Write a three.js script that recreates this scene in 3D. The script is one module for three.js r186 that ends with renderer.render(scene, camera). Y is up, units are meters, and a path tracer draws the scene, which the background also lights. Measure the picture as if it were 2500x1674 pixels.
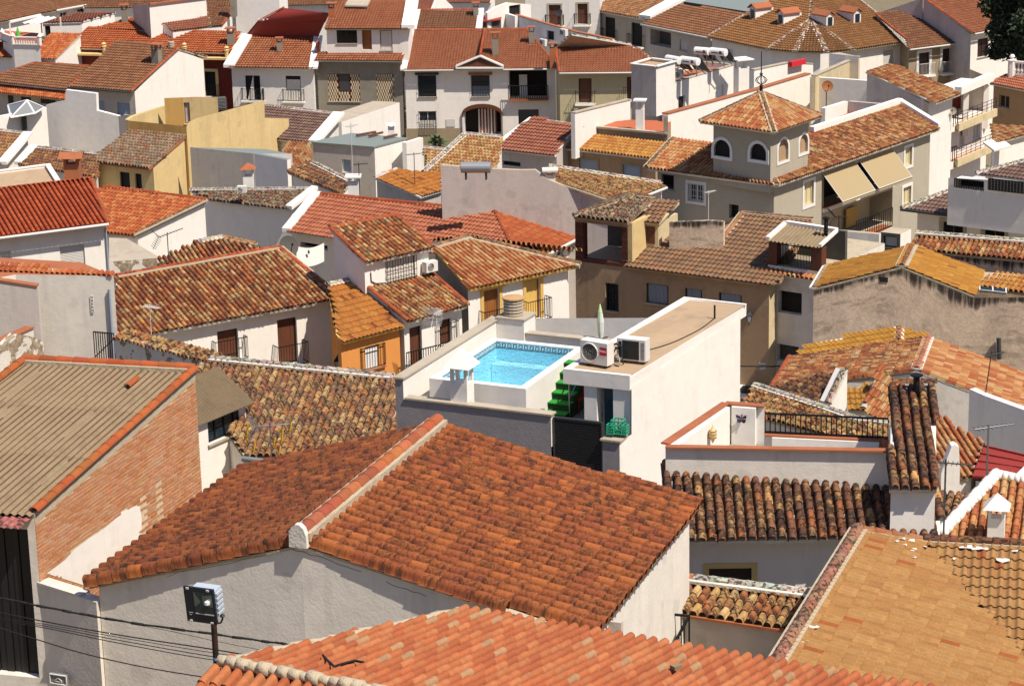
import * as THREE from 'three';
import { mergeGeometries } from 'three/addons/utils/BufferGeometryUtils.js';
// ───────── camera, sky, sun, exposure ─────────
const scene = new THREE.Scene();
const FOCAL = 6000, PITCH = 16.25 * Math.PI / 180, ROLL = -1.25 * Math.PI / 180, EYE = new THREE.Vector3(0, 40, 0);
const camera = new THREE.PerspectiveCamera(2 * Math.atan(837 / FOCAL) * 180 / Math.PI, 2500 / 1674, 1, 6000);
camera.position.copy(EYE); camera.rotation.set(-PITCH, 0, ROLL); camera.updateMatrixWorld(true);
const renderer = new THREE.WebGLRenderer({ antialias: true });
renderer.toneMapping = THREE.LinearToneMapping; renderer.toneMappingExposure = 1.28;
renderer.shadowMap.enabled = true;
const SUN_AZ = 50, SUN_EL = 57;                 // azimuth from +z (towards the viewer) to +x (right), elevation
const sunDir = new THREE.Vector3(Math.sin(SUN_AZ * Math.PI / 180) * Math.cos(SUN_EL * Math.PI / 180), Math.sin(SUN_EL * Math.PI / 180), Math.cos(SUN_AZ * Math.PI / 180) * Math.cos(SUN_EL * Math.PI / 180));
{ // clear summer sky: deep blue overhead, pale and hazy towards the horizon, brighter round the sun
const w = 256, h = 128, d = new Float32Array(w * h * 4), L = (a, b, t) => a + (b - a) * t;
for (let j = 0; j < h; j++) for (let i = 0; i < w; i++) { const el = ((j + 0.5) / h - 0.5) * Math.PI, az = ((i + 0.5) / w - 0.5) * 2 * Math.PI, dir = [Math.cos(el) * Math.cos(az), Math.sin(el), Math.cos(el) * Math.sin(az)], t = Math.pow(Math.max(0, dir[1]), 0.45), g = Math.pow(Math.max(0, dir[0] * sunDir.x + dir[1] * sunDir.y + dir[2] * sunDir.z), 24) * 0.5, o = (j * w + i) * 4, dn = el < 0 ? 0.45 : 1; d[o] = (L(0.28, 0.1, t) + g) * dn; d[o + 1] = (L(0.345, 0.17, t) + g * 0.95) * dn; d[o + 2] = (L(0.45, 0.37, t) + g * 0.85) * dn; d[o + 3] = 1; }
const t = new THREE.DataTexture(d, w, h, THREE.RGBAFormat, THREE.FloatType); t.mapping = THREE.EquirectangularReflectionMapping; t.magFilter = t.minFilter = THREE.LinearFilter; t.wrapS = THREE.RepeatWrapping; t.needsUpdate = true; scene.background = t; scene.environment = t;
}
const sun = new THREE.DirectionalLight(new THREE.Color(1, 0.91, 0.79), 5);
sun.position.copy(sunDir).multiplyScalar(300).add(new THREE.Vector3(0, 10, -130)); sun.target.position.set(0, 10, -130);
sun.castShadow = true; Object.assign(sun.shadow.camera, { left: -160, right: 160, top: 160, bottom: -160, near: 10, far: 700 }); sun.shadow.mapSize.set(4096, 4096);
scene.add(sun, sun.target);
// ───────── numbers ─────────
const V = (x, y, z) => new THREE.Vector3(x, y, z);
THREE.Vector3.prototype.av = THREE.Vector3.prototype.addScaledVector; THREE.Vector3.prototype.ms = THREE.Vector3.prototype.multiplyScalar;
let seedState = 12345;
function reseed(s) { seedState = s >>> 0; }
function rnd() { seedState = (seedState + 0x6d2b79f5) | 0; let t = Math.imul(seedState ^ (seedState >>> 15), 1 | seedState); t = (t + Math.imul(t ^ (t >>> 7), 61 | t)) ^ t; return ((t ^ (t >>> 14)) >>> 0) / 4294967296; }
const rr = (a, b) => a + (b - a) * rnd();
const clamp = (x, a, b) => Math.min(b, Math.max(a, x)), lerp = (a, b, t) => a + (b - a) * t, sst = (a, b, x) => { const t = clamp((x - a) / (b - a), 0, 1); return t * t * (3 - 2 * t); };
// sight lines of the photograph, used to survey real positions: a point at a known height, on a known wall or on a known roof plane
function rayOf([px, py]) { return V(px - 1250, -(py - 837), -FOCAL).applyEuler(camera.rotation).normalize(); }
function at(p, h) { const d = rayOf(p), t = (h - EYE.y) / d.y; return EYE.clone().av(d, t); }
function onWall(p, A, dir) { const d = rayOf(p), n = V(-dir.z, 0, dir.x), t = (A.x * n.x + A.z * n.z) / (d.x * n.x + d.z * n.z); return EYE.clone().av(d, t); }
function onPlane(p, a, b, c) { const d = rayOf(p), n = b.clone().sub(a).cross(c.clone().sub(a)), t = a.clone().sub(EYE).dot(n) / d.dot(n); return EYE.clone().av(d, t); }
function atDepth(p, z) { const d = rayOf(p); return EYE.clone().av(d, -z / d.z); }
const X0 = [0, 620, 1240, 1850], Y0 = [0, 410, 820, 1234];
const crop = (r, k) => (x, y) => [X0[k] + x / 3.563, Y0[r] + y / 3.563];
const [c00, c01, c02, c03] = [0, 1, 2, 3].map((k) => crop(0, k)), [c10, c11, c12, c13] = [0, 1, 2, 3].map((k) => crop(1, k));
const [c20, c21, c22, c23] = [0, 1, 2, 3].map((k) => crop(2, k)), [c30, c31, c32, c33] = [0, 1, 2, 3].map((k) => crop(3, k));
const flat = (a, b) => V(b.x - a.x, 0, b.z - a.z).normalize();
const up = (p, h) => V(p.x, h, p.z), add = (p, x, y, z) => V(p.x + x, p.y + y, p.z + z), mix = (a, b, t) => a.clone().lerp(b, t), along = (p, d, s) => p.clone().av(d, s);
const Y = V(0, 1, 0);
function ground(x, z) { const d = -z; return d < 24 ? lerp(38, 18, sst(2, 24, d)) : d < 48 ? 18 : d < 66 ? lerp(18, 14.5, sst(48, 60, d)) : d < 88 ? lerp(14.5, 6, sst(66, 86, d)) : lerp(6, 0.5, sst(88, 190, d)); }
// ───────── textures ─────────
function hash(x, y, s) { let h = (x * 374761393 + y * 668265263 + s * 982451653) | 0; h = Math.imul(h ^ (h >>> 13), 1274126177); return ((h ^ (h >>> 16)) >>> 0) / 4294967296; }
function vnoise(x, y, per, s) { const xi = Math.floor(x), yi = Math.floor(y), fx = x - xi, fy = y - yi, u = fx * fx * (3 - 2 * fx), v = fy * fy * (3 - 2 * fy), m = (n) => ((n % per) + per) % per;
const a = hash(m(xi), m(yi), s), b = hash(m(xi + 1), m(yi), s), c = hash(m(xi), m(yi + 1), s), d = hash(m(xi + 1), m(yi + 1), s);
return lerp(lerp(a, b, u), lerp(c, d, u), v); }
function fbm(x, y, per, oct, s) { let f = 0, a = 0.5, n = 0; for (let i = 0; i < oct; i++) { f += a * vnoise(x, y, per, s + i * 17); n += a; x *= 2; y *= 2; per *= 2; a *= 0.55; } return f / n; }
function tex(n, repeat, srgb, fn) {
const data = new Uint8Array(n * n * 4);
for (let j = 0; j < n; j++) for (let i = 0; i < n; i++) { const c = fn(i / n, j / n), o = (j * n + i) * 4; data[o] = clamp(c[0], 0, 1) * 255; data[o + 1] = clamp(c[1], 0, 1) * 255; data[o + 2] = clamp(c[2], 0, 1) * 255; data[o + 3] = 255; }
const t = new THREE.DataTexture(data, n, n); t.wrapS = t.wrapT = THREE.RepeatWrapping; t.magFilter = t.minFilter = THREE.LinearFilter; t.repeat.set(1 / repeat, 1 / repeat);
if (srgb) t.colorSpace = THREE.SRGBColorSpace; t.needsUpdate = true; return t;
}
const g3 = (v) => [v, v, v];
const T = {};
T.plaster = tex(512, 5, true, (u, v) => { const a = fbm(u * 4, v * 4, 4, 5, 1), b = fbm(u * 24, v * 24, 24, 3, 9), s = fbm(u * 14, v * 2, 14, 4, 33); const k = 0.985 + 0.035 * (a - 0.5) + 0.03 * (b - 0.5) - 0.025 * sst(0.62, 0.8, s); return [k, k * 0.995, k * 0.985]; });
T.plasterOld = tex(512, 6, true, (u, v) => { const a = fbm(u * 5, v * 5, 5, 6, 3), b = fbm(u * 30, v * 30, 30, 3, 19), s = fbm(u * 16, v * 2, 16, 4, 43), p = fbm(u * 8, v * 8, 8, 5, 77); const k = 0.965 + 0.07 * (a - 0.5) + 0.05 * (b - 0.5) - 0.04 * sst(0.58, 0.78, s) - 0.05 * sst(0.64, 0.74, p); return [k, k * 0.992, k * 0.975]; });
T.plasterPeel = tex(512, 4, true, (u, v) => { const a = fbm(u * 4, v * 4, 4, 6, 103), p = fbm(u * 7, v * 7, 7, 6, 177), q = fbm(u * 40, v * 40, 40, 2, 9); const peel = sst(0.53, 0.56, p), k = 0.94 + 0.12 * (a - 0.5); return peel > 0.5 ? [0.66 + 0.3 * (q - 0.5), 0.6 + 0.3 * (q - 0.5), 0.52 + 0.3 * (q - 0.5)] : [k, k * 0.99, k * 0.97]; });
T.stuccoBump = tex(512, 2.2, false, (u, v) => g3(0.6 * fbm(u * 10, v * 10, 10, 5, 5) + 0.4 * fbm(u * 48, v * 48, 48, 2, 55)));
T.softBump = tex(256, 1.6, false, (u, v) => g3(fbm(u * 6, v * 6, 6, 4, 15)));
// clay: colour speckle of single tiles (white = the tile's own colour)
T.clay = tex(512, 1.3, true, (u, v) => { const a = fbm(u * 9, v * 9, 9, 5, 21), b = fbm(u * 60, v * 60, 60, 2, 29); const k = 0.94 + 0.14 * (a - 0.5) + 0.14 * (b - 0.5); return [k, k * 0.985, k * 0.97]; });
T.clayDark = tex(512, 1.9, true, (u, v) => { const a = fbm(u * 7, v * 7, 7, 6, 61), b = fbm(u * 60, v * 60, 60, 2, 69), l = fbm(u * 13, v * 13, 13, 6, 88), w = fbm(u * 70, v * 70, 70, 2, 95); const d = sst(0.4, 0.74, 0.6 * l + 0.4 * b) * 0.5; let k = 0.95 + 0.3 * (a - 0.5) + 0.16 * (b - 0.5); let r = k * (1 - d), g = k * 0.97 * (1 - d * 0.97), bl = k * 0.95 * (1 - d * 0.9); if (w > 0.86) { r = lerp(r, 0.9, 0.55); g = lerp(g, 0.88, 0.55); bl = lerp(bl, 0.84, 0.55); } return [r, g, bl]; });
T.clayLichen = tex(512, 1.4, true, (u, v) => { const a = fbm(u * 8, v * 8, 8, 6, 161), b = fbm(u * 56, v * 56, 56, 2, 169), l = fbm(u * 16, v * 16, 16, 5, 188), g = fbm(u * 14, v * 14, 14, 5, 288); const d = sst(0.49, 0.6, l) * 0.72; let k = 0.93 + 0.34 * (a - 0.5) + 0.22 * (b - 0.5); let c = [k, k * 0.97, k * 0.94]; c = [lerp(c[0], 0.2, d), lerp(c[1], 0.19, d), lerp(c[2], 0.18, d)]; const e = sst(0.54, 0.62, g) * 0.5; return [lerp(c[0], 0.72, e), lerp(c[1], 0.74, e), lerp(c[2], 0.72, e)]; });
T.cement = tex(512, 2.4, true, (u, v) => { const a = fbm(u * 6, v * 6, 6, 6, 211), b = fbm(u * 90, v * 90, 90, 2, 219), c = fbm(u * 10, v * 10, 10, 5, 223); const k = 0.94 + 0.1 * (a - 0.5) + 0.14 * (b - 0.5) - 0.05 * sst(0.6, 0.72, c); return [k, k * 0.985, k * 0.95]; });
T.clayBump = tex(256, 0.5, false, (u, v) => g3(fbm(u * 12, v * 12, 12, 4, 301)));
T.brick = tex(256, 0.6, true, (u, v) => { const a = fbm(u * 8, v * 8, 8, 5, 401), b = fbm(u * 40, v * 40, 40, 2, 409); const k = 0.9 + 0.3 * (a - 0.5) + 0.22 * (b - 0.5); return [k, k * 0.98, k * 0.96]; });
T.wood = tex(256, 0.8, true, (u, v) => { const a = fbm(u * 30, v * 2, 30, 4, 501); const k = 0.85 + 0.4 * (a - 0.5); return [k, k, k]; });
// drip stains below the top edge of an old wall: v is the distance below the top in metres (0 at the top), u runs along the wall
T.drip = tex(1024, 8, true, (u, v) => { const d = v * 8, s = fbm(u * 90, v * 6, 90, 4, 611), l = fbm(u * 14, v * 8, 14, 4, 623), a = fbm(u * 12, v * 12, 12, 6, 631), b = fbm(u * 100, v * 100, 100, 2, 641), h = fbm(u * 9, v * 30, 9, 4, 651);
const reach = 0.12 + 0.9 * Math.pow(l, 1.6) * (0.35 + s); const st = (1 - sst(reach * 0.35, reach, d)) * (0.45 + 0.55 * sst(0.35, 0.65, s + 0.2 * (b - 0.5))); let k = 0.9 + 0.22 * (a - 0.5) + 0.14 * (b - 0.5) - 0.12 * sst(0.55, 0.7, h); const m = 1 - 0.72 * st; return [k * m, k * m * (0.985 - 0.02 * st), k * m * 0.95]; });
// ───────── materials ─────────
const lin = (hex) => new THREE.Color(hex);
const M = {};
function std(name, hex, o = {}) { const m = new THREE.MeshStandardMaterial({ color: lin(hex), roughness: 0.9, ...o }); m.name = name; M[name] = m; return m; }
const PB = { map: T.plaster, bumpMap: T.softBump, bumpScale: 0.006, roughness: 0.92 }, PO = { map: T.plasterOld, bumpMap: T.stuccoBump, bumpScale: 0.007, roughness: 0.95 };
std('white', '#e6e1da', PB); std('whiteOld', '#e2dcd3', PO); std('whitePeel', '#dcd6cc', { map: T.plasterPeel, bumpMap: T.stuccoBump, bumpScale: 0.02 });
std('offwhite', '#cfc8bc', PO); std('greyWall', '#bdb6ad', PO); std('cream', '#d3ba86', PO); std('creamPale', '#d0bf9a', PO); std('ochre', '#cfa45e', PO);
std('orangeWall', '#cf8a45', PB); std('tanWall', '#a88c6e', PO); std('tanWall2', '#9c8c74', PO); std('stucco', '#e0cbb6', { ...PO, map: T.drip, bumpScale: 0.012 }); std('stone', '#9a8a72', PO);
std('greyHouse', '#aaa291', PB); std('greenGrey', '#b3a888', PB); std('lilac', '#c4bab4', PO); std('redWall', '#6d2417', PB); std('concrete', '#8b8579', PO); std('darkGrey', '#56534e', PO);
std('white2', '#e4e0da', PB); std('terrazzo', '#b0977a', PO); std('terraFloor', '#b5613a', { map: T.plasterOld, roughness: 0.85 });
std('mortar', '#b9ad98', { map: T.cement, bumpMap: T.stuccoBump, bumpScale: 0.02 }); std('mortarWhite', '#dcd7ce', { map: T.plasterOld, bumpMap: T.stuccoBump, bumpScale: 0.02 });
std('mortarBrick', '#d4c4aa', { map: T.cement, bumpMap: T.stuccoBump, bumpScale: 0.01 });
std('coping', '#b3a795', PO); std('terraCoping', '#a5623f', { map: T.plasterOld });
std('glass', '#0c1116', { roughness: 0.08, metalness: 0 }); std('glassBlue', '#22303a', { roughness: 0.12 }); std('dark', '#0e0b09', { roughness: 0.8 }); std('interior', '#1a1613', {});
std('brownWood', '#3a2015', { map: T.wood, roughness: 0.6 }); std('redWood', '#6b3a22', { map: T.wood, roughness: 0.65 }); std('orangeWood', '#a0622a', { map: T.wood, roughness: 0.6 }); std('darkWood', '#17110d', { map: T.wood, roughness: 0.6 });
std('whiteFrame', '#dcdad6', { roughness: 0.5 }); std('blueShutter', '#8d97a6', { roughness: 0.6 }); std('shutter', '#b9b5ae', { roughness: 0.6 }); std('shutterCream', '#cbbd94', { roughness: 0.6 }); std('yellowTrim', '#cfa95a', PB); std('creamTrim', '#d6bb80', PB);
std('iron', '#0d0d0e', { roughness: 0.55, metalness: 0.3 }); std('ironWhite', '#d0cfcc', { roughness: 0.5 }); std('steel', '#8c8f92', { roughness: 0.35, metalness: 0.8 }); std('aluminium', '#a9abab', { roughness: 0.4, metalness: 0.6 }); std('greyPaint', '#77797a', { roughness: 0.6 });
std('acWhite', '#d6d3cc', { roughness: 0.5 }); std('acDark', '#16171a', { roughness: 0.6 }); std('acRed', '#c0161c', { roughness: 0.5 });
std('gutter', '#3b3b3d', { roughness: 0.5 }); std('gutterLight', '#c4c1bb', { roughness: 0.5 }); std('cable', '#090909', { roughness: 0.7 });
std('asphalt', '#5a5650', { map: T.cement, bumpMap: T.stuccoBump, bumpScale: 0.01 }); std('earth', '#7d7058', { map: T.plasterOld, bumpMap: T.stuccoBump, bumpScale: 0.05 });
std('redSheet', '#8a2f24', { roughness: 0.55 }); std('greySheet', '#8b9389', { roughness: 0.5, metalness: 0.3 }); std('awning', '#9c8a68', { roughness: 0.95 }); std('cloth', '#cfc9bf', { roughness: 0.95 }); std('lace', '#7f858e', { roughness: 0.95 });
std('oldSheet', '#6f604a', { map: T.cement }); M.cement = std('cement', '#8a7960', { map: T.cement, bumpMap: T.stuccoBump, bumpScale: 0.004 });
const claym = (name, map, bump) => { const m = new THREE.MeshStandardMaterial({ color: 0xffffff, vertexColors: true, map, roughness: 0.92, bumpMap: T.clayBump, bumpScale: bump }); m.name = name; return m; };
const CLAY = { clean: claym('clay', T.clay, 0.003), dark: claym('clay_dark', T.clayDark, 0.005), lichen: claym('clay_lichen', T.clayLichen, 0.006) };
// ───────── mesh builder ─────────
class MB {
constructor() { this.p = []; this.u = []; this.c = []; this.i = []; this.n = 0; this.colored = false; this.col = null; }
vert(p, u, v) { this.p.push(p.x, p.y, p.z); this.u.push(u, v); if (this.col) { this.c.push(...this.col); this.colored = true; } return this.n++; }
tri(a, b, c) { this.i.push(a, b, c); }
poly(pts, uv) { const k = pts.map((p, i) => this.vert(p, uv[i][0], uv[i][1])); for (let i = 1; i < k.length - 1; i++) this.tri(k[0], k[i], k[i + 1]); return this; }
quad(a, b, c, d, u0 = 0, v0 = 0) { const w = a.distanceTo(b), h = a.distanceTo(d); return this.poly([a, b, c, d], [[u0, v0], [u0 + w, v0], [u0 + w, v0 + h], [u0, v0 + h]]); }
// box from a corner with three edge vectors
hexa(o, a, b, c, u0 = 0) { const q = (x, y, z) => o.clone().av(a, x).av(b, y).av(c, z);
if (new THREE.Vector3().crossVectors(a, b).dot(c) < 0) { const t = a; a = b; b = t; }
this.quad(q(0, 0, 0), q(0, 1, 0), q(1, 1, 0), q(1, 0, 0), u0); this.quad(q(0, 0, 1), q(1, 0, 1), q(1, 1, 1), q(0, 1, 1), u0);
this.quad(q(0, 0, 0), q(1, 0, 0), q(1, 0, 1), q(0, 0, 1), u0); this.quad(q(1, 0, 0), q(1, 1, 0), q(1, 1, 1), q(1, 0, 1), u0 + 0.7);
this.quad(q(1, 1, 0), q(0, 1, 0), q(0, 1, 1), q(1, 1, 1), u0 + 1.3); this.quad(q(0, 1, 0), q(0, 0, 0), q(0, 0, 1), q(0, 1, 1), u0 + 2.1); return this; }
// box centred on c: half extents along x (dir d), y up, z across
box(c, d, w, h, t) { const s = V(-d.z, 0, d.x); return this.hexa(c.clone().av(d, -w / 2).av(s, -t / 2).add(V(0, -h / 2, 0)), d.clone().ms(w), V(0, h, 0), s.clone().ms(t)); }
// bar from A to B with width (horizontal) and height, its bottom centre on the line
bar(A, B, w, h, lift = 0) { const f = B.clone().sub(A), s = V(-f.z, 0, f.x).normalize().ms(w), n = V(0, h, 0); if (f.x === 0 && f.z === 0) { s.set(w, 0, 0); return this.hexa(add(A, -w / 2, 0, -h / 2), V(w, 0, 0), f, V(0, 0, h)); } return this.hexa(A.clone().av(s, -0.5).add(V(0, lift, 0)), f, n, s); }
tube(pts, r, seg = 6) { for (let k = 0; k < pts.length - 1; k++) { const f = pts[k + 1].clone().sub(pts[k]).normalize(), a = Math.abs(f.y) > 0.9 ? V(1, 0, 0) : V(0, 1, 0), x = a.clone().cross(f).normalize(), y = f.clone().cross(x), ring = (p, v) => { const out = []; for (let i = 0; i <= seg; i++) { const t = i / seg * Math.PI * 2; out.push(this.vert(p.clone().av(x, Math.cos(t) * r).av(y, Math.sin(t) * r), i / seg * r * 6, v)); } return out; };
const a0 = ring(pts[k], 0), b0 = ring(pts[k + 1], pts[k].distanceTo(pts[k + 1])); for (let i = 0; i < seg; i++) { this.tri(a0[i], a0[i + 1], b0[i + 1]); this.tri(a0[i], b0[i + 1], b0[i]); } if (k === 0) for (let i = 1; i < seg - 1; i++) this.tri(a0[0], a0[i + 1], a0[i]); if (k === pts.length - 2) for (let i = 1; i < seg - 1; i++) this.tri(b0[0], b0[i], b0[i + 1]); } return this; }
// solid of revolution about a vertical axis at c: profile of [radius, height]
lathe(c, prof, seg = 12, turn = 0) { for (let i = 0; i < seg; i++) { const t0 = turn + i / seg * Math.PI * 2, t1 = turn + (i + 1) / seg * Math.PI * 2; for (let k = 0; k < prof.length - 1; k++) { const P = (t, [r, h]) => add(c, Math.cos(t) * r, h, Math.sin(t) * r); this.quad(P(t1, prof[k]), P(t0, prof[k]), P(t0, prof[k + 1]), P(t1, prof[k + 1])); } } return this; }
geom() { const g = new THREE.BufferGeometry(); g.setAttribute('position', new THREE.Float32BufferAttribute(this.p, 3)); g.setAttribute('uv', new THREE.Float32BufferAttribute(this.u, 2)); if (this.colored) g.setAttribute('color', new THREE.Float32BufferAttribute(this.c, 3)); g.setIndex(this.i); g.computeVertexNormals(); return g; }
build(name, mat, parent) { const m = new THREE.Mesh(this.geom(), mat); m.name = name; m.castShadow = m.receiveShadow = true; if (parent) parent.add(m); return m; }
}
const names = new Map();
function numbered(n) { const k = names.get(n) || 0; names.set(n, k + 1); return k ? n + '_' + String(k).padStart(3, '0') : n; }
function thing(name, label, category, group) { const g = new THREE.Group(); g.name = numbered(name); g.userData = { label, category }; if (group) g.userData.group = group; scene.add(g); return g; }
function solo(mb, name, mat, label, category, group) { const m = mb.build(numbered(name), mat, scene); m.userData = { label, category }; if (group) m.userData.group = group; return m; }
function copyOf(o, pos, turn, label) { const c = o.clone(); c.name = numbered(o.name.replace(/_\d{3}$/, '')); c.position.copy(pos); c.rotation.y = turn; c.userData = { ...o.userData, label: label || o.userData.label }; scene.add(c); return c; }
// ───────── roof tiles ─────────
// cross-sections [across, height] in units of one tile width; the tile lies along +y (up the slope), its lower end at y = 0
const PROFILE = {
barrel: [[-0.5, -0.36], [-0.37, -0.35], [-0.345, -0.02], [-0.28, 0.15], [-0.11, 0.27], [0.11, 0.27], [0.28, 0.15], [0.345, -0.02], [0.37, -0.35], [0.5, -0.36]],
mixed: [[-0.5, 0], [-0.28, -0.03], [-0.1, 0.02], [0.06, 0.17], [0.2, 0.23], [0.34, 0.17], [0.46, 0.03], [0.5, 0]],
barrelFar: [[-0.5, -0.36], [-0.36, -0.3], [-0.28, 0.14], [0, 0.29], [0.28, 0.14], [0.36, -0.3], [0.5, -0.36]],
mixedFar: [[-0.5, 0], [-0.15, -0.06], [0.08, 0.24], [0.3, 0.26], [0.5, 0]],
};
// one tile as raw arrays (x across, y up the slope, z out of the roof)
function tileShape(kind, w, len, far, taper) {
const pr = PROFILE[kind + (far ? 'Far' : '')], pos = [], uv = [], idx = [], lift0 = kind === 'barrel' ? 0.034 : far ? 0.075 : 0.05, lift1 = 0.004; let n = 0;
const row = (y, lift, k) => pr.map(([x, z]) => { const cap = z > 0 && kind === 'barrel'; pos.push(x * w * (cap ? k : 1), y, z * w * (cap ? 0.5 + k / 2 : 1) + lift); uv.push(x * w, y); return n++; });
const a = row(0, lift0, 1), b = row(len, lift1, taper);
for (let i = 0; i < a.length - 1; i++) idx.push(a[i], a[i + 1], b[i + 1], a[i], b[i + 1], b[i]);
const c = pr.map(([x, z]) => { const cap = kind === 'barrel' && z > 0; pos.push(x * w * (cap ? 0.82 : 1), 0.002, cap ? z * w * 0.8 + lift0 - 0.012 : z * w + lift0 - 0.016); uv.push(x * w, -0.02); return n++; });   // the lip of the lower end
for (let i = 0; i < a.length - 1; i++) idx.push(c[i], c[i + 1], a[i + 1], c[i], a[i + 1], a[i]);
return { pos, uv, idx, n };
}
function tileGeometry(s, color, du, dv) { const g = new THREE.BufferGeometry(); g.setAttribute('position', new THREE.Float32BufferAttribute(s.pos, 3)); g.setAttribute('uv', new THREE.Float32BufferAttribute(s.uv.map((x, i) => x + (i % 2 ? dv : du)), 2)); const c = []; for (let i = 0; i < s.n; i++) c.push(...color); g.setAttribute('color', new THREE.Float32BufferAttribute(c, 3)); g.setIndex(s.idx); g.computeVertexNormals(); return g; }
const hexlin = (h) => { const c = lin(h); return [c.r, c.g, c.b]; };
// tile families: shape, size, palette (colour, share), disorder
const STYLES = {
rust: { kind: 'barrel', w: 0.35, ex: 0.375, mat: 'dark', pal: ['#a85f2d', '#a2592a', '#ad6430', '#9e5528', '#98502a', '#aa602c'], tone: 1.08, vary: 0.07, jit: 0.6, special: ['#c4702f', 0.006] },
red: { kind: 'barrel', w: 0.24, ex: 0.4, mat: 'clean', pal: ['#bd6a3c', '#c27242', '#b66236', '#c67a4a'], jit: 0.5, special: ['#bd9268', 0.06] },
oldTan: { tone: 1.25, kind: 'barrel', w: 0.23, ex: 0.33, mat: 'lichen', pal: ['#b08a5c', '#a87e50', '#9a7450', '#8a6648', '#b89a6c', '#946248', '#7d6048', '#a9713f'], jit: 1.6 },
oldTanClean: { tone: 1.12, kind: 'barrel', w: 0.225, ex: 0.33, mat: 'lichen', pal: ['#b8955f', '#b58e58', '#a9804f', '#9c6d47', '#bfa070', '#ab6a3c'], jit: 1.4 },
oldBrown: { kind: 'barrel', w: 0.235, ex: 0.3, mat: 'lichen', pal: ['#8a5f42', '#7b523a', '#946a48', '#a07a52', '#6c4a38', '#9a6038'], jit: 1.4, special: ['#c79a62', 0.07] },
oldGrey: { tone: 1.15, kind: 'barrel', w: 0.225, ex: 0.32, mat: 'lichen', pal: ['#8d7a66', '#86705a', '#947c66', '#7d6a58', '#98836a', '#8c5f44'], jit: 1.5 },
mixOld: { tone: 1.22, kind: 'barrel', w: 0.22, ex: 0.34, mat: 'dark', pal: ['#b06e3e', '#b88850', '#a26034', '#bd9460', '#985a34', '#c0a070', '#8c5232', '#b47c48'], jit: 1.0 },
mixNew: { tone: 1.18, kind: 'barrel', w: 0.22, ex: 0.34, mat: 'clean', pal: ['#b06c40', '#be8c58', '#a65e36', '#ba8450', '#b27648', '#c49c6c'], jit: 0.8 },
redNew: { kind: 'barrel', w: 0.235, ex: 0.36, mat: 'clean', pal: ['#b04c20', '#b65224', '#a84820', '#bc5a2a'], jit: 0.5 },
orangeBarrel: { kind: 'barrel', w: 0.215, ex: 0.33, mat: 'clean', pal: ['#be6634', '#c4723e', '#b45a2c', '#c9804c', '#ae562c'], jit: 0.9 },
yellowBarrel: { kind: 'barrel', w: 0.23, ex: 0.33, mat: 'clean', pal: ['#c48a3e', '#b97e36', '#cb954a', '#b8763a'], jit: 0.6 },
tanMixed: { kind: 'mixed', w: 0.2, ex: 0.4, mat: 'clean', pal: ['#b6884f', '#b3834b', '#ba8d55', '#b07f47'], jit: 0.2, vary: 0.025, special: ['#a8602f', 0.04] },
ochreMixed: { kind: 'mixed', w: 0.21, ex: 0.38, mat: 'clean', pal: ['#b9742c', '#bd7a30', '#b87029', '#c38238'], jit: 0.3, special: ['#8f4f20', 0.07] },
mustard: { kind: 'mixed', w: 0.22, ex: 0.38, mat: 'clean', pal: ['#b07a28', '#b5802c', '#ab7426', '#b98632'], jit: 0.3, special: ['#8a5a22', 0.03] },
yellowFlat: { kind: 'mixed', w: 0.22, ex: 0.38, mat: 'clean', pal: ['#c18a2c', '#c49032', '#bb842a'], jit: 0.3 },
brownMixed: { tone: 1.1, kind: 'mixed', w: 0.225, ex: 0.36, mat: 'clean', pal: ['#8a6a4c', '#84644a', '#907050', '#7c5f48', '#92694a'], jit: 0.4 },
redMixed: { tone: 1.08, kind: 'mixed', w: 0.23, ex: 0.37, mat: 'clean', pal: ['#b0694a', '#ac6444', '#b57050', '#a65e42'], jit: 0.3 },
orangeMixed: { kind: 'mixed', w: 0.225, ex: 0.37, mat: 'clean', pal: ['#b45a2c', '#b86032', '#ac5426', '#bd6a3a'], jit: 0.3 },
rustMixed: { kind: 'mixed', w: 0.23, ex: 0.37, mat: 'clean', pal: ['#a86440', '#ac6a44', '#a05a36', '#b0704a'], jit: 0.3 },
brownFar: { kind: 'mixed', w: 0.24, ex: 0.38, mat: 'clean', pal: ['#916040', '#8b5c3c', '#986844', '#845638'], jit: 0.3 },
ochreFar: { kind: 'mixed', w: 0.24, ex: 0.38, mat: 'clean', pal: ['#96683a', '#906234', '#9c6e40', '#8a5c30'], jit: 0.3 },
roseFar: { kind: 'mixed', w: 0.24, ex: 0.38, mat: 'clean', pal: ['#a06048', '#9a5a44', '#a6684e'], jit: 0.3 },
greyMixed: { kind: 'mixed', w: 0.22, ex: 0.36, mat: 'clean', pal: ['#7b5f55', '#745850', '#82665a', '#8a6f5f'], jit: 0.4 },
tanFar: { tone: 1.1, kind: 'barrel', w: 0.24, ex: 0.36, mat: 'lichen', pal: ['#a8794e', '#9c6c48', '#b18658', '#8f6446'], jit: 1.0 },
};
let tileSingles = 0, tileRest = 0;
const inPoly = (p, x, y) => { let c = false; for (let i = 0, j = p.length - 1; i < p.length; j = i++) if ((p[i][1] > y) !== (p[j][1] > y) && x < (p[j][0] - p[i][0]) * (y - p[i][1]) / (p[j][1] - p[i][1]) + p[i][0]) c = !c; return c; };
const camMat = camera.matrixWorldInverse.clone();
function inView(p) { const q = p.clone().applyMatrix4(camMat); if (q.z > -1) return false; const x = FOCAL * q.x / -q.z, y = FOCAL * q.y / -q.z; return Math.abs(x) < 1260 && Math.abs(y) < 850; }
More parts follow.
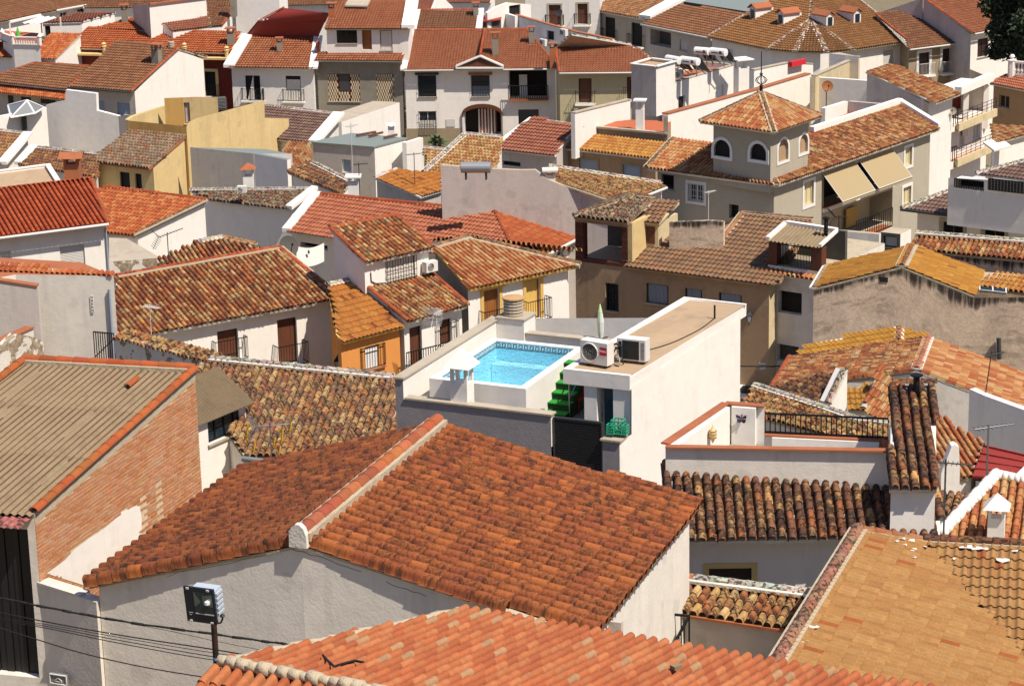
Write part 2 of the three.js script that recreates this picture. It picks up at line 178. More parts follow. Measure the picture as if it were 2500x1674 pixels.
// A building gathers its roof planes; finish() spreads tiles over them: the 300 that show largest singly, the rest joined.
class House {
constructor(name, label, category = 'house', group) { this.g = thing(name, label, category, group); this.tiles = []; this.mats = new Map(); this.base = null; this.roof = null; this.edges = []; }
anchor(p) { if (!this.base) { this.base = V(p.x, ground(p.x, p.z), p.z); this.g.position.copy(this.base); } }
put(mb, name, mat, parent) { const m = mb.build(name, mat, parent || this.g); if (!parent) m.position.copy(this.base).negate(); return m; }
wallMB(mat) { if (!this.mats.has(mat)) this.mats.set(mat, new MB()); return this.mats.get(mat); }
// one wall face: A→B top edge (more points allowed), down to y0, with openings cut through it
wall(mat, tops, inside, openings = [], o = {}) {
this.anchor(tops[0]); const A = tops[0], B = tops[tops.length - 1], d = flat(A, B), L = Math.hypot(B.x - A.x, B.z - A.z), n = V(-d.z, 0, d.x); if (inside && n.dot(V(A.x - inside.x, 0, A.z - inside.z)) < 0) n.negate(); if (!inside && n.dot(V(EYE.x - A.x, 0, EYE.z - A.z)) < 0) n.negate();
const y0 = o.y0 ?? Math.min(ground(A.x, A.z), ground(B.x, B.z)) - 0.6, P = (u, v, k = 0) => V(A.x + d.x * u - n.x * k, v, A.z + d.z * u - n.z * k), W = { A, d, n, L, P, y0, house: this };
const top = tops.map((t) => [(t.x - A.x) * d.x + (t.z - A.z) * d.z, t.y]), cuts = [];
for (const op of openings) { let u0, u1, v0, v1; if (op.px) { const a = onWall(op.px[0], A, d), b = onWall(op.px[1], A, d); const ua = (a.x - A.x) * d.x + (a.z - A.z) * d.z, ub = (b.x - A.x) * d.x + (b.z - A.z) * d.z; [u0, u1] = ua < ub ? [ua, ub] : [ub, ua]; [v0, v1] = a.y < b.y ? [a.y, b.y] : [b.y, a.y]; } else [u0, v0, u1, v1] = op.uv;
{ const um = (u0 + u1) / 2; for (let i = 0; i < top.length - 1; i++) if (um >= Math.min(top[i][0], top[i + 1][0]) && um <= Math.max(top[i][0], top[i + 1][0])) for (const uu of [u0, um, u1]) v1 = Math.min(v1, lerp(top[i][1], top[i + 1][1], clamp((uu - top[i][0]) / ((top[i + 1][0] - top[i][0]) || 1), 0, 1)) - 0.04); } if (u1 - u0 < 0.05 || v1 - v0 < 0.05) continue; u0 = Math.max(u0, 0.03); u1 = Math.min(u1, L - 0.03); if (u1 - u0 < 0.1) continue; cuts.push({ u0, u1, v0: Math.max(v0, y0 + 0.02), v1, op }); }
const sh = new THREE.Shape([new THREE.Vector2(0, y0), new THREE.Vector2(L, y0), ...top.slice().reverse().map(([u, v]) => new THREE.Vector2(u, v))]);
const arch = (c) => { const pts = []; const r = (c.u1 - c.u0) / 2, k = c.op.flatArch ? 0.45 : 1; pts.push([c.u0, c.v0], [c.u1, c.v0]); for (let i = 0; i <= 12; i++) { const t = i / 12 * Math.PI; pts.push([(c.u0 + c.u1) / 2 + Math.cos(t) * r, c.v1 - r * k + Math.sin(t) * r * k]); } return pts; };
for (const c of cuts) { c.ring = c.op.arch ? arch(c) : [[c.u0, c.v0], [c.u1, c.v0], [c.u1, c.v1], [c.u0, c.v1]]; sh.holes.push(new THREE.Path(c.ring.map(([u, v]) => new THREE.Vector2(u, v)))); }
const gs = new THREE.ShapeGeometry(sh, 1), gp = gs.attributes.position, mb = this.wallMB(mat), k0 = mb.n; const topAt = (u) => { for (let i = 0; i < top.length - 1; i++) if (u <= top[i + 1][0] + 1e-6) return lerp(top[i][1], top[i + 1][1], clamp((u - top[i][0]) / Math.max(1e-6, top[i + 1][0] - top[i][0]), 0, 1)); return top[top.length - 1][1]; };
const off = (A.x * 7.3 + A.z * 3.1) % 5;
for (let i = 0; i < gp.count; i++) { const u = gp.getX(i), v = gp.getY(i); mb.vert(P(u, v), u + off, o.drip ? Math.min(7.6, topAt(u) - v) : v); }
const flip = d.clone().cross(Y).dot(n) < 0, ix = gs.index.array; for (let i = 0; i < ix.length; i += 3) flip ? mb.tri(k0 + ix[i], k0 + ix[i + 2], k0 + ix[i + 1]) : mb.tri(k0 + ix[i], k0 + ix[i + 1], k0 + ix[i + 2]);
for (const c of cuts) { const dep = c.op.dep ?? 0.16; for (let i = 0; i < c.ring.length; i++) { const [u, v] = c.ring[i], [u2, v2] = c.ring[(i + 1) % c.ring.length]; mb.quad(P(u, v), P(u2, v2), P(u2, v2, dep), P(u, v, dep)); } this.opening(c, W, dep); }
return W;
}
opening(c, W, dep) {
const { u0, u1, v0, v1, op } = c, { P, d, n } = W, k = op.k || 'win', w = u1 - u0, h = v1 - v0, fm = M[op.frame || (k === 'door' ? 'brownWood' : 'whiteFrame')];
const rect = (mb, a, b, e, f, q) => mb.hexa(P(a, b, q), d.clone().ms(e - a), V(0, f - b, 0), n.clone().ms(0.05)), face = (mat, q) => { const m = new MB(); m.poly(c.ring.map(([u, v]) => P(u, v, q)), c.ring.map(([u, v]) => [u, v])); return [m, M[mat]]; };
if (k === 'void') { const [m, mt] = face(op.back || 'interior', dep - 0.002); this.put(m, 'recess_back', mt); return; }
const f = new MB(), t = op.t ?? 0.06, part = k === 'door' ? 'door' : op.name || 'window'; let root;
if (c.op.arch) { const [m] = face('dark', dep - 0.03); root = this.put(m, part, M[op.glass || 'glass']); }
else { rect(f, u0, v0, u1, v0 + t, dep); rect(f, u0, v1 - t, u1, v1, dep); rect(f, u0, v0 + t, u0 + t, v1 - t, dep); rect(f, u1 - t, v0 + t, u1, v1 - t, dep);
const leaves = op.leaves ?? (k === 'win' && w > 0.8 ? 2 : 1); for (let i = 1; i < leaves; i++) rect(f, u0 + w * i / leaves - t / 2, v0 + t, u0 + w * i / leaves + t / 2, v1 - t, dep);
if (op.bars) for (let j = 1; j <= op.bars; j++) rect(f, u0 + t, v0 + h * j / (op.bars + 1) - 0.02, u1 - t, v0 + h * j / (op.bars + 1) + 0.02, dep);
root = this.put(f, part, fm);
if (k === 'shut') { const m = new MB(), nS = Math.max(3, Math.min(24, Math.round(h / 0.09))), part2 = op.half || 1; for (let j = 0; j < nS; j++) { const a = v0 + h * (1 - part2) + h * part2 * j / nS, b = v0 + h * (1 - part2) + h * part2 * (j + 1) / nS; m.quad(P(u0 + t / 2, a, dep - 0.075), P(u1 - t / 2, a, dep - 0.075), P(u1 - t / 2, b - 0.012, dep - 0.058), P(u0 + t / 2, b - 0.012, dep - 0.058)); m.quad(P(u0 + t / 2, b - 0.012, dep - 0.058), P(u1 - t / 2, b - 0.012, dep - 0.058), P(u1 - t / 2, b, dep - 0.075), P(u0 + t / 2, b, dep - 0.075)); } m.build('shutter', M[op.shut || 'shutter'], root); }
{ const m = new MB(); m.quad(P(u0 + t / 2, v0 + t / 2, dep - 0.012), P(u1 - t / 2, v0 + t / 2, dep - 0.012), P(u1 - t / 2, v1 - t / 2, dep - 0.012), P(u0 + t / 2, v1 - t / 2, dep - 0.012)); m.build(k === 'door' ? 'door_leaf' : 'pane', M[k === 'door' ? op.leaf || 'brownWood' : op.glass || 'glass'], root); }
if (op.curtain) { const m = new MB(), nC = 18; for (let i = 0; i < nC; i++) { const a = u0 + t + (w - 2 * t) * i / nC, b = u0 + t + (w - 2 * t) * (i + 1) / nC, q = (j) => dep - 0.09 + 0.02 * Math.sin(j * 1.9); m.quad(P(a, v0 + 0.03, q(i)), P(b, v0 + 0.03, q(i + 1)), P(b, v1 - h * (op.drop || 0.04), q(i + 1)), P(a, v1 - h * (op.drop || 0.04), q(i))); } m.build('curtain', M[op.curtain], root); } }
if (op.trim) { const m = new MB(), b = op.tw || 0.14, q = -0.03; const R = (a, bb, e, ff) => m.hexa(P(a, bb, 0.01), d.clone().ms(e - a), V(0, ff - bb, 0), n.clone().ms(0.045)); if (c.op.arch) { const rg = c.ring; for (let i = 1; i < rg.length; i++) { const [ua, va] = rg[i], [ub, vb] = rg[(i + 1) % rg.length]; const cx = (u0 + u1) / 2, cy = v1 - w / 2, ou = (u, v) => { const dx = u - cx, dy = Math.max(v - cy, 0), l = Math.hypot(dx, dy) || 1; return [u + dx / l * b, v + dy / l * b]; }; const [oa, pa] = ou(ua, va), [ob, pb] = ou(ub, vb); m.quad(P(ua, va, q), P(ub, vb, q), P(ob, pb, q), P(oa, pa, q)); m.quad(P(oa, pa, q), P(ob, pb, q), P(ob, pb, 0), P(oa, pa, 0)); m.quad(P(ua, va, 0.02), P(ub, vb, 0.02), P(ub, vb, q), P(ua, va, q)); } R(u0 - b, v0 - b, u1 + b, v0); } else { R(u0 - b, v1, u1 + b, v1 + b); R(u0 - b, v0, u0, v1); R(u1, v0, u1 + b, v1); if (op.sillTrim !== false && k !== 'door') R(u0 - b, v0 - b, u1 + b, v0); } m.build('window_trim', M[op.trim], root); }
else if (k === 'win' || k === 'shut') { const m = new MB(); m.hexa(P(u0 - 0.06, v0 - 0.07, 0.02), d.clone().ms(w + 0.12), V(0, 0.065, 0), n.clone().ms(0.1)); m.build('sill', M[op.sill || 'coping'], root); }
if (op.grille) { const m = new MB(), q = -0.12; for (let i = 0; i <= Math.round(w / 0.14); i++) { const u = u0 + w * i / Math.round(w / 0.14); m.tube([P(u, v0 - 0.05, q), P(u, v1 + 0.03, q)], 0.012, 4); } for (let j = 0; j < 4; j++) m.tube([P(u0 - 0.03, lerp(v0, v1, j / 3), q), P(u1 + 0.03, lerp(v0, v1, j / 3), q)], 0.014, 4); for (const u of [u0, u1]) for (const v of [v0 + 0.05, v1 - 0.05]) m.tube([P(u, v, q), P(u, v, 0)], 0.012, 4); m.build('grille', M[op.grille === true ? 'iron' : op.grille], root); }
if (op.hood) { const m = new MB(); m.hexa(P(u0 - 0.22, v1 + 0.06, 0.02), d.clone().ms(w + 0.44), V(0, 0.16, 0), n.clone().ms(0.2)); m.build('hood', M[op.hood], root); }
if (op.balcony) { const q = op.balcony === true ? 0.5 : op.balcony; this.balcony(W, u0 - 0.28, u1 + 0.28, v0 - 0.02, q, 0.95, op.rail || 'iron', op.slab || 'white'); }
}
// a slab on the wall with a railing round it
balcony(W, u0, u1, v, dep, h, rail, slab) { const { P, d, n } = W, m = new MB(), r = new MB(); if (dep > 0.25) m.hexa(P(u0, v - 0.12, 0.02), d.clone().ms(u1 - u0), V(0, 0.12, 0), n.clone().ms(dep + 0.04)); else m.hexa(P(u0, v - 0.05, 0.02), d.clone().ms(u1 - u0), V(0, 0.05, 0), n.clone().ms(dep));
const b = this.put(m, 'balcony', M[slab]), e = -(dep - 0.02), corner = [[u0 + 0.03, 0], [u0 + 0.03, e], [u1 - 0.03, e], [u1 - 0.03, 0]]; for (let s = 0; s < 3; s++) { const [a, qa] = corner[s], [c, qc] = corner[s + 1], len = Math.hypot(c - a, qc - qa), k = Math.max(2, Math.round(len / 0.13)); for (const y of [0.07, h]) r.bar(P(a, v + y, qa), P(c, v + y, qc), 0.03, 0.03); for (let i = 0; i <= k; i++) { const t = i / k; r.tube([P(lerp(a, c, t), v + 0.07, lerp(qa, qc, t)), P(lerp(a, c, t), v + h, lerp(qa, qc, t))], 0.011, 4); } } r.build('railing', M[rail], b); }
// closed shell of walls under an outline (points in order, with their heights); returns the wall frames
shell(mat, outline, o = {}) {
const n = outline.length, cx = outline.reduce((s, p) => s + p.x, 0) / n, cz = outline.reduce((s, p) => s + p.z, 0) / n, C = V(cx, 0, cz), inset = o.inset || 0; this.anchor(C);
const dirs = outline.map((p, i) => flat(p, outline[(i + 1) % n])), nor = dirs.map((d, i) => { const q = V(-d.z, 0, d.x); return q.dot(V(outline[i].x - cx, 0, outline[i].z - cz).add(V(outline[(i + 1) % n].x - cx, 0, outline[(i + 1) % n].z - cz))) < 0 ? q.negate() : q; });
const ins = (i) => Array.isArray(inset) ? inset[i % inset.length] : inset;
const pts = outline.map((p, i) => { const j = (i + n - 1) % n, a = nor[j], b = nor[i]; const det = a.x * b.z - a.z * b.x; if (Math.abs(det) < 0.1) return add(p, -b.x * ins(i), 0, -b.z * ins(i)); const da = ins(j), db = ins(i), x = (da * b.z - db * a.z) / det, z = (a.x * db - b.x * da) / det; return add(p, -x, 0, -z); });
const lift = o.drop ?? 0.04; return pts.map((p, i) => { const q = pts[(i + 1) % n]; return this.wall(o.mats?.[i] || mat, [add(p, 0, -lift, 0), add(q, 0, -lift, 0)], C, (o.open || []).filter((w) => (w.e || 0) === i), { y0: o.y0, drip: o.drip?.includes(i) }); });
}
// a roof plane over pts (first two are the eave); deck + tiles
plane(style, pts, o = {}) {
this.anchor(pts[0]); const e = pts[1].clone().sub(pts[0]).normalize(), nrm = e.clone().cross(pts[2].clone().sub(pts[0])).normalize(); if (nrm.y < 0) nrm.negate(); const s = nrm.clone().cross(e); if (s.y < 0) { s.negate(); e.negate(); } const dk = style && STYLES[style].kind === 'barrel' ? 0.38 * STYLES[style].w + 0.004 : 0.035;
const q = o.onPlane ? pts : pts.map((p) => p.clone().av(nrm, -p.clone().sub(pts[0]).dot(nrm)));
const th = o.thick ?? 0.1, mb = new MB(), lo = q.map((p) => p.clone().av(nrm, -dk)), bo = q.map((p) => p.clone().av(nrm, -dk - th)); const uvp = (p) => [p.clone().sub(pts[0]).dot(e), p.clone().sub(pts[0]).dot(s)];
const ccw = new THREE.Vector3().crossVectors(q[1].clone().sub(q[0]), q[2].clone().sub(q[0])).dot(nrm) > 0; const L2 = ccw ? lo : lo.slice().reverse(), B2 = ccw ? bo.slice().reverse() : bo; mb.poly(L2, L2.map(uvp)); mb.poly(B2, B2.map(uvp)); for (let i = 0; i < q.length; i++) { const j = (i + 1) % q.length; ccw ? mb.quad(bo[i], bo[j], lo[j], lo[i]) : mb.quad(bo[j], bo[i], lo[i], lo[j]); }
const roof = this.put(mb, o.name || 'roof', M[o.deck || 'mortar']);
if (style) this.tiles.push({ style, o: pts[0].clone(), e, s, nrm, poly: q.map(uvp), roof, opt: o });
return { roof, e, s, nrm, pts: q, P: (u, v, h = 0) => pts[0].clone().av(e, u).av(s, v).av(nrm, h) };
}
// half-round tiles along a ridge, hip or verge
ridge(A, B, o = {}) { const L = A.distanceTo(B), n = Math.max(1, Math.round(L / (o.len || 0.4))), f = B.clone().sub(A).normalize(), sx = V(-f.z, 0, f.x).normalize(), upv = sx.clone().cross(f).normalize(); if (upv.y < 0) upv.negate(); const pal = o.pal || ['#a8512a', '#b25c32', '#9c4824'], r = o.r || 0.115, seg = 6; const one = (mb, k) => { const a = A.clone().lerp(B, k / n).av(upv, o.lift ?? 0.02), b = A.clone().lerp(B, (k + 1) / n).av(f, 0.03).av(upv, (o.lift ?? 0.02) - 0.012); mb.col = hexlin(pal[Math.floor(rnd() * pal.length)]).map((c) => c * rr(0.62, 0.82)); const R = (p, rad) => { const out = []; for (let i = 0; i <= seg; i++) { const t = Math.PI * i / seg; out.push(mb.vert(p.clone().av(sx, Math.cos(t) * rad).av(upv, Math.sin(t) * rad * 0.85), i / seg * 0.4 + k * 0.37, p === a ? 0 : L / n)); } return out; }; const ra = R(a, r), rb = R(b, r * 0.88), rc = R(a, r * 0.82); for (let i = 0; i < seg; i++) { mb.tri(ra[i], ra[i + 1], rb[i + 1]); mb.tri(ra[i], rb[i + 1], rb[i]); mb.tri(ra[i], rc[i], rc[i + 1]); mb.tri(ra[i], rc[i + 1], ra[i + 1]); } };
const mat = CLAY[o.mat || 'clean']; if (o.mortar) { const m = new MB(); m.bar(A, B, r * 2 + o.mortar, o.mh || 0.07, -0.04); this.put(m, 'ridge_mortar', M[o.mortarMat || 'mortar']); }
if (o.single) for (let k = 0; k < n; k++) { const mb = new MB(); one(mb, k); this.put(mb, 'ridge_tile', mat); } else { const mb = new MB(); for (let k = 0; k < n; k++) one(mb, k); const m = this.put(mb, 'ridge_tiles', mat); } }
bar(A, B, w, h, mat, name = 'verge', lift = 0) { this.anchor(A); const m = new MB(); m.bar(A, B, w, h, lift); return this.put(m, name, M[mat]); }
finish() {
for (const [mat, mb] of this.mats) this.put(mb, 'wall', M[mat]);
const all = []; this.tiles.forEach((t, ti) => { const S = STYLES[t.style], { w, ex } = S; const us = t.poly.map((p) => p[0]), vs = t.poly.map((p) => p[1]); const u0 = Math.min(...us), u1 = Math.max(...us), v1 = Math.max(...vs), v0 = Math.min(...vs); const nu = Math.max(1, Math.round((u1 - u0) / w)), wu = t.opt.w || (u1 - u0) / nu; reseed(1000 + Math.floor(Math.abs(t.o.x * 13 + t.o.z * 7)));
for (let i = 0; i < (u1 - u0) / wu - 0.3; i++) { const shift = S.jit * rr(-0.02, 0.02); for (let j = 0; j * ex < v1 - v0; j++) { const u = u0 + (i + 0.5) * wu, v = v0 + j * ex - 0.05 + shift; const edge = inPoly(t.poly, u, v + ex * 0.62) || inPoly(t.poly, u, v + ex * 0.3) && inPoly(t.poly, u, v + ex * 0.5); if (!edge) continue; const p = t.o.clone().av(t.e, u).av(t.s, v); all.push({ t, ti, u, v, p, w: wu, d: p.distanceTo(EYE) - (inView(p) ? 0 : 500), vis: inView(p), last: v + ex * 1.25 > v1 }); } } });
if (!all.length) return this; const near = Math.min(...all.map((a) => a.p.distanceTo(EYE))) < 112; let single = new Set(); if (near) { const vis = all.filter((a) => a.vis).sort((a, b) => a.d - b.d).slice(0, 300); single = new Set(vis); }
const shapes = new Map(), variants = new Map(); const rest = new Map(), far = new Map();
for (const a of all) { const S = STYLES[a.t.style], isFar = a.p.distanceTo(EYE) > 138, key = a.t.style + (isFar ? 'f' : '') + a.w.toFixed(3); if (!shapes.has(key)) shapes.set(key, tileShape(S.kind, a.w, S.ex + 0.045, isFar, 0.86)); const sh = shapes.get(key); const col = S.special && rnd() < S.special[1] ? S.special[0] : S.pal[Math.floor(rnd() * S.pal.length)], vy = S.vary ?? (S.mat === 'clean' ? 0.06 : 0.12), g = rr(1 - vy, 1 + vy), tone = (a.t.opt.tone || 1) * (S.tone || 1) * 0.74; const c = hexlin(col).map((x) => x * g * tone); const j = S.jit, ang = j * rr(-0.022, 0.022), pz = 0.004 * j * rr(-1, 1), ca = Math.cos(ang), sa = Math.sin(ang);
const X = a.t.e.clone().ms(ca).av(a.t.s, sa), Yv = a.t.s.clone().ms(ca).av(a.t.e, -sa).av(a.t.nrm, j * rr(-0.012, 0.012)), O = a.p.clone().av(a.t.e, j * rr(-0.007, 0.007)).av(a.t.nrm, pz); const m4 = new THREE.Matrix4().makeBasis(X, Yv, a.t.nrm).setPosition(O);
if (single.has(a)) { const vk = key + col; if (!variants.has(vk)) variants.set(vk, [0, 1, 2].map((q) => tileGeometry(sh, hexlin(col).map((x) => x * [1 - vy, 1, 1 + vy][q] * tone), q * 0.41 + rnd(), q * 0.77 + rnd()))); const mesh = new THREE.Mesh(variants.get(vk)[Math.floor(rnd() * 3)], CLAY[S.mat]); mesh.name = 'tile'; mesh.castShadow = mesh.receiveShadow = true; mesh.matrixAutoUpdate = false; mesh.matrix.copy(m4); mesh.matrix.decompose(mesh.position, mesh.quaternion, mesh.scale); a.t.roof.add(mesh); tileSingles++; }
else if (isFar) { if (!far.has(key)) far.set(key, { S, sh, list: [] }); far.get(key).list.push([m4, c]); tileRest++; }
else { if (!rest.has(S.mat)) rest.set(S.mat, new MB()); const mb = rest.get(S.mat), k0 = mb.n, v = V(), du = rnd() * 3, dv = rnd() * 3; mb.col = c; for (let i = 0; i < sh.n; i++) { v.set(sh.pos[i * 3], sh.pos[i * 3 + 1], sh.pos[i * 3 + 2]).applyMatrix4(m4); mb.vert(v, sh.uv[i * 2] + du, sh.uv[i * 2 + 1] + dv); } for (const i of sh.idx) mb.i.push(k0 + i); tileRest++; } }
for (const [mat, mb] of rest) { const m = this.put(mb, 'tile_field', CLAY[mat]); m.userData.kind = 'stuff'; }
for (const [, f] of far) { const im = new THREE.InstancedMesh(tileGeometry(f.sh, [1, 1, 1], 0, 0), CLAY[f.S.mat], f.list.length); f.list.forEach(([m, c], i) => { im.setMatrixAt(i, m); im.setColorAt(i, new THREE.Color().setRGB(c[0], c[1], c[2])); }); im.name = 'tile_field'; im.userData.kind = 'stuff'; im.position.copy(this.base).negate(); im.castShadow = im.receiveShadow = true; this.g.add(im); }
return this;
}
chimney(p, w, h, o = {}) { const d = o.dir || V(1, 0, 0), m = new MB(), hb = h * 0.72; m.box(add(p, 0, hb / 2 - 0.4, 0), d, w, hb + 0.8, w * (o.ratio || 0.9)); const c = this.put(m, 'chimney', M[o.mat || 'concrete']); const t = w * 0.18, s = V(-d.z, 0, d.x), posts = new MB(); for (const a of [-1, 1]) for (const b of [-1, 1]) posts.box(p.clone().av(d, a * (w / 2 - t / 2 - 0.003)).av(s, b * (w * (o.ratio || 0.9) / 2 - t / 2 - 0.003)).add(V(0, hb + (h - hb) / 2, 0)), d, t, h - hb, t); posts.build('vent_posts', M[o.mat || 'concrete'], c); const cap = new MB(), R = w * 0.78; if (o.cap === 'pyramid') { const q = [[-1, -1], [1, -1], [1, 1], [-1, 1]].map(([a, b]) => p.clone().av(d, a * R).av(s, b * R).add(V(0, h, 0))), ap = add(p, 0, h + w * (o.capH || 1.1), 0); for (let i = 0; i < 4; i++) { const A = q[i], B = q[(i + 1) % 4]; cap.poly([B, A, ap], [[0, 0], [1, 0], [0.5, 1]]); } cap.poly(q, [[0, 0], [1, 0], [1, 1], [0, 1]]); } else if (o.cap === 'tile') { const A = p.clone().av(d, -R), B = p.clone().av(d, R); for (const b of [-1, 1]) cap.quad(add(A, 0, h + w * 0.3, 0), add(B, 0, h + w * 0.3, 0), B.clone().av(s, b * R).add(V(0, h - 0.02, 0)), A.clone().av(s, b * R).add(V(0, h - 0.02, 0))); } else cap.box(add(p, 0, h + 0.04, 0), d, R * 2, 0.08, R * 2); cap.build('cap', M[o.capMat || 'terraCoping'], c); return c; }
}
// height of a ridge that makes the surveyed quad a rectangle at a believable pitch; e, r: pixel pairs of eave and ridge
function solveRidge(e, r, he, pitch0 = 17) { let best = [1e9]; const E = e.map((p) => at(p, he)), ed = flat(E[0], E[1]), LE = Math.hypot(E[1].x - E[0].x, E[1].z - E[0].z); for (let dh = 0.2; dh < 5; dh += 0.02) { const R = r.map((p) => at(p, he + dh)), mE = mix(E[0], E[1], 0.5), mR = mix(R[0], R[1], 0.5), run = V(mR.x - mE.x, 0, mR.z - mE.z), k = run.length(), side = Math.abs(run.dot(ed)) / k, pitch = Math.atan2(dh, k * Math.sqrt(Math.max(0.01, 1 - side * side))) * 180 / Math.PI, par = 1 - Math.abs(flat(R[0], R[1]).dot(ed)); const cost = (side / 0.12) ** 2 + ((pitch - pitch0) / 4) ** 2 + par / 0.02 + (mR.z < mE.z ? 0 : 1e6); if (cost < best[0]) best = [cost, he + dh, pitch, side, LE, k]; } return best; }
const LOG = [];
// mono-pitched or gabled house from eave pixels E (left, right) and ridge pixels R (left, right)
function roofHouse(id, label, o) {
const H = new House(o.name || 'house', label, o.cat || 'house', o.group), E = o.E.map((p) => at(p, o.he)); let R; const he2 = o.he2 ?? o.he; if (o.he2 !== undefined) E[1] = at(o.E[1], o.he2);
if (o.hr !== undefined) R = o.R.map((p) => at(p, o.hr)); else { const b = solveRidge(o.E, o.R, o.he, o.pitch); R = o.R.map((p) => at(p, b[1])); LOG.push(`${id}: hr=${b[1].toFixed(2)} pitch=${b[2].toFixed(1)} skew=${b[3].toFixed(2)} W=${b[4].toFixed(1)} run=${b[5].toFixed(1)} d=${(-E[0].z).toFixed(0)}`); }
if (o.hr !== undefined) LOG.push(`${id}: hr fixed W=${E[0].distanceTo(E[1]).toFixed(1)} run=${mix(R[0], R[1], 0.5).distanceTo(mix(E[0], E[1], 0.5)).toFixed(1)} d=${(-E[0].z).toFixed(0)}`);
const run = mix(R[0], R[1], 0.5).sub(mix(E[0], E[1], 0.5)); run.y = 0; let outline, back = o.back ?? 'shed';
const nE = o.extra || []; H.anchor(mix(E[0], E[1], 0.5)); H.E = E; H.R = R;
if (back === 'shed') outline = [E[0], E[1], R[1], R[0]]; else { const k = back, dn = V(run.x, 0, run.z).normalize(), B = R.map((p) => add(p, dn.x * k, -(R[0].y - o.he) * Math.min(1, k / run.length()), dn.z * k)); outline = [E[0], E[1], R[1], B[1], B[0], R[0]]; H.plane(o.backStyle === undefined ? o.style : o.backStyle, [B[1], B[0], R[0], R[1]], { deck: o.deck }); H.B = B; }
const ov = o.over ?? 0.3, sideOv = o.side ?? 0.06; const inset = back === 'shed' ? [ov, sideOv, 0.12, sideOv] : [ov, sideOv, sideOv, ov, sideOv, sideOv];
H.W = H.shell(o.wall || 'white', outline, { inset, open: o.open, y0: o.y0, drop: 0.13, mats: o.mats, drip: o.drip });
H.main = H.plane(o.style, [E[0], E[1], R[1], R[0]], { deck: o.deck || 'mortarWhite', tone: o.tone });
if (o.ridge !== false) H.ridge(R[0], R[1], { mat: 'clean', ...(typeof o.ridge === 'object' ? o.ridge : {}) });
if (o.verge) { const vm = o.verge === true ? 'white' : o.verge, wv = o.vw || 0.26; if (o.vs !== 'r') H.bar(E[0], R[0], wv, 0.16, vm, 'verge', -0.05); if (o.vs !== 'l') H.bar(E[1], R[1], wv, 0.16, vm, 'verge', -0.05); }
if (o.vtile) { for (const k of o.vtile) H.ridge(E[k], R[k], { mat: 'clean', r: 0.1, lift: 0.03, ...(typeof o.ridge === 'object' ? o.ridge : {}) }); }
if (o.gutter) { const m = new MB(), off = run.clone().normalize().ms(-0.1); m.tube([E[0].clone().add(off).add(V(0, -0.06, 0)), E[1].clone().add(off).add(V(0, -0.06, 0))], 0.075, 6); H.put(m, 'gutter', M[o.gutter]); }
if (o.then) o.then(H); return H.finish();
}
// flat-topped volume: pixel corners (in order) at height h
function blockHouse(id, label, o) {
const H = new House(o.name || 'house', label, o.cat || 'house', o.group), P = o.P.map((p) => (p.isVector3 ? p : at(p, o.h))); H.anchor(P[0]); H.P = P; H.W = H.shell(o.wall || 'white', P, { open: o.open, y0: o.y0, drop: 0, mats: o.mats, drip: o.drip });
const m = new MB(), top = P.map((p) => add(p, 0, -(o.parapet || 0.004), 0)); const ar = new THREE.Vector3().crossVectors(P[1].clone().sub(P[0]), P[2].clone().sub(P[0])).y > 0 ? top : top.slice().reverse(); m.poly(ar, ar.map((p) => [p.x, p.z])); H.put(m, o.topName || 'roof', M[o.top || 'terrazzo']);
if (o.parapet) { const t = o.pt || 0.22, n = P.length, cx = P.reduce((s, p) => s + p.x, 0) / n, cz = P.reduce((s, p) => s + p.z, 0) / n, pm = new MB(), cm = new MB(); for (let i = 0; i < n; i++) { if (o.skip?.includes(i)) continue; const A = P[i], B = P[(i + 1) % n], d = flat(A, B), q = V(-d.z, 0, d.x); if (q.dot(V(cx - A.x, 0, cz - A.z)) < 0) q.negate(); const a = add(A, q.x * t, -o.parapet, q.z * t).av(d, t), b = add(B, q.x * t, -o.parapet, q.z * t).av(d, -t); pm.quad(a, b, up(b, B.y), up(a, A.y)); cm.hexa(add(A, -q.x * 0.03, 0, -q.z * 0.03).av(d, i % 2 ? t : -0.03), d.clone().ms(A.distanceTo(B) + (i % 2 ? -2 * t : 0.06)), V(0, 0.05, 0), q.clone().ms(t + 0.06)); } H.put(pm, 'parapet', M[o.inner || o.wall || 'white']); H.put(cm, 'coping', M[o.cope || 'coping']); }
LOG.push(`${id}: block d=${(-P[0].z).toFixed(0)} sides ${P.map((p, i) => p.distanceTo(P[(i + 1) % P.length]).toFixed(1)).join(',')}`);
if (o.then) o.then(H); return H.finish();
}
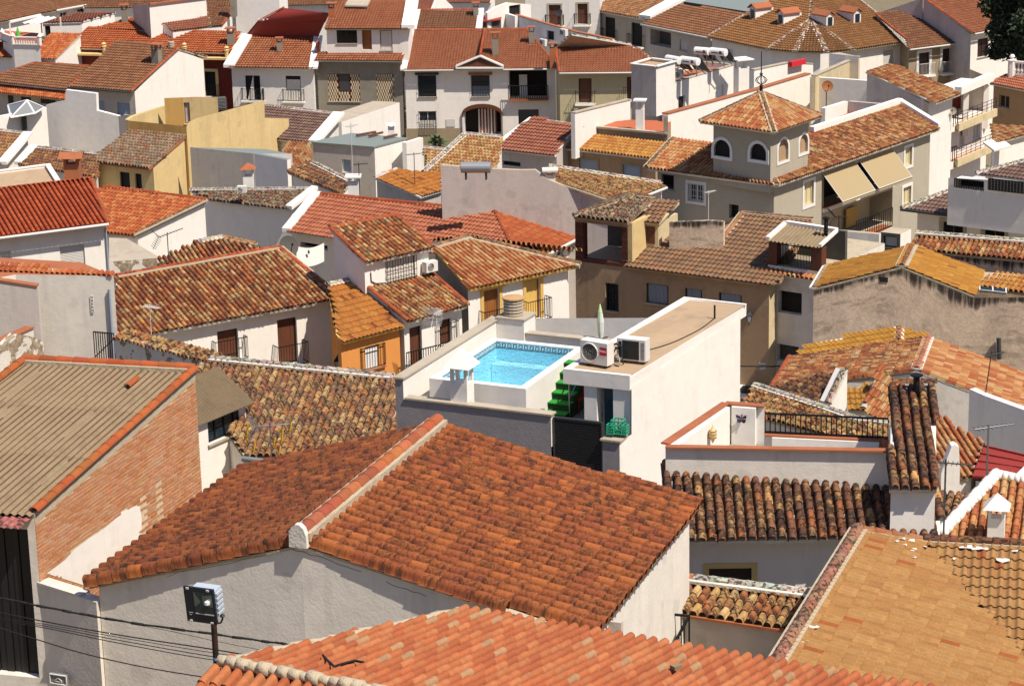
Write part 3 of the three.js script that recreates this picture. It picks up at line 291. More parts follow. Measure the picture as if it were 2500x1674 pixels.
// free-standing party wall with a broken top line: [pixel, height] at both ends, pixels between
function partyWall(id, label, mat, first, h0, mids, last, h1, o = {}) { const A = at(first, h0), B = at(last, h1), d = flat(A, B), H = new House(o.name || 'party_wall', label, o.cat || 'wall', o.group); H.anchor(A); const tops = [A, ...mids.map((p) => onWall(p, A, d)), B], t = o.t || 0.28, n = V(-d.z, 0, d.x); if (n.dot(V(EYE.x - A.x, 0, EYE.z - A.z)) < 0) n.negate(); H.W = [H.wall(mat, tops, null, o.open, { y0: o.y0, drip: o.drip })]; const bk = tops.map((p) => add(p, -n.x * t, 0, -n.z * t)); H.wall(mat, bk.slice().reverse(), up(A, 0).add(n), [], { y0: o.y0 }); H.wall(mat, [A, bk[0]], up(B, 0), [], { y0: o.y0 }); H.wall(mat, [B, bk[bk.length - 1]], up(A, 0), [], { y0: o.y0 });
const m = new MB(); for (let i = 0; i < tops.length - 1; i++) m.quad(tops[i], tops[i + 1], bk[i + 1], bk[i]); H.put(m, 'wall_top', M[o.top || mat]); if (o.cope) for (let i = 0; i < tops.length - 1; i++) H.bar(add(tops[i], -n.x * t / 2, 0, -n.z * t / 2), add(tops[i + 1], -n.x * t / 2, 0, -n.z * t / 2), t + 0.08, 0.06, o.cope, 'coping', 0.002); LOG.push(`${id}: wall L=${A.distanceTo(B).toFixed(1)} d=${(-A.z).toFixed(0)}..${(-B.z).toFixed(0)}`); if (o.then) o.then(H, { A, B, d, n, tops }); return H.finish(); }
// ───────── ground ─────────
{ const m = new MB(), xs = [-4000, -900, -300, -150, -80, -40, -20, 0, 20, 40, 80, 150, 300, 900, 4000], zs = [400, 100, 0, -30, -36, -42, -48, -54, -62, -68, -74, -84, -100, -120, -140, -165, -190, -240, -300, -500, -1200, -5000]; const k = zs.map((z) => xs.map((x) => m.vert(V(x, ground(x, z), z), x, z))); for (let j = 0; j < zs.length - 1; j++) for (let i = 0; i < xs.length - 1; i++) { m.tri(k[j][i], k[j][i + 1], k[j + 1][i + 1]); m.tri(k[j][i], k[j + 1][i + 1], k[j + 1][i]); } const g = m.build('ground', M.earth, scene); g.userData.kind = 'structure'; }
// ───────── F1: gabled house with the rust-red barrel tile roof ─────────
const G0 = at(c31(395, 290), 22.3), G1 = at(c21(1600, 770), 22.3), gDir = flat(G0, G1);
const EL0 = at(c30(752, 655), 20.75), EL1 = onWall(c20(2120, 1150), EL0, gDir), ER0 = at(c32(750, 1110), 20.9), ER1 = onWall(c22(1690, 1490), ER0, gDir);
EL1.y = EL0.y; ER1.y = ER0.y;
LOG.push('F1 ridge L ' + G0.distanceTo(G1).toFixed(2) + ' left run ' + Math.hypot(EL0.x - G0.x, EL0.z - G0.z).toFixed(2) + ' right run ' + Math.hypot(ER0.x - G0.x, ER0.z - G0.z).toFixed(2) + ' skews ' + flat(G0, EL0).dot(gDir).toFixed(2) + ' ' + flat(G0, ER0).dot(gDir).toFixed(2) + ' gdir ' + gDir.toArray().map((v) => v.toFixed(2)) + ' EL len ' + EL0.distanceTo(EL1).toFixed(2) + ' ER ' + ER0.distanceTo(ER1).toFixed(2) + ' d ' + (-G0.z).toFixed(1));
const f1 = new House('gabled_house', 'white gabled house under the large rust red barrel tile roof in the foreground', 'house');
{
const G1b = G1; f1.anchor(G0);
const oR = [ER0, ER1, G1b, EL1, EL0, G0];
const W = f1.shell('whiteOld', oR, { inset: [0.28, 0.05, 0.05, 0.25, 0.05, 0.05], drop: 0.14, drip: [] });
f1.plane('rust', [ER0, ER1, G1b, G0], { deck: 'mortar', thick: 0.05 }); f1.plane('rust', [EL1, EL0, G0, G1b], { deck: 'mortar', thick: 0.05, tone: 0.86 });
f1.ridge(G0, G1b, { single: true, mortar: 0.16, mh: 0.18, lift: 0.15, r: 0.16, len: 0.47, pal: ['#b9683a', '#b3613a', '#bd7044', '#a9583a'], mat: 'clean' });
{ const m = new MB(), d = flat(EL0, G0); const o = add(G0, 0, -0.16, 0).av(gDir, -0.1), pr = [[-0.2, 0], [-0.19, 0.28], [-0.14, 0.42], [-0.05, 0.5], [0.05, 0.5], [0.14, 0.42], [0.19, 0.28], [0.2, 0]], P = ([x, y], k) => o.clone().av(d, x).add(V(0, y, 0)).av(gDir, k); m.poly(pr.map((p) => P(p, 0)), pr); for (let i = 0; i < 7; i++) m.quad(P(pr[i], 0), P(pr[i + 1], 0), P(pr[i + 1], 0.14), P(pr[i], 0.14)); f1.put(m, 'ridge_end', M.mortarWhite); }
// white cornice under the right eave and a bricked-up window below it
const wR = W[0]; { const m = new MB(); for (let i = 0; i < 9; i++) { const v = ER0.y - 0.55 - i * 0.14; m.hexa(wR.P(0.5, v - 0.1, 0.02), wR.d.clone().ms(1.1), V(0, 0.1, 0), wR.n.clone().ms(0.05)); } f1.put(m, 'louvre', M.white2); }
{ const m = new MB(); m.hexa(wR.P(1.75, ER0.y - 2.2, 0.02), wR.d.clone().ms(0.14), V(0, 1.7, 0), wR.n.clone().ms(0.3)); f1.put(m, 'pilaster', M.lilac); const t = new MB(); t.hexa(wR.P(0.5, ER0.y - 1.75, 0.02), wR.d.clone().ms(1.2), V(0, 0.06, 0), wR.n.clone().ms(0.28)); f1.put(t, 'sill', M.terraCoping); }
// cracks in the render of the gable
const wG = W[5]; f1.gable = wG;
for (const ax of [[c30(2316, 430), c30(2100, 470), c30(1900, 520), c30(1650, 560), c30(1450, 620)], [c31(0, 440), c31(180, 410), c31(330, 380), c31(430, 400)], [c31(430, 400), c31(560, 440), c31(660, 475), c31(800, 530), c31(930, 575)], [c31(1150, 660), c31(1260, 710), c31(1380, 750), c31(1500, 790)]]) { const w = W[ax[0][0] < 730 ? 4 : 5]; const m = new MB(); const pts = ax.flatMap((p, i) => { const q = onWall(p, w.A, w.d); return i ? [mix(onWall(ax[i - 1], w.A, w.d), q, 0.5).add(V(0, rr(-0.03, 0.03), 0)), q] : [q]; }).map((p) => p.av(w.n, 0.001)); m.tube(pts, 0.006, 3); f1.put(m, 'crack', M.darkGrey); }
// electricity meter box at the foot of the wall
{ const w = W[4], a = onWall(c30(432, 1450), w.A, w.d), b = onWall(c30(590, 1562), w.A, w.d), L = (b.x - a.x) / w.d.x; const m = new MB(), dd = w.d.clone().ms(L); m.hexa(V(a.x, b.y, a.z).av(w.n, -0.02), dd, V(0, a.y - b.y, 0), w.n.clone().ms(0.06)); const root = thing('meter_box', 'grey metal meter box set into the wall at the bottom left', 'box'); root.position.copy(a); const bx = m.build('door', M.greyPaint, root); bx.position.copy(a).negate(); const fr = new MB(); const Q = (u, v) => V(a.x + dd.x * u, lerp(b.y, a.y, v), a.z + dd.z * u).av(w.n, 0.045); for (const [p, q] of [[[0.03, 0.05], [0.97, 0.05]], [[0.97, 0.05], [0.97, 0.95]], [[0.97, 0.95], [0.03, 0.95]], [[0.03, 0.95], [0.03, 0.05]]]) fr.tube([Q(...p), Q(...q)], 0.018, 5); fr.build('frame', M.gutterLight, bx); const em = new MB(); em.tube([Q(0.3, 0.35), Q(0.5, 0.65), Q(0.72, 0.4)], 0.012, 4); em.tube([Q(0.3, 0.3), Q(0.72, 0.3)], 0.01, 4); em.build('emblem', M.gutterLight, bx); }
f1.finish();
}
// ───────── B1: brick building with corrugated fibre cement roof ─────────
const BE1 = at(c20(290, 1545), 21.95), BR1 = onWall(c20(1690, 300), BE1, gDir);
{
const b = new House('brick_shed', 'tall brick shed with a grey corrugated sheet roof at the left edge', 'shed'), side = flat(G0, EL0);
const slope = (BR1.y - BE1.y) / Math.hypot(BR1.x - BE1.x, BR1.z - BE1.z); LOG.push('B1 rise ' + (BR1.y - BE1.y).toFixed(2) + ' run ' + Math.hypot(BR1.x - BE1.x, BR1.z - BE1.z).toFixed(2) + ' pitch ' + (Math.atan(slope) * 57.3).toFixed(1));
const BR0p = at(c20(240, 215), BR1.y), ridgeDir = flat(BR1, BR0p), BR0 = along(BR1, ridgeDir, BR0p.distanceTo(BR1) * 1.02), BE0 = along(BE1, ridgeDir, BR0p.distanceTo(BR1) * 1.02); LOG.push('B1 ridge len ' + BR1.distanceTo(BR0).toFixed(2) + ' dot ' + ridgeDir.dot(gDir).toFixed(2));
b.anchor(BE1); const sl = BR1.clone().sub(BE1).normalize();
const far = V(0, 0, 0);
// shell: front (garage), back and the left side; the brick side is built brick by brick
const C = mix(BE0, BR1, 0.5); const ledge = 20.3;
const WB = b.wall('mortarBrick', [add(BE1, 0, -0.12, 0), add(BR1, 0, -0.12, 0)], C); const front = b.wall('whiteOld', [add(BE0, 0, -0.12, 0), add(BE1, 0, -0.12, 0)], C, [{ px: [c30(-900, 120), c30(340, 1500)], k: 'void', back: 'dark', dep: 0.3 }]); b.wall('whiteOld', [add(BR0, 0, -0.12, 0), add(BE0, 0, -0.12, 0)], C); b.wall('whiteOld', [add(BR1, 0, -0.12, 0), add(BR0, 0, -0.12, 0)], C);
// dark ribbed garage door inside the opening
{ const w = front, a = onWall(c30(240, 180), w.A, w.d), u1 = (a.x - w.A.x) * w.d.x + (a.z - w.A.z) * w.d.z, yT = a.y, m = new MB(); for (let u = u1 - 0.02, i = 0; u > u1 - 5; u -= 0.17, i++) m.hexa(w.P(u - 0.16, w.y0, 0.2 + (i % 2) * 0.025), w.d.clone().ms(0.155), V(0, yT - w.y0 - 0.02, 0), w.n.clone().ms(-0.02)); b.put(m, 'garage_door', M.acDark); }
// bricks
const n = WB.n, d = WB.d, bw = 0.31, bh = 0.084, yLow = 18.6, L = WB.L; const cols = ['#c08458', '#c28a62', '#c68c5e', '#bb7a4a', '#c49472', '#bf8462', '#c48e66'].map(hexlin); const bricks = [];
reseed(77); const hole = { u0: 0, u1: 0 }; { const p = onWall(c20(1215, 1400), WB.A, d), q = onWall(c20(1400, 1270), WB.A, d); hole.u0 = (p.x - WB.A.x) * d.x + (p.z - WB.A.z) * d.z; hole.u1 = (q.x - WB.A.x) * d.x + (q.z - WB.A.z) * d.z; hole.y = q.y; }
// white plaster patch at the foot: its upper edge
const patch = [c30(400, 590), c30(560, 470), c30(640, 380), c30(760, 290), c30(900, 200), c30(1000, 110), c30(1040, 60), c30(1150, 10), c20(1205, 1470), c20(1225, 1568), c30(1225, 290), c30(1000, 500), c30(750, 700)].map((p) => onWall(p, WB.A, d)).map((p) => [(p.x - WB.A.x) * d.x + (p.z - WB.A.z) * d.z, p.y]);
for (let j = 0; yLow + j * bh < BR1.y; j++) for (let i = -1; i * bw < L; i++) { let u = i * bw + (j % 2) * bw / 2 + rr(-0.006, 0.006), v = yLow + j * bh, wd = bw - 0.02; const topv = BE1.y + slope * (u + bw / 2) - 0.2; if (v + bh > topv) continue; let u1 = Math.min(u + wd, L - 0.004); u = Math.max(u, 0.004); if (u1 - u < 0.05) continue; if (inPoly(patch, (u + u1) / 2, v + 0.03)) continue; const infill = u > hole.u0 && u1 < hole.u1 && v < hole.y; const f = (Math.abs(u - hole.u0) < 0.13 || Math.abs(u1 - hole.u1) < 0.06) && v < hole.y + 0.05; if (f) continue; const p = WB.P(u, v); bricks.push({ u, u1, v, p, vis: inView(p), d: p.distanceTo(EYE), infill }); }
const order = bricks.filter((q) => q.vis).sort((a, q) => a.d - q.d), single = new Set(order.slice(0, 300)); const rest = new MB(); const boxes = cols.map((c, i) => { const m = new MB(); m.col = c; m.hexa(V(0, 0, 0), V(1, 0, 0), V(0, bh - 0.024, 0), V(0, 0, 1), i * 0.3); return m.geom(); }); const mat = claym('brick', T.brick, 0.003); mat.map = T.brick;
const bwall = b.put(new MB().quad(WB.P(0.01, yLow, 0.03), WB.P(L - 0.01, yLow, 0.03), WB.P(L - 0.01, yLow + 0.1, 0.03), WB.P(0.01, yLow + 0.1, 0.03)), 'brick_wall', M.mortarBrick);
for (const q of bricks) { const proud = 0.008 + rr(0, 0.007), ci = q.infill ? (rnd() < 0.3 ? 3 : 4) : Math.floor(rnd() * 7); if (single.has(q)) { const m = new THREE.Mesh(boxes[ci], mat); m.name = 'brick'; const X = d.clone().ms(q.u1 - q.u), Z = n.clone().ms(proud + 0.01), O = WB.P(q.u, q.v, 0.01); m.matrix.makeBasis(X, V(0, 1, 0), Z).setPosition(O); m.matrix.decompose(m.position, m.quaternion, m.scale); m.castShadow = m.receiveShadow = true; bwall.add(m); } else { rest.col = cols[ci].map((c) => c * rr(0.93, 1.06)); rest.hexa(WB.P(q.u, q.v, 0.01), d.clone().ms(q.u1 - q.u), V(0, bh - 0.024, 0), n.clone().ms(proud + 0.01), rnd() * 3); } }
b.put(rest, 'brick_field', mat).userData.kind = 'stuff';
{ const m = new MB(), sh = new THREE.Shape(patch.map(([u, v]) => new THREE.Vector2(u, v))), g = new THREE.ShapeGeometry(sh); const gp = g.attributes.position, k0 = m.n; for (let i = 0; i < gp.count; i++) m.vert(WB.P(gp.getX(i), gp.getY(i), -0.012), gp.getX(i), gp.getY(i)); for (const i of g.index.array) m.i.push(k0 + i); b.put(m, 'plaster_patch', M.white); }
// mortar bed under the verge tiles
{ const m = new MB(); m.hexa(add(BE1, 0, -0.25, 0).av(n, -0.05), BR1.clone().sub(BE1), V(0, 0.25, 0), n.clone().ms(0.062)); b.put(m, 'verge_mortar', M.mortar); }
// corrugated sheets, three overlapping rows
{ const e = ridgeDir.clone().negate(), W2 = BR0.distanceTo(BR1), len = BE0.distanceTo(BR0), nrm = e.clone().cross(sl); if (nrm.y < 0) nrm.negate(); const per = 0.18, amp = 0.028, rows = [[-0.12, len * 0.36], [len * 0.35, len * 0.68], [len * 0.67, len + 0.05]]; let deckM;
{ const m = new MB(), o = BE0.clone().av(nrm, -0.07); m.quad(o, along(o, e, W2 - 0.1), along(along(o, e, W2 - 0.1), sl, len), along(o, sl, len)); deckM = b.put(m, 'roof', M.mortar); }
const sheets = 7, sw = W2 / sheets; rows.forEach(([v0, v1], r) => { for (let k = 0; k < sheets; k++) { const m = new MB(), N = Math.round(sw / per * 8), off = (r % 2 ? 0.5 : 0) * 0; let prev; for (let i = 0; i <= N; i++) { const u = k * sw + i / N * sw + (k ? 0 : 0) , h = Math.sin(u / per * Math.PI * 2) * amp + 0.012 * (3 - r) * 0; const lift = (2 - r) * 0; const a = BE0.clone().av(e, u).av(sl, v0).av(nrm, h + 0.016), c = BE0.clone().av(e, u).av(sl, v1).av(nrm, h + (k % 2) * 0.004); const ia = m.vert(a, u, v0), ic = m.vert(c, u, v1), a2 = m.vert(a.clone().av(nrm, -0.012), u, v0 - 0.02); if (prev) { m.tri(prev[0], ia, ic); m.tri(prev[0], ic, prev[1]); m.tri(prev[2], a2, ia); m.tri(prev[2], ia, prev[0]); } prev = [ia, ic, a2]; } m.build('corrugated_sheet', M.cement, deckM); } }); { const m = new MB(); reseed(3); for (let k = 0; k * per < W2; k++) for (let v = 0; v < len; ) { const dl = rr(0.3, 1.6), u = (k + 0.75) * per; if (u > W2 - 0.06) break; if (rnd() < 0.96) { const w = rr(0.014, 0.026), P = (a, b) => BE0.clone().av(e, u + a).av(sl, Math.min(b, len)).av(nrm, -amp + 0.022); m.quad(P(-w, v), P(w, v), P(w, v + dl), P(-w, v + dl)); } v += dl; } b.put(m, 'groove_dirt', std('grooveDirt', '#6a4a32', { map: T.cement })); }
// red metal drip strip at the eave
{ const m = new MB(); let prev; for (let i = 0; i <= 300; i++) { const u = i / 300 * W2, h = Math.sin(u / 0.16 * Math.PI * 2) * 0.022 - 0.05; const a = BE0.clone().av(e, u).av(sl, -0.62).av(nrm, h), c = BE0.clone().av(e, u).av(sl, 0.1).av(nrm, h); const ia = m.vert(a, u, 0), ic = m.vert(c, u, 1); if (prev) { m.tri(prev[0], ia, ic); m.tri(prev[0], ic, prev[1]); } prev = [ia, ic]; } b.put(m, 'eave_sheet', std('roseSheet', '#a0605a', { map: T.clayLichen, roughness: 0.8 })); }
{ const m = new MB(), u = W2 * 0.752, v = len * 0.9; b.ridge(BE0.clone().av(e, u).av(sl, v - 0.5).av(nrm, 0.05), BE0.clone().av(e, u).av(sl, v).av(nrm, 0.05), { len: 0.5, r: 0.09, pal: ['#b9582a'] }); }
}
b.ridge(add(BE1, 0, 0.04, 0), add(BR1, 0, 0.04, 0), { single: true, len: 0.42, r: 0.12, pal: ['#b8602a', '#bb652e', '#b05a2a'] });
{ const A = add(BR0, 0, 0.04, 0), B = add(BR1, 0, 0.06, 0); b.bar(add(A, 0, -0.08, 0), add(B, 0, -0.08, 0), 0.4, 0.1, 'mortar', 'ridge_mortar'); b.ridge(A, B, { single: true, len: 0.44, r: 0.13, pal: ['#bb5c28', '#b5562a', '#c06630'] }); }
b.ridge(add(BE0, 0, 0.04, 0), add(BR0, 0, 0.04, 0), { len: 0.42, r: 0.12, pal: ['#b8602a'] });
// ledge between the shed and the gabled house
{ const A = BE1.clone(), B = EL0.clone(), m = new MB(); m.hexa(V(A.x, ledge - 3, A.z), V(B.x - A.x, 0, B.z - A.z).ms(1.16), V(0, 3 + 0.02, 0), gDir.clone().ms(0.3)); b.put(m, 'front_wall', M.whiteOld); const k = new MB(); k.bar(V(A.x, ledge + 0.02, A.z).av(gDir, 0.15), V(lerp(A.x, B.x, 0.85), ledge + 0.02, lerp(A.z, B.z, 0.85)).av(gDir, 0.15), 0.34, 0.05); b.put(k, 'wall_cap', M.mortarWhite); }
b.finish();
}
// ───────── P1: white pool house ─────────
const SA = at(c22(480, 288), 21), SB = at(c22(1060, 350), 21), SC = at(c12(2078, 1180), 21), SD = at(c12(1540, 1120), 21);
const pF = flat(SA, SB), pR = V(pF.z, 0, -pF.x);   // along the front (to the right) and away from the viewer
const PF = onWall(c22(972, 925), SB, pR), LP = onWall(c21(1225, 370), PF, pF), LB = onWall(c11(2085, 1375), LP, pR);
const RIM = 20.3, FLOOR = 19.05, parTop = onWall(c21(1800, 605), PF, pF).y;
LOG.push(`P1 PF ${PF.y.toFixed(2)} LP ${LP.y.toFixed(2)} LB ${LB.y.toFixed(2)} par ${parTop.toFixed(2)} frontW ${PF.distanceTo(LP).toFixed(2)} len ${LP.distanceTo(LB).toFixed(2)} k ${Math.hypot(PF.x - SB.x, PF.z - SB.z).toFixed(2)}`);
std('poolShade', '#8f8b8e', PO);  // front wall of the white house, its shade put into the grey
{
const P = new House('pool_house', 'white flat roofed house with a roof terrace and a raised pool', 'house'); P.anchor(PF);
const len = SB.distanceTo(SC) - 0.45, y0 = 12, tw = 0.24;
const S = (p, f, r, y) => V(p.x + pF.x * f + pR.x * r, y, p.z + pF.z * f + pR.z * r);
const k = (PF.x - SB.x) * pR.x + (PF.z - SB.z) * pR.z, wTot = (LP.x - SB.x) * pF.x + (LP.z - SB.z) * pF.z;   // k: front wall in front of the annex, wTot: left wall (negative)
const pW = flat(SB, SC), LW = (f, r, y) => { const q = along(along(SB, pF, f), pW, r); q.y = y; return q; }, L = (f, r, y) => S(SB, f, r, y), wallTop = 21 - 0.3, back = (LB.x - SB.x) * pR.x + (LB.z - SB.z) * pR.z;
LOG.push(`P1 k ${k.toFixed(2)} wTot ${wTot.toFixed(2)} back ${back.toFixed(2)} len ${len.toFixed(2)}`);
const solid = (name, mat, f0, f1, r0, r1, a, b, parent) => { const m = new MB(); m.hexa(L(f0, r0, a), pF.clone().ms(f1 - f0), V(0, b - a, 0), pR.clone().ms(r1 - r0)); return P.put(m, name, M[mat], parent); };
// right wall: stepped down in front of the annex
P.wall('white', [L(0, k, PF.y), LW(-0.003, -0.02, PF.y), LW(-0.003, 0, wallTop), LW(-0.003, len, wallTop)], L(-2, 3, 0), [], { y0 });
P.wall('white', [LW(0, len, wallTop), L(wTot, len, 20.0)], L(-2, 3, 0), [], { y0 });
// front wall with the gate opening: low parapet, tall left corner
const lx = wTot, gate0 = (onWall(c22(385, 790), PF, pF).x - SB.x) / pF.x, q = (p) => { const a = onWall(p, PF, pF); return (a.x - SB.x) * pF.x + (a.z - SB.z) * pF.z; };
const g0 = q(c22(375, 800)), g1 = q(c22(822, 900));
P.wall('poolShade', [L(lx, k, LP.y), L(lx + 0.24, k, LP.y), L(lx + 0.245, k, parTop), L(g0, k, parTop), L(g0 + 0.002, k, FLOOR - 1.3), L(g1, k, FLOOR - 1.3), L(g1 + 0.002, k, PF.y), L(0, k, PF.y)], L(-2, 3, 0), [], { y0 });
P.wall('white', [L(lx, k, LP.y), L(lx, len, LB.y)], L(-2, 3, 0), [], { y0 });
// inner faces and copings of the parapets
solid('parapet', 'white2', lx + 0.003, lx + tw, k + 0.003, back, FLOOR, LP.y - 0.004); solid('parapet', 'white2', lx + tw, g0, k + 0.003, k + tw, FLOOR, parTop - 0.004); solid('parapet', 'white2', lx + tw, -1.9, back - tw, back, FLOOR, LP.y - 0.35);
solid('coping', 'coping', lx - 0.04, lx + tw + 0.04, k - 0.04, back + 0.04, LP.y, LP.y + 0.05); solid('coping', 'coping', lx + tw + 0.044, g0 + 0.04, k - 0.04, k + tw + 0.04, parTop, parTop + 0.05); solid('coping', 'coping', lx + tw + 0.044, -1.95, back - tw - 0.04, back + 0.04, LP.y - 0.35, LP.y - 0.3);
solid('gate_pillar', 'white2', g1 + 0.003, -0.003, k + 0.003, k + 0.45, FLOOR - 1.3, PF.y - 0.003); solid('coping', 'coping', g1 - 0.05, 0.05, k - 0.05, k + 0.5, PF.y, PF.y + 0.05);
solid('floor', 'concrete', lx + tw, -0.004, k + tw, len - 0.01, FLOOR - 0.15, FLOOR);
// slab roof of the annex with its parapet rim
{ const ro = new MB(); ro.hexa(V(SA.x, 20.6, SA.z), SB.clone().sub(SA), V(0, 0.36, 0), SD.clone().sub(SA)); const slab = P.put(ro, 'roof_slab', M.white2); const t = new MB(); t.quad(LW(-1.82, 0.08, 20.964), LW(-0.03, 0.08, 20.964), LW(-0.03, len + 0.4, 20.964), LW(-1.75, len + 0.4, 20.964)); t.build('roof_screed', M.terrazzo, slab); const rim = new MB(); rim.hexa(V(SA.x, 20.962, SA.z), SB.clone().sub(SA), V(0, 0.05, 0), pR.clone().ms(0.12)); rim.hexa(along(V(SA.x, 20.962, SA.z), pR, 0.121), pF.clone().ms(0.16), V(0, 0.05, 0), SD.clone().sub(SA).ms(0.98)); rim.hexa(along(V(SD.x, 20.962, SD.z), pR, -0.1), SC.clone().sub(SD), V(0, 0.04, 0), pR.clone().ms(0.1)); rim.build('roof_rim', M.white2, slab); }
// annex: two pillars, glazed recess, back wall
const pil0 = (onWall(c22(665, 600), L(0, 0.06, 0), pF)), pa = (pil0.x - SB.x) * pF.x + (pil0.z - SB.z) * pF.z; solid('pillar', 'white2', pa, pa + 0.36, 0.06, 0.42, FLOOR, 20.59); solid('corner_pier', 'white2', -0.5, -0.004, 0.06, 0.5, FLOOR, 20.59);
solid('annex_wall', 'white2', -1.8, -0.02, 2.6, 2.8, FLOOR, 20.59); solid('annex_wall', 'white2', -1.9, -1.75, 2.0, len - 0.2, FLOOR, 20.59);
{ const m = new MB(); m.hexa(L(-0.85, 0.3, FLOOR + 0.05), pF.clone().ms(0.34), V(0, 1.6, 0), pR.clone().ms(0.02)); const g = P.put(m, 'glass_door', std('glassGreen', '#27424a', { roughness: 0.08 })); const f = new MB(); for (const x of [-0.86, -0.51]) f.hexa(L(x - 0.02, 0.28, FLOOR), pF.clone().ms(0.04), V(0, 1.67, 0), pR.clone().ms(0.05)); f.build('frame', M.greyPaint, g); }
// gate of dark slats
{ const m = new MB(); for (let i = 0; i < 30; i++) { const y = FLOOR - 1.2 + i * 0.066; if (y > parTop - 0.1) break; m.hexa(L(g0 + 0.06, k + 0.08, y), pF.clone().ms(g1 - g0 - 0.1), V(0, 0.05, 0), pR.clone().ms(0.02)); } const gt = P.put(m, 'gate', M.acDark); const f = new MB(); for (const x of [g0 + 0.03, g1 - 0.06]) f.hexa(L(x, k + 0.06, FLOOR - 1.3), pF.clone().ms(0.04), V(0, parTop - FLOOR + 1.25, 0), pR.clone().ms(0.05)); f.hexa(L(g0 + 0.07, k + 0.06, parTop - 0.08), pF.clone().ms(g1 - g0 - 0.13), V(0, 0.05, 0), pR.clone().ms(0.05)); f.build('gate_frame', M.gutter, gt); const b = new MB(); b.hexa(L(g0 + 0.07, k + 0.12, FLOOR - 1.3), pF.clone().ms(g1 - g0 - 0.13), V(0, parTop - FLOOR + 1.2, 0), pR.clone().ms(0.01)); b.build('backing_sheet', M.dark, gt); }
P.chimney(L(q(c21(1800, 610)) - 0.12, k + 0.36, parTop - 0.6), 0.5, 1.62, { dir: pF, mat: 'white2', cap: 'pyramid', capMat: 'white2', capH: 1.0 });
// block with a round louvred cowl at the far end of the left parapet
{ const c = onWall(c11(2190, 1310), along(LP, pF, 0.5), pR); const fr = (c.x - SB.x) * pF.x + (c.z - SB.z) * pF.z, rb = (c.x - SB.x) * pR.x + (c.z - SB.z) * pR.z; const blk = solid('vent_block', 'white2', fr - 0.25, fr + 0.62, rb - 0.1, rb + 0.75, FLOOR, c.y); const m = new MB(); m.hexa(L(fr - 0.28, rb - 0.13, c.y + 0.003), pF.clone().ms(0.93), V(0, 0.05, 0), pR.clone().ms(0.91)); m.build('coping', M.coping, blk); const ct = L(fr + 0.12, rb + 0.3, c.y + 0.05), w = new MB(); for (let i = 0; i < 5; i++) w.lathe(add(ct, 0, 0.02 + i * 0.095, 0), [[0.2, 0], [0.3, 0.0], [0.3, 0.05], [0.2, 0.085]], 16); w.lathe(add(ct, 0, 0.0, 0), [[0.2, 0], [0.2, 0.5]], 16); const cow = w.build('cowl', M.coping, blk); const cp = new MB(); cp.lathe(add(ct, 0, 0.5, 0), [[0.33, 0], [0.33, 0.04], [0.0, 0.09]], 16); cp.build('cowl_cap', std('cowlTop', '#b99567', PO), cow); }
// raised pool
const pc = [c21(1595, 348), c21(2130, 42), c22(618, 112), c22(78, 432)].map((p) => at(p, RIM)); const bc = pc[1].distanceTo(pc[2]);
LOG.push('pool ' + pc.map((p, i) => p.distanceTo(pc[(i + 1) % 4]).toFixed(2)).join(' ') + ' dots ' + flat(pc[0], pc[1]).dot(flat(pc[1], pc[2])).toFixed(2) + ' vs pR ' + flat(pc[0], pc[1]).dot(pR).toFixed(2));
{ const fo = (p) => [(p.x - SB.x) * pF.x + (p.z - SB.z) * pF.z, (p.x - SB.x) * pR.x + (p.z - SB.z) * pR.z], fr = pc.map(fo); const f0 = (fr[0][0] + fr[1][0]) / 2, f1 = (fr[2][0] + fr[3][0]) / 2, r0 = (fr[0][1] + fr[3][1]) / 2, r1 = (fr[1][1] + fr[2][1]) / 2; LOG.push(`pool f ${f0.toFixed(2)} ${f1.toFixed(2)} r ${r0.toFixed(2)} ${r1.toFixed(2)} raw ${fr.flat().map((v) => v.toFixed(2))}`); P.pool = { f0, f1, r0, r1 };
const t = 0.22, WL = RIM - 0.22, D = RIM - 1.15; const wall = (a, b, c, d) => { const m = new MB(); m.hexa(L(a, c, FLOOR), pF.clone().ms(b - a), V(0, RIM - FLOOR, 0), pR.clone().ms(d - c)); return m; };
const shellM = new MB(); for (const [a, b, c, d] of [[f0 - t, f0, r0 - t, r1 + t], [f1, f1 + t, r0 - t, r1 + t], [f0, f1, r0 - t, r0], [f0, f1, r1, r1 + t]]) shellM.hexa(L(a, c, FLOOR), pF.clone().ms(b - a), V(0, RIM - FLOOR, 0), pR.clone().ms(d - c)); const pool = P.put(shellM, 'pool', M.white2);
{ const m = new MB(); const a = 0.004; m.quad(L(f0 + a, r0 + a, D), L(f1 - a, r0 + a, D), L(f1 - a, r1 - a, D), L(f0 + a, r1 - a, D)); for (const [p, s] of [[[f0 + a, r0 + a], [f1 - a, r0 + a]], [[f1 - a, r0 + a], [f1 - a, r1 - a]], [[f1 - a, r1 - a], [f0 + a, r1 - a]], [[f0 + a, r1 - a], [f0 + a, r0 + a]]]) m.quad(L(...p, D), L(...s, D), L(...s, RIM - 0.02), L(...p, RIM - 0.02)); m.build('pool_lining', std('poolBlue', '#c4ecf3', { roughness: 0.5 }), pool); }
{ const m = new MB(); m.hexa(L(f0 + 0.01, r0 + 0.01, WL), pF.clone().ms(f1 - f0 - 0.02), V(0, -0.004, 0), pR.clone().ms(r1 - r0 - 0.02)); const bump = tex(256, 1.1, false, (u, v) => g3(0.5 * fbm(u * 6, v * 6, 6, 3, 701) + 0.5 * fbm(u * 14, v * 14, 14, 3, 709))); const water = new THREE.MeshPhysicalMaterial({ color: 0xe6f6fb, roughness: 0.03, transmission: 1, thickness: 0, ior: 1.33, bumpMap: bump, bumpScale: 0.05 }); water.name = 'water'; m.build('water', water, pool); }
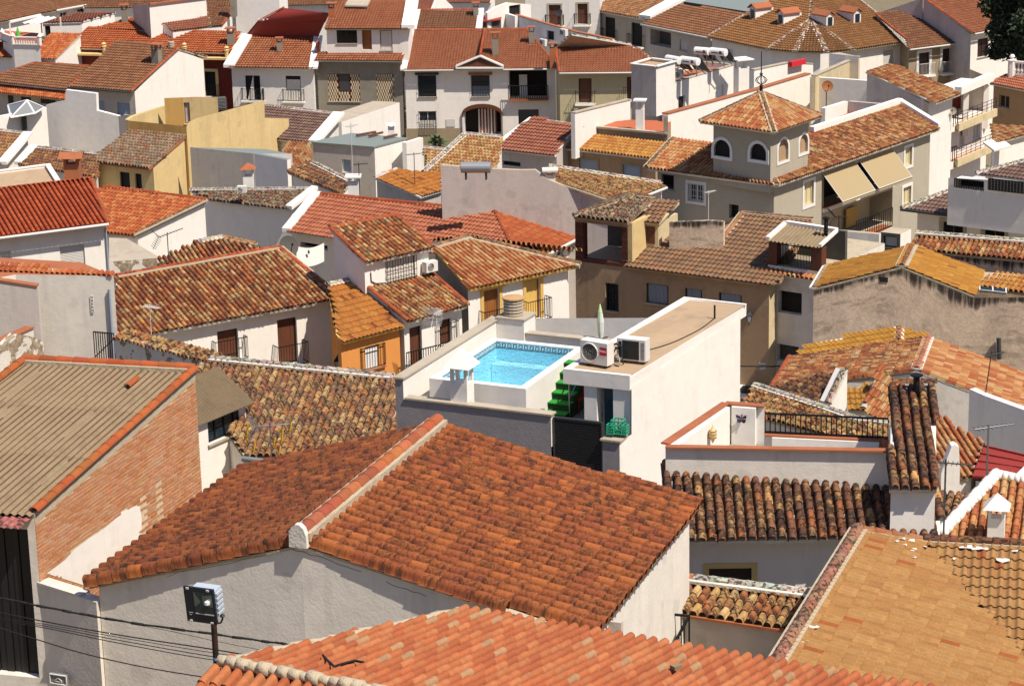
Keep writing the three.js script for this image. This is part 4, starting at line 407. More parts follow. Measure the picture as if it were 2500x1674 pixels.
// seat step inside the pool and the key-pattern band above the water line
{ const m = new MB(); m.hexa(L(f0 + 0.02, r1 - 0.42, D + 0.01), pF.clone().ms(f1 - f0 - 0.04), V(0, 0.55, 0), pR.clone().ms(0.4)); m.build('pool_step', std('poolPale', '#dff5f8', { roughness: 0.5 }), pool); }
{ const m = new MB(), band = (pA, pB, inw) => { const A = L(...pA, 0), B = L(...pB, 0), d = flat(A, B), len2 = A.distanceTo(B), n = Math.round(len2 / 0.17), s = len2 / n, h = 0.15, y = RIM - 0.2, o = L(...inw, 0).sub(L(0, 0, 0)).ms(0.012); const R = (u0, v0, u1, v1) => { const p = (u, v) => V(A.x + d.x * u + o.x, y + v * h, A.z + d.z * u + o.z); m.quad(p(u0, v0), p(u1, v0), p(u1, v1), p(u0, v1)); }; R(0, -0.12, len2, 0.02); R(0, 1.02, len2, 1.12); for (let i = 0; i < n; i++) { const u = i * s, w = s; R(u + 0.06 * w, 0.1, u + 0.2 * w, 0.92); R(u + 0.2 * w, 0.78, u + 0.78 * w, 0.92); R(u + 0.66 * w, 0.3, u + 0.78 * w, 0.78); R(u + 0.4 * w, 0.3, u + 0.66 * w, 0.44); R(u + 0.2 * w, 0.1, u + 0.98 * w, 0.2); } }; band([f0, r0], [f0, r1], [1, 0]); band([f0, r1], [f1, r1], [0, -1]); m.build('key_pattern_band', std('poolNavy', '#13283c', { roughness: 0.4 }), pool); }
// green stairs up to the pool
{ const st = at(c22(318, 735), FLOOR), [sf, sr] = fo(st), root = new MB(); const n = 6, rise = (RIM - FLOOR - 0.05) / n, go = 0.3, w = 0.62; const sm = new MB(); for (let i = 0; i < n; i++) sm.hexa(L(sf, sr + i * go, FLOOR + 0.003), pF.clone().ms(w), V(0, rise * (i + 1), 0), pR.clone().ms(go - 0.003)); const stairs = P.put(sm, 'stairs', std('turfDark', '#0d3a12', { roughness: 0.9 })); const turf = std('turf', '#1f8a2a', { roughness: 0.95, map: T.cement }); for (let i = 0; i < n; i++) { const m = new MB(); m.hexa(L(sf - 0.02, sr + i * go - 0.02, FLOOR + 0.006 + rise * (i + 1)), pF.clone().ms(w + 0.04), V(0, 0.03, 0), pR.clone().ms(go + 0.02)); m.build('tread', turf, stairs); } const h = new MB(); for (const f of [sf + w + 0.05]) { h.tube([L(f, sr + 0.2, FLOOR), L(f, sr + 0.2, FLOOR + 1.1), L(f, sr + 1.7, RIM + 0.55)], 0.022, 6); h.tube([L(f, sr + 0.2, FLOOR + 0.65), L(f, sr + 1.7, RIM + 0.2)], 0.018, 6); h.tube([L(f, sr + 1.7, FLOOR), L(f, sr + 1.7, RIM + 0.55)], 0.022, 6); } h.build('handrail', M.steel, stairs); }
}
P.finish();
// loose things on the terrace and the roof
const onF = (p, y) => at(p, y);
{ const t = thing('leaning_board', 'white board leaning inside the left corner of the pool terrace', 'board'), a = onF(c21(1500, 545), FLOOR + 0.35); t.position.copy(a); const m = new MB(); m.hexa(V(0, 0, 0), pF.clone().ms(0.72), V(0.02, 0.62, 0).av(pR, 0.22), pR.clone().ms(0.03)); const bd = m.build('panel', M.acWhite, t); const s = new MB(); s.tube([V(0, 0.62, 0).av(pR, 0.2).av(pF, -0.04), V(0, -0.1, 0).av(pF, -0.1)], 0.02, 5); s.tube([V(0, 0.45, 0).av(pF, 0.28).av(pR, 0.05), V(0, 0.3, 0).av(pF, 0.26)], 0.018, 5); s.tube([V(0, 0.3, -0.02).av(pF, 0.62).av(pR, 0.03), V(0, 0.05, -0.02).av(pF, 0.5)], 0.018, 5); s.build('handle', M.darkWood, bd); }
// air conditioning units on the slab
const acA = at(c22(632, 250), 20.97), acB = at(c22(865, 290), 20.97);
bigAC('air_conditioner', 'white air conditioner unit with a red badge on the roof slab by the pool', acA, flat(acA, acB), acA.distanceTo(acB), 0.62, 0.34, true);
const bC = at(c22(985, 232), 20.97); bigAC('air_conditioner', 'white air conditioner unit with its dark back coil facing the viewer on the roof slab', along(bC, pF, -0.12), pF, 0.82, 0.6, 0.34, false);
{ const a = at(c22(890, 240), 21.0), pts = (l) => l.map(([f, r, y]) => V(a.x + pF.x * f + pR.x * r, 20.97 + y, a.z + pF.z * f + pR.z * r)); const t = thing('hose_coil', 'tangle of black refrigerant hoses between the two air conditioners', 'hose'); t.position.copy(a); const m = new MB(), sub = (l) => { const c = new THREE.CatmullRomCurve3(pts(l)); return c.getPoints(18).map((p) => p.sub(a)); }; m.tube(sub([[0, 0, 0.02], [0.05, 0.1, 0.3], [0.12, 0.2, 0.42], [0.25, 0.2, 0.4], [0.3, 0.12, 0.2], [0.36, 0.05, 0.03]]), 0.02, 6); m.tube(sub([[-0.02, 0.1, 0.35], [0.06, 0, 0.2], [0.15, -0.05, 0.02], [0.3, -0.1, 0.02]]), 0.014, 5); m.tube(sub([[0.02, 0.2, 0.5], [0.12, 0.16, 0.55], [0.24, 0.2, 0.46], [0.18, 0.26, 0.4], [0.05, 0.24, 0.42]]), 0.025, 6); m.build('hose', M.cable, t); const w = new MB(); w.tube(sub([[0.05, 0.05, 0.02], [0.1, 0.1, 0.22], [0.2, 0.05, 0.28], [0.28, 0, 0.08]]), 0.018, 6); w.build('pipe', M.coping, t); }
{ const pts = [c22(1215, 125), c12(1400, 1530), c12(1560, 1460), c12(1690, 1390), c12(1800, 1305)].map((p) => at(p, 20.98)); const m = new MB(); m.tube(new THREE.CatmullRomCurve3(pts).getPoints(24), 0.014, 5); m.tube([add(pts[4], 0, -0.01, 0), add(pts[4], 0, 0.38, 0)], 0.03, 6); const p0 = pts[4]; solo(m, 'roof_cable', M.cable, 'black cable lying across the beige roof slab up to a short pipe', 'cable'); }
// closed parasol behind the back parapet
{ const b = at(c12(805, 1480), 20.2), t = thing('closed_parasol', 'closed pale green and white parasol standing behind the pool', 'parasol'); t.position.copy(b); const m = new MB(); m.lathe(V(0, 0, 0), [[0.04, 0], [0.07, 0.15], [0.085, 0.5], [0.065, 0.8], [0.02, 1.0], [0, 1.03]], 8); m.build('canopy', std('parasol', '#b9cf9b', { roughness: 0.9 }), t); const p = new MB(); p.tube([V(0, -0.9, 0), V(0, 0.1, 0)], 0.025, 6); p.tube([V(-0.2, -0.04, 0), V(0.22, 0.03, 0)], 0.02, 5); p.build('pole', M.iron, t); const s = new MB(); s.lathe(V(0.03, 0, 0.02), [[0.045, 0.02], [0.065, 0.2], [0.075, 0.5], [0.045, 0.75]], 6); s.build('stripe', M.whiteFrame, t); }
// red chair, green crates, shoes
{ const b = at(c22(585, 660), FLOOR), t = thing('plastic_chair', 'red plastic chair in the shade beside the green pool stairs', 'chair'); t.position.copy(b); const red = std('plasticRed', '#a8160f', { roughness: 0.5 }); const q2 = (f, r, y) => V(pF.x * f + pR.x * r, y, pF.z * f + pR.z * r), m = new MB(); m.hexa(q2(-0.22, -0.2, 0.4), pF.clone().ms(0.44), V(0, 0.03, 0), pR.clone().ms(0.42)); m.build('seat', red, t); const bk = new MB(); bk.hexa(q2(-0.22, 0.2, 0.44), pF.clone().ms(0.44), V(0, 0.42, 0).av(pR, 0.1), pR.clone().ms(0.03)); bk.build('backrest', red, t); for (const [x, y] of [[-0.2, -0.18], [0.2, -0.18], [-0.2, 0.2], [0.2, 0.2]]) { const l = new MB(); l.bar(q2(x, y, 0), q2(x * 0.95, y * 0.95, 0.41), 0.035, 0.035); l.build('leg', red, t); } }
{ const gm = std('plasticGreen', '#2f9f7a', { roughness: 0.35, transparent: false }); for (const [px, lab, w] of [[c22(900, 845), 'green plastic crate leftmost on the pillar by the gate', 0.2], [c22(960, 840), 'taller green plastic crate in the middle of the gate pillar', 0.3], [c22(1010, 850), 'green plastic crate rightmost against the annex pier', 0.2]]) { const b = at(px, FLOOR + 0.5), t = thing('plastic_crate', lab, 'crate', 'green crates by the gate'); t.position.copy(b); const m = new MB(), h = w * 1.1; for (let i = 0; i < 4; i++) { const y = h * i / 3; for (const s of [-1, 1]) { m.bar(V(0, y, 0).av(pF, -w / 2).av(pR, s * w / 2), V(0, y, 0).av(pF, w / 2).av(pR, s * w / 2), 0.02, 0.03); m.bar(V(0, y, 0).av(pF, s * w / 2).av(pR, -w / 2 + 0.011), V(0, y, 0).av(pF, s * w / 2).av(pR, w / 2 - 0.011), 0.02, 0.03); } } for (let i = 0; i <= 3; i++) for (const s of [-1, 1]) { m.tube([V(0, 0, 0).av(pF, -w / 2 + w * i / 3).av(pR, s * w / 2), V(0, h, 0).av(pF, -w / 2 + w * i / 3).av(pR, s * w / 2)], 0.012, 4); } m.build('frame', gm, t); const f = new MB(); f.box(V(0, 0.0, 0), pF, w - 0.03, 0.012, w - 0.03); f.build('bottom', gm, t); } }
}
function bigAC(name, label, o, d, w, h, dep, front) {
const t = thing(name, label, 'air conditioner'); t.position.copy(o); const r = V(d.z, 0, -d.x), q = (f, b, y) => V(d.x * f + r.x * b, y, d.z * f + r.z * b); if (r.z > 0) r.negate();
const m = new MB(); m.hexa(q(0, 0, 0.08), d.clone().ms(w), V(0, h, 0), r.clone().ms(dep)); m.build('casing', M.acWhite, t); const f = new MB(); for (const x of [0.14, w - 0.2]) f.hexa(q(x, 0.02, 0), d.clone().ms(0.06), V(0, 0.08, 0), r.clone().ms(dep + 0.1)); f.build('foot', M.gutter, t);
if (front) { const ring = new MB(), disc = new MB(), R = h * 0.4, cx = w * 0.36, cy = 0.08 + h * 0.52, pts = []; for (let i = 0; i <= 24; i++) { const a = i / 24 * Math.PI * 2; pts.push(q(cx + Math.cos(a) * R, -0.014, cy + Math.sin(a) * R)); } ring.tube(pts, 0.018, 5); for (let i = 0; i < 24; i++) disc.poly([q(cx, -0.006, cy), pts[i], pts[i + 1]].map((p, j) => (j ? p.clone().av(r, 0.008) : p)), [[0, 0], [1, 0], [1, 1]]); const dm = disc.build('fan_opening', M.acDark, t); ring.build('fan_ring', M.acWhite, dm); const bl = new MB(); for (let k = 0; k < 3; k++) { const a = k / 3 * 6.283 + 0.4, p = (rad, an) => q(cx + Math.cos(an) * rad, -0.012, cy + Math.sin(an) * rad); bl.poly([p(0.03, a), p(R * 0.85, a - 0.1), p(R * 0.9, a + 0.5), p(0.05, a + 0.8)], [[0, 0], [1, 0], [1, 1], [0, 1]]); } bl.build('fan_blades', std('fanBlade', '#4a4438', { roughness: 0.6 }), dm);
for (let k = 1; k < 5; k++) { const c = []; for (let i = 0; i <= 20; i++) { const a = i / 20 * Math.PI * 2; c.push(q(cx + Math.cos(a) * R * k / 5, -0.02, cy + Math.sin(a) * R * k / 5)); } const g = new MB(); g.tube(c, 0.004, 3); g.build('guard_ring', M.gutterLight, dm); }
// red badge with its lettering
const cv = document.createElement('canvas'); cv.width = cv.height = 256; const g = cv.getContext('2d'); g.fillStyle = '#c3161c'; g.fillRect(0, 0, 256, 256); g.fillStyle = '#fff'; g.font = 'bold 96px sans-serif'; g.textAlign = 'center'; g.fillText('Haier', 128, 150); const ct = new THREE.CanvasTexture(cv); ct.colorSpace = THREE.SRGBColorSpace; const bm = new THREE.MeshStandardMaterial({ map: ct, roughness: 0.5 }); bm.name = 'badge'; const b = new MB(), s = h * 0.36, bx = w * 0.72, by = 0.08 + h * 0.45; b.poly([q(bx, -0.006, by), q(bx + s, -0.006, by), q(bx + s, -0.006, by + s), q(bx, -0.006, by + s)], [[0, 0], [1, 0], [1, 1], [0, 1]]); b.build('badge', bm, t); }
else { const c = new MB(); c.hexa(q(w * 0.2, -0.008, 0.12), d.clone().ms(w * 0.58), V(0, h * 0.86, 0), r.clone().ms(0.006)); const cm = c.build('coil', M.acDark, t); const v = new MB(); for (let i = 0; i < 14; i++) for (let j = 0; j < 3; j++) v.hexa(q(w * 0.84 + j * 0.035, -0.006, 0.14 + i * h * 0.058), d.clone().ms(0.022), V(0, 0.016, 0), r.clone().ms(0.004)); v.build('vent_slot', M.acDark, t); const s = new MB(); for (let i = 0; i < 24; i++) s.hexa(q(w * 0.2, -0.012, 0.14 + i * h * 0.034), d.clone().ms(w * 0.58), V(0, 0.004, 0), r.clone().ms(0.003)); s.build('fins', M.gutter, cm); const l = new MB(); l.hexa(q(w * 0.07, -0.008, 0.16), d.clone().ms(w * 0.09), V(0, h * 0.74, 0), r.clone().ms(0.006)); l.build('side_panel', M.glassBlue, t); }
return t;
}
// ───────── D1: old brown barrel roof below the right-hand terrace ─────────
roofHouse('D1', 'white house with the dark lichened barrel roof just below the walled terrace', { style: 'oldBrown', E: [c32(1290, 295), c33(1590, 255)], R: [c22(1370, 1222), c23(1600, 1345)], he: 19.3, over: 0.55, side: 0.02, deck: 'mortarWhite', ridge: false, wall: 'white',
open: [{ e: 0, px: [c32(1750, 545), c32(2122, 900)], k: 'shut', shut: 'brownWood', frame: 'darkWood', trim: 'creamTrim', tw: 0.13 }] });
// ───────── D2: lean-to with big tan barrel tiles ─────────
roofHouse('D2', 'low white lean-to with thick tan barrel tiles under a mortar ridge', { style: 'oldTanClean', E: [c32(1325, 885), c33(385, 1072)], R: [c32(1325, 600), c33(520, 770)], he: 18.4, over: 0.06, side: 0.02, wall: 'lilac', deck: 'mortar', ridge: { mortar: 0.2, mortarMat: 'mortarWhite', pal: ['#d8cfc2', '#cfc6b8', '#dcd5ca', '#c98a58'], mat: 'lichen', r: 0.13 },
then: (H) => { H.bar(add(H.E[0], 0, -0.12, 0.02), add(H.E[1], 0, -0.12, 0.02), 0.16, 0.06, 'terraCoping', 'eave_course');
const w = H.W[0], p = (c) => onWall(c, along(w.A, w.n, 0.75), w.d), m = new MB(), a = p(c32(1330, 945)), b = p(c32(1578, 968)); m.bar(a, b, 0.05, 0.05); for (const t of [0.02, 0.4, 0.72]) m.bar(add(mix(a, b, t), 0, -2.2, 0), mix(a, b, t), 0.03, 0.03); const lo = add(mix(a, b, 0.2), 0, -1.5, 0).av(w.n, 1.4); m.bar(b, lo, 0.06, 0.05); for (let i = 1; i < 9; i++) { const q = mix(b, lo, i / 9); m.bar(add(q, 0, -2, 0), q, 0.025, 0.025); } m.bar(add(b, 0, -2.4, 0), b, 0.04, 0.04); const t = thing('stair_rail', 'black iron stair railing in front of the lilac lean-to wall', 'railing'); t.position.copy(a); const r = m.build('bars', M.iron, t); r.position.copy(a).negate(); } });
// ───────── P2: walled terrace with terracotta coping ─────────
{ const Hc = 20.9, A = at(c22(1372, 968), Hc), B = at(c23(1200, 1003), Hc), D = at(c22(1895, 590), Hc), Dm = at(c22(2235, 615), Hc), C0 = at(c23(65, 858), 20.42), C1 = at(c23(1135, 908), 20.42), fl = 19.9;
LOG.push('P2 ' + [A, B, D, Dm, C0, C1].map((p) => p.toArray().map((v) => v.toFixed(1)).join('/')).join(' '));
const P = new House('terrace_house', 'white house with a walled roof terrace and terracotta coping right of the pool house', 'house'); P.anchor(A); const C = mix(A, Dm, 0.5), y0 = 14; const Br = up(C1, Hc), In = V((A.x + C1.x) / 2, 0, (A.z + C1.z) / 2);
P.wall('whiteOld', [A, B], In, [], { y0 }); P.wall('whiteOld', [B, up(C1, Hc)], In, [], { y0 }); P.wall('white', [A, D], In, [], { y0 }); P.wall('white', [D, Dm], In, [], { y0 }); P.wall('white', [C0, C1], In, [], { y0 });
const t = 0.2, inner = (p, q, h, mat) => { const d = flat(p, q), n = V(-d.z, 0, d.x); if (n.dot(V(In.x - p.x, 0, In.z - p.z)) < 0) n.negate(); const m = new MB(); m.hexa(V(p.x, fl, p.z).av(n, 0.004).av(d, t), d.clone().ms(Math.hypot(q.x - p.x, q.z - p.z) - 2 * t), V(0, h - fl - 0.004, 0), n.clone().ms(t)); P.put(m, 'parapet', M[mat]); }; inner(A, B, Hc, 'white'); inner(A, D, Hc, 'white'); inner(D, Dm, Hc, 'white2'); inner(C0, C1, 20.42, 'white2');
const cp = (p, q) => P.bar(p, q, 0.22, 0.04, 'terraCoping', 'coping', 0.002); cp(add(A, 0, 0, 0.0), B); cp(add(A, 0, 0.003, -0.2), D); cp(D, Dm); P.bar(C0, C1, 0.3, 0.04, 'terraCoping', 'coping', 0.002);
const f = new MB(); f.poly([A, B, up(C1, 0), up(D, 0)].map((p) => V(p.x, fl, p.z)), [[0, 0], [5, 0], [5, 5], [0, 5]]); P.put(f, 'terrace_floor', M.concrete);
// iron railing on the far side
const r = new MB(), ra = add(C0, 0, 0.03, 0), rb = add(C1, 0, 0.03, 0), rh = (onWall(c23(65, 688), C0, flat(C0, C1)).y - C0.y); r.bar(add(ra, 0, rh, 0), add(rb, 0, rh, 0), 0.05, 0.04); r.bar(add(ra, 0, 0.03, 0), add(rb, 0, 0.03, 0), 0.04, 0.04); P.put(r, 'railing', M.iron); for (let i = 0; i <= 24; i++) { const b = new MB(), p = mix(ra, rb, i / 24); b.tube([p, add(p, 0, rh, 0)], 0.016, 5); P.put(b, 'baluster', M.iron); }
P.finish();
// ornaments on the terrace walls
{ const p = onWall(c22(2055, 690), D, flat(D, Dm)), t2 = thing('butterfly_ornament', 'dark butterfly ornament on the far white terrace wall', 'ornament'); t2.position.copy(p); const d = flat(D, Dm), n = V(-d.z, 0, d.x); if (n.z < 0) n.negate(); const m = new MB(); for (const s of [-1, 1]) { const q = (u, v, w) => d.clone().ms(u * s).add(V(0, v, 0)).av(n, 0.24 + w); m.poly([q(0.005, -0.02, 0), q(0.13, 0.02, 0.08), q(0.14, 0.12, 0.1), q(0.05, 0.07, 0.03)], [[0, 0], [1, 0], [1, 1], [0, 1]]); m.poly([q(0.005, -0.03, 0), q(0.03, -0.12, 0.03), q(0.1, -0.1, 0.06), q(0.12, 0, 0.07)], [[0, 0], [1, 0], [1, 1], [0, 1]]); } m.build('wing', std('navyPlastic', '#2a2f55', {}), t2); const b = new MB(); b.tube([V(0, -0.1, 0).av(n, 0.25), V(0, 0.1, 0).av(n, 0.25)], 0.025, 6); b.build('body', M.orangeWood, t2); }
{ const p = onWall(c22(1680, 855), A, flat(A, D)), t2 = thing('wall_lantern', 'small cream and gold wall lantern inside the left terrace wall', 'lantern'); t2.position.copy(along(p, flat(A, D).clone().cross(Y), 0.32)); const m = new MB(); m.lathe(V(0, -0.2, 0), [[0, 0], [0.03, 0.06], [0.09, 0.18], [0.1, 0.3], [0.06, 0.36], [0.03, 0.42], [0, 0.5]], 10); m.build('body', M.creamTrim, t2); for (const y of [-0.06, 0.04, 0.12]) { const k = new MB(); k.lathe(V(0, y, 0), [[0.09, 0], [0.108, 0.01], [0.09, 0.025]], 10); k.build('band', M.orangeWood, t2); } const q = new MB(); q.tube([V(0, 0.05, 0), V(-0.1, 0.02, -0.1)], 0.015, 4); q.build('bracket', M.iron, t2); }
{ const p = at(c23(1130, 945), 20.35), t2 = thing('wall_lamp', 'terracotta bowl lamp on the wall at the right end of the terrace', 'lamp'); t2.position.copy(p); const m = new MB(); m.lathe(V(0, -0.15, 0), [[0.02, 0], [0.14, 0.08], [0.17, 0.22], [0.12, 0.32], [0.1, 0.3], [0.13, 0.22]], 12); m.build('bowl', M.terraCoping, t2); const b = new MB(); b.bar(V(0, 0, 0), V(0.25, 0, -0.05), 0.06, 0.05); b.build('arm', M.iron, t2); }
}
// wire running down the white annex wall
{ const pl = along(SB, pF, 0.03), pts = [c22(1860, 605), c22(1690, 715), c22(1600, 780), c22(1440, 880), c22(1385, 930), c22(1350, 965), c22(1345, 1150), c22(1250, 1315)].map((p) => onWall(p, pl, pR)); const m = new MB(); m.tube(pts, 0.014, 4); solo(m, 'wall_wire', M.cable, 'thin black wire running down the big white annex wall', 'wire'); }
// ───────── C1: stair tower with five columns of lichened tiles ─────────
roofHouse('C1', 'narrow white stair tower roofed with five columns of lichened tiles', { name: 'stair_tower', cat: 'tower', style: 'oldBrown', E: [c23(1150, 1312), c23(1562, 1312)], R: [c23(1170, 405), c23(1552, 405)], he: 20.55, hr: 21.95, over: 0.22, side: 0.03, deck: 'mortarWhite', ridge: { single: true, pal: ['#8a5f42', '#94683f'], mat: 'lichen' }, wall: 'white', y0: 14,
then: (H) => { const b = at(c23(1385, 380), 22.15), m = new MB(); m.tube([add(b, 0, -0.4, 0), add(b, 0, 0.05, 0)], 0.08, 8); m.lathe(add(b, 0, 0.05, 0), [[0.06, 0], [0.16, 0.05], [0.16, 0.08], [0, 0.1]], 12); H.put(m, 'flue', M.iron); } });
// ───────── T1: tan tiled house in the lower right corner ─────────
{ const H = new House('tan_roofed_house', 'house with a smooth tan tiled roof and a valley in the lower right corner', 'house'); const A = at(c33(878, 205), 20.2), B0 = at(c33(150, 1385), 20.2), rd = flat(B0, A), B = along(A, rd, -1.35 * A.distanceTo(B0)); H.anchor(A); const fall = V(-rd.z, 0, rd.x); if (fall.x < 0) fall.negate(); const tp = Math.tan(15 * Math.PI / 180), q = along(add(A, 0, -tp, 0), fall, 1);
const V0 = onPlane(c33(1450, 300), A, B, q), V1 = onPlane(c33(2316, 1290), A, B, q), V2 = along(V1, V1.clone().sub(V0).normalize(), 2.5); const T0 = at(c33(2316, 345), V0.y), Tr = along(T0, flat(V0, T0), 2); LOG.push(`T1 V0 ${V0.y.toFixed(2)} V1 ${V1.y.toFixed(2)} ridge2 ${V0.distanceTo(T0).toFixed(2)} dot ${flat(V0, T0).dot(rd).toFixed(2)} A-B ${A.distanceTo(B0).toFixed(2)} d ${(-A.z).toFixed(1)} V0off ${V0.distanceTo(A).toFixed(2)}`);
const low = along(V2, rd, -4); const Bl = onPlane(c33(1500, 2700), A, B, q);
H.plane('tanMixed', [A, B, Bl, V2, V0], { deck: 'mortar', onPlane: true }); const Q = V2.clone().add(Tr).sub(V0); H.plane('tanMixed', [Tr, V0, V2, Q], { deck: 'mortar', tone: 0.93 });
H.ridge(A, B, { single: true, mortar: 0.14, lift: 0.05, r: 0.14, pal: ['#ac7a5c', '#b08060', '#a57256', '#b58868'], mat: 'lichen' }); H.ridge(A, V0, { single: true, r: 0.11, pal: ['#a9704a', '#b07a52'], mat: 'clean', mortar: 0.12 }); H.ridge(V0, Tr, { single: true, r: 0.12, lift: 0.06, pal: ['#8d5c3c', '#80523a', '#96663f'], mat: 'lichen', mortar: 0.1 });
const In = mix(A, V1, 0.5), y0 = 12; H.wall('white', [add(A, 0, -0.1, 0), add(B, 0, -0.1, 0)], In, [], { y0 }); H.wall('white', [add(A, 0, -0.1, 0), add(V0, 0, -0.12, 0), add(Tr, 0, -0.12, 0)], In, [], { y0 }); H.wall('white', [add(Tr, 0, -0.12, 0), add(Q, 0, -0.12, 0)], In, [], { y0 });
// flakes of old whitewash lying on the tiles
reseed(9); for (const [c, s] of [[c33(1215, 335), 0.09], [c33(1260, 310), 0.12], [c33(1340, 325), 0.14], [c33(1280, 362), 0.08], [c33(1360, 405), 0.1], [c33(1365, 470), 0.1], [c33(490, 1075), 0.16], [c33(405, 1200), 0.12], [c33(1460, 385), 0.08], [c33(1820, 385), 0.22], [c33(1920, 395), 0.2], [c33(2140, 495), 0.3], [c33(1720, 485), 0.07], [c33(1990, 400), 0.12], [c33(2245, 420), 0.12]]) { const onB = c[0] > c33(1500, 0)[0], p = onB ? onPlane(c, V0, Tr, V2) : onPlane(c, A, B, q); const m = new MB(), n = 7, ring = [], top = []; for (let i = 0; i < n; i++) { const a = i / n * 6.283, r = s * rr(0.4, 1); ring.push(add(p, Math.cos(a) * r, 0.06 + rr(-0.01, 0.03), Math.sin(a) * r * 0.6)); } m.poly(ring, ring.map((k, i) => [i * 0.1, 0])); m.poly(ring.map((k) => add(k, 0, -0.012, 0)).reverse(), ring.map((k, i) => [i * 0.1, 0])); H.put(m, 'paint_flake', M.white2); }
H.finish(); }
// ───────── F2: orange-red tiled roof at the bottom edge ─────────
const N0 = at([533, 1618.5], 24.6), M0 = at(c31(1840, 905), 23.5), M1a = at(c33(1300, 1560), 23.5), eD = flat(M0, M1a), M1 = along(M0, eD, M0.distanceTo(M1a) * 1.3), N1 = along(N0, eD, M0.distanceTo(M1) * 1.05);
{ const H = new House('red_roofed_house', 'house with a pinkish red tiled roof cut off by the bottom edge', 'house'); H.anchor(N0); const dn = V(N0.x - M0.x, 0, N0.z - M0.z).normalize(), Q0 = add(along(N0, dn, 2.4), 0, -0.75, 0), Q1 = add(along(N1, dn, 2.4), 0, -0.75, 0); LOG.push(`F2 rake ${N0.distanceTo(M0).toFixed(2)} eave ${M0.distanceTo(M1a).toFixed(2)} skew ${dn.dot(eD).toFixed(2)} d ${(-N0.z).toFixed(1)} ${(-M0.z).toFixed(1)}`);
H.plane('red', [M1, M0, N0, N1], { deck: 'mortar', w: M0.distanceTo(M1a) / 38, onPlane: true }); H.plane('red', [Q0, Q1, N1, N0], { deck: 'mortar', w: M0.distanceTo(M1a) / 38, onPlane: true });
reseed(31); { const m = new MB(); const n = 60; for (let i = 0; i < n; i++) { const a = mix(N0, N1, i / n), b = mix(N0, N1, (i + 1.15) / n); m.tube([add(a, rr(-0.02, 0.02), 0.05, rr(-0.02, 0.02)), add(b, rr(-0.02, 0.02), 0.05, rr(-0.02, 0.02))], 0.1 + rr(-0.02, 0.02), 7); } H.put(m, 'ridge_mortar', M.mortar); const v = new MB(); for (let i = 0; i < 26; i++) v.tube([mix(N0, M0, i / 26), mix(N0, M0, (i + 1.1) / 26)].map((p) => add(p, rr(-0.02, 0.02), 0.0 + rr(-0.02, 0.01), rr(-0.02, 0.02))), 0.07 + rr(-0.01, 0.02), 6); H.put(v, 'verge_mortar', M.mortar); }
H.shell('whiteOld', [add(M1, 0, 0, 0), M0, N0, Q0, Q1, N1], { inset: [0.25, 0.05, 0.05, 0.25, 0.05, 0.05], drop: 0.15 });
// a broken piece of tile bedded in mortar, and a loose shard
{ const p = onPlane(c31(790, 1400), M0, N0, N1), m = new MB(), pts = [c31(600, 1350), c31(650, 1405), c31(700, 1450), c31(800, 1420), c31(880, 1400), c31(955, 1415)].map((c) => add(onPlane(c, M0, N0, N1), 0, 0.1, 0)); for (let i = 0; i < pts.length - 1; i++) m.tube([pts[i], pts[i + 1]], 0.022, 5); H.put(m, 'tile_crack', M.darkWood); const s = new MB(); s.box(add(onPlane(c32(1465, 1465), M0, N0, N1), 0, 0.13, 0), V(0.8, 0, -0.6), 0.16, 0.06, 0.12); H.put(s, 'tile_shard', M.cement); }
H.finish(); }
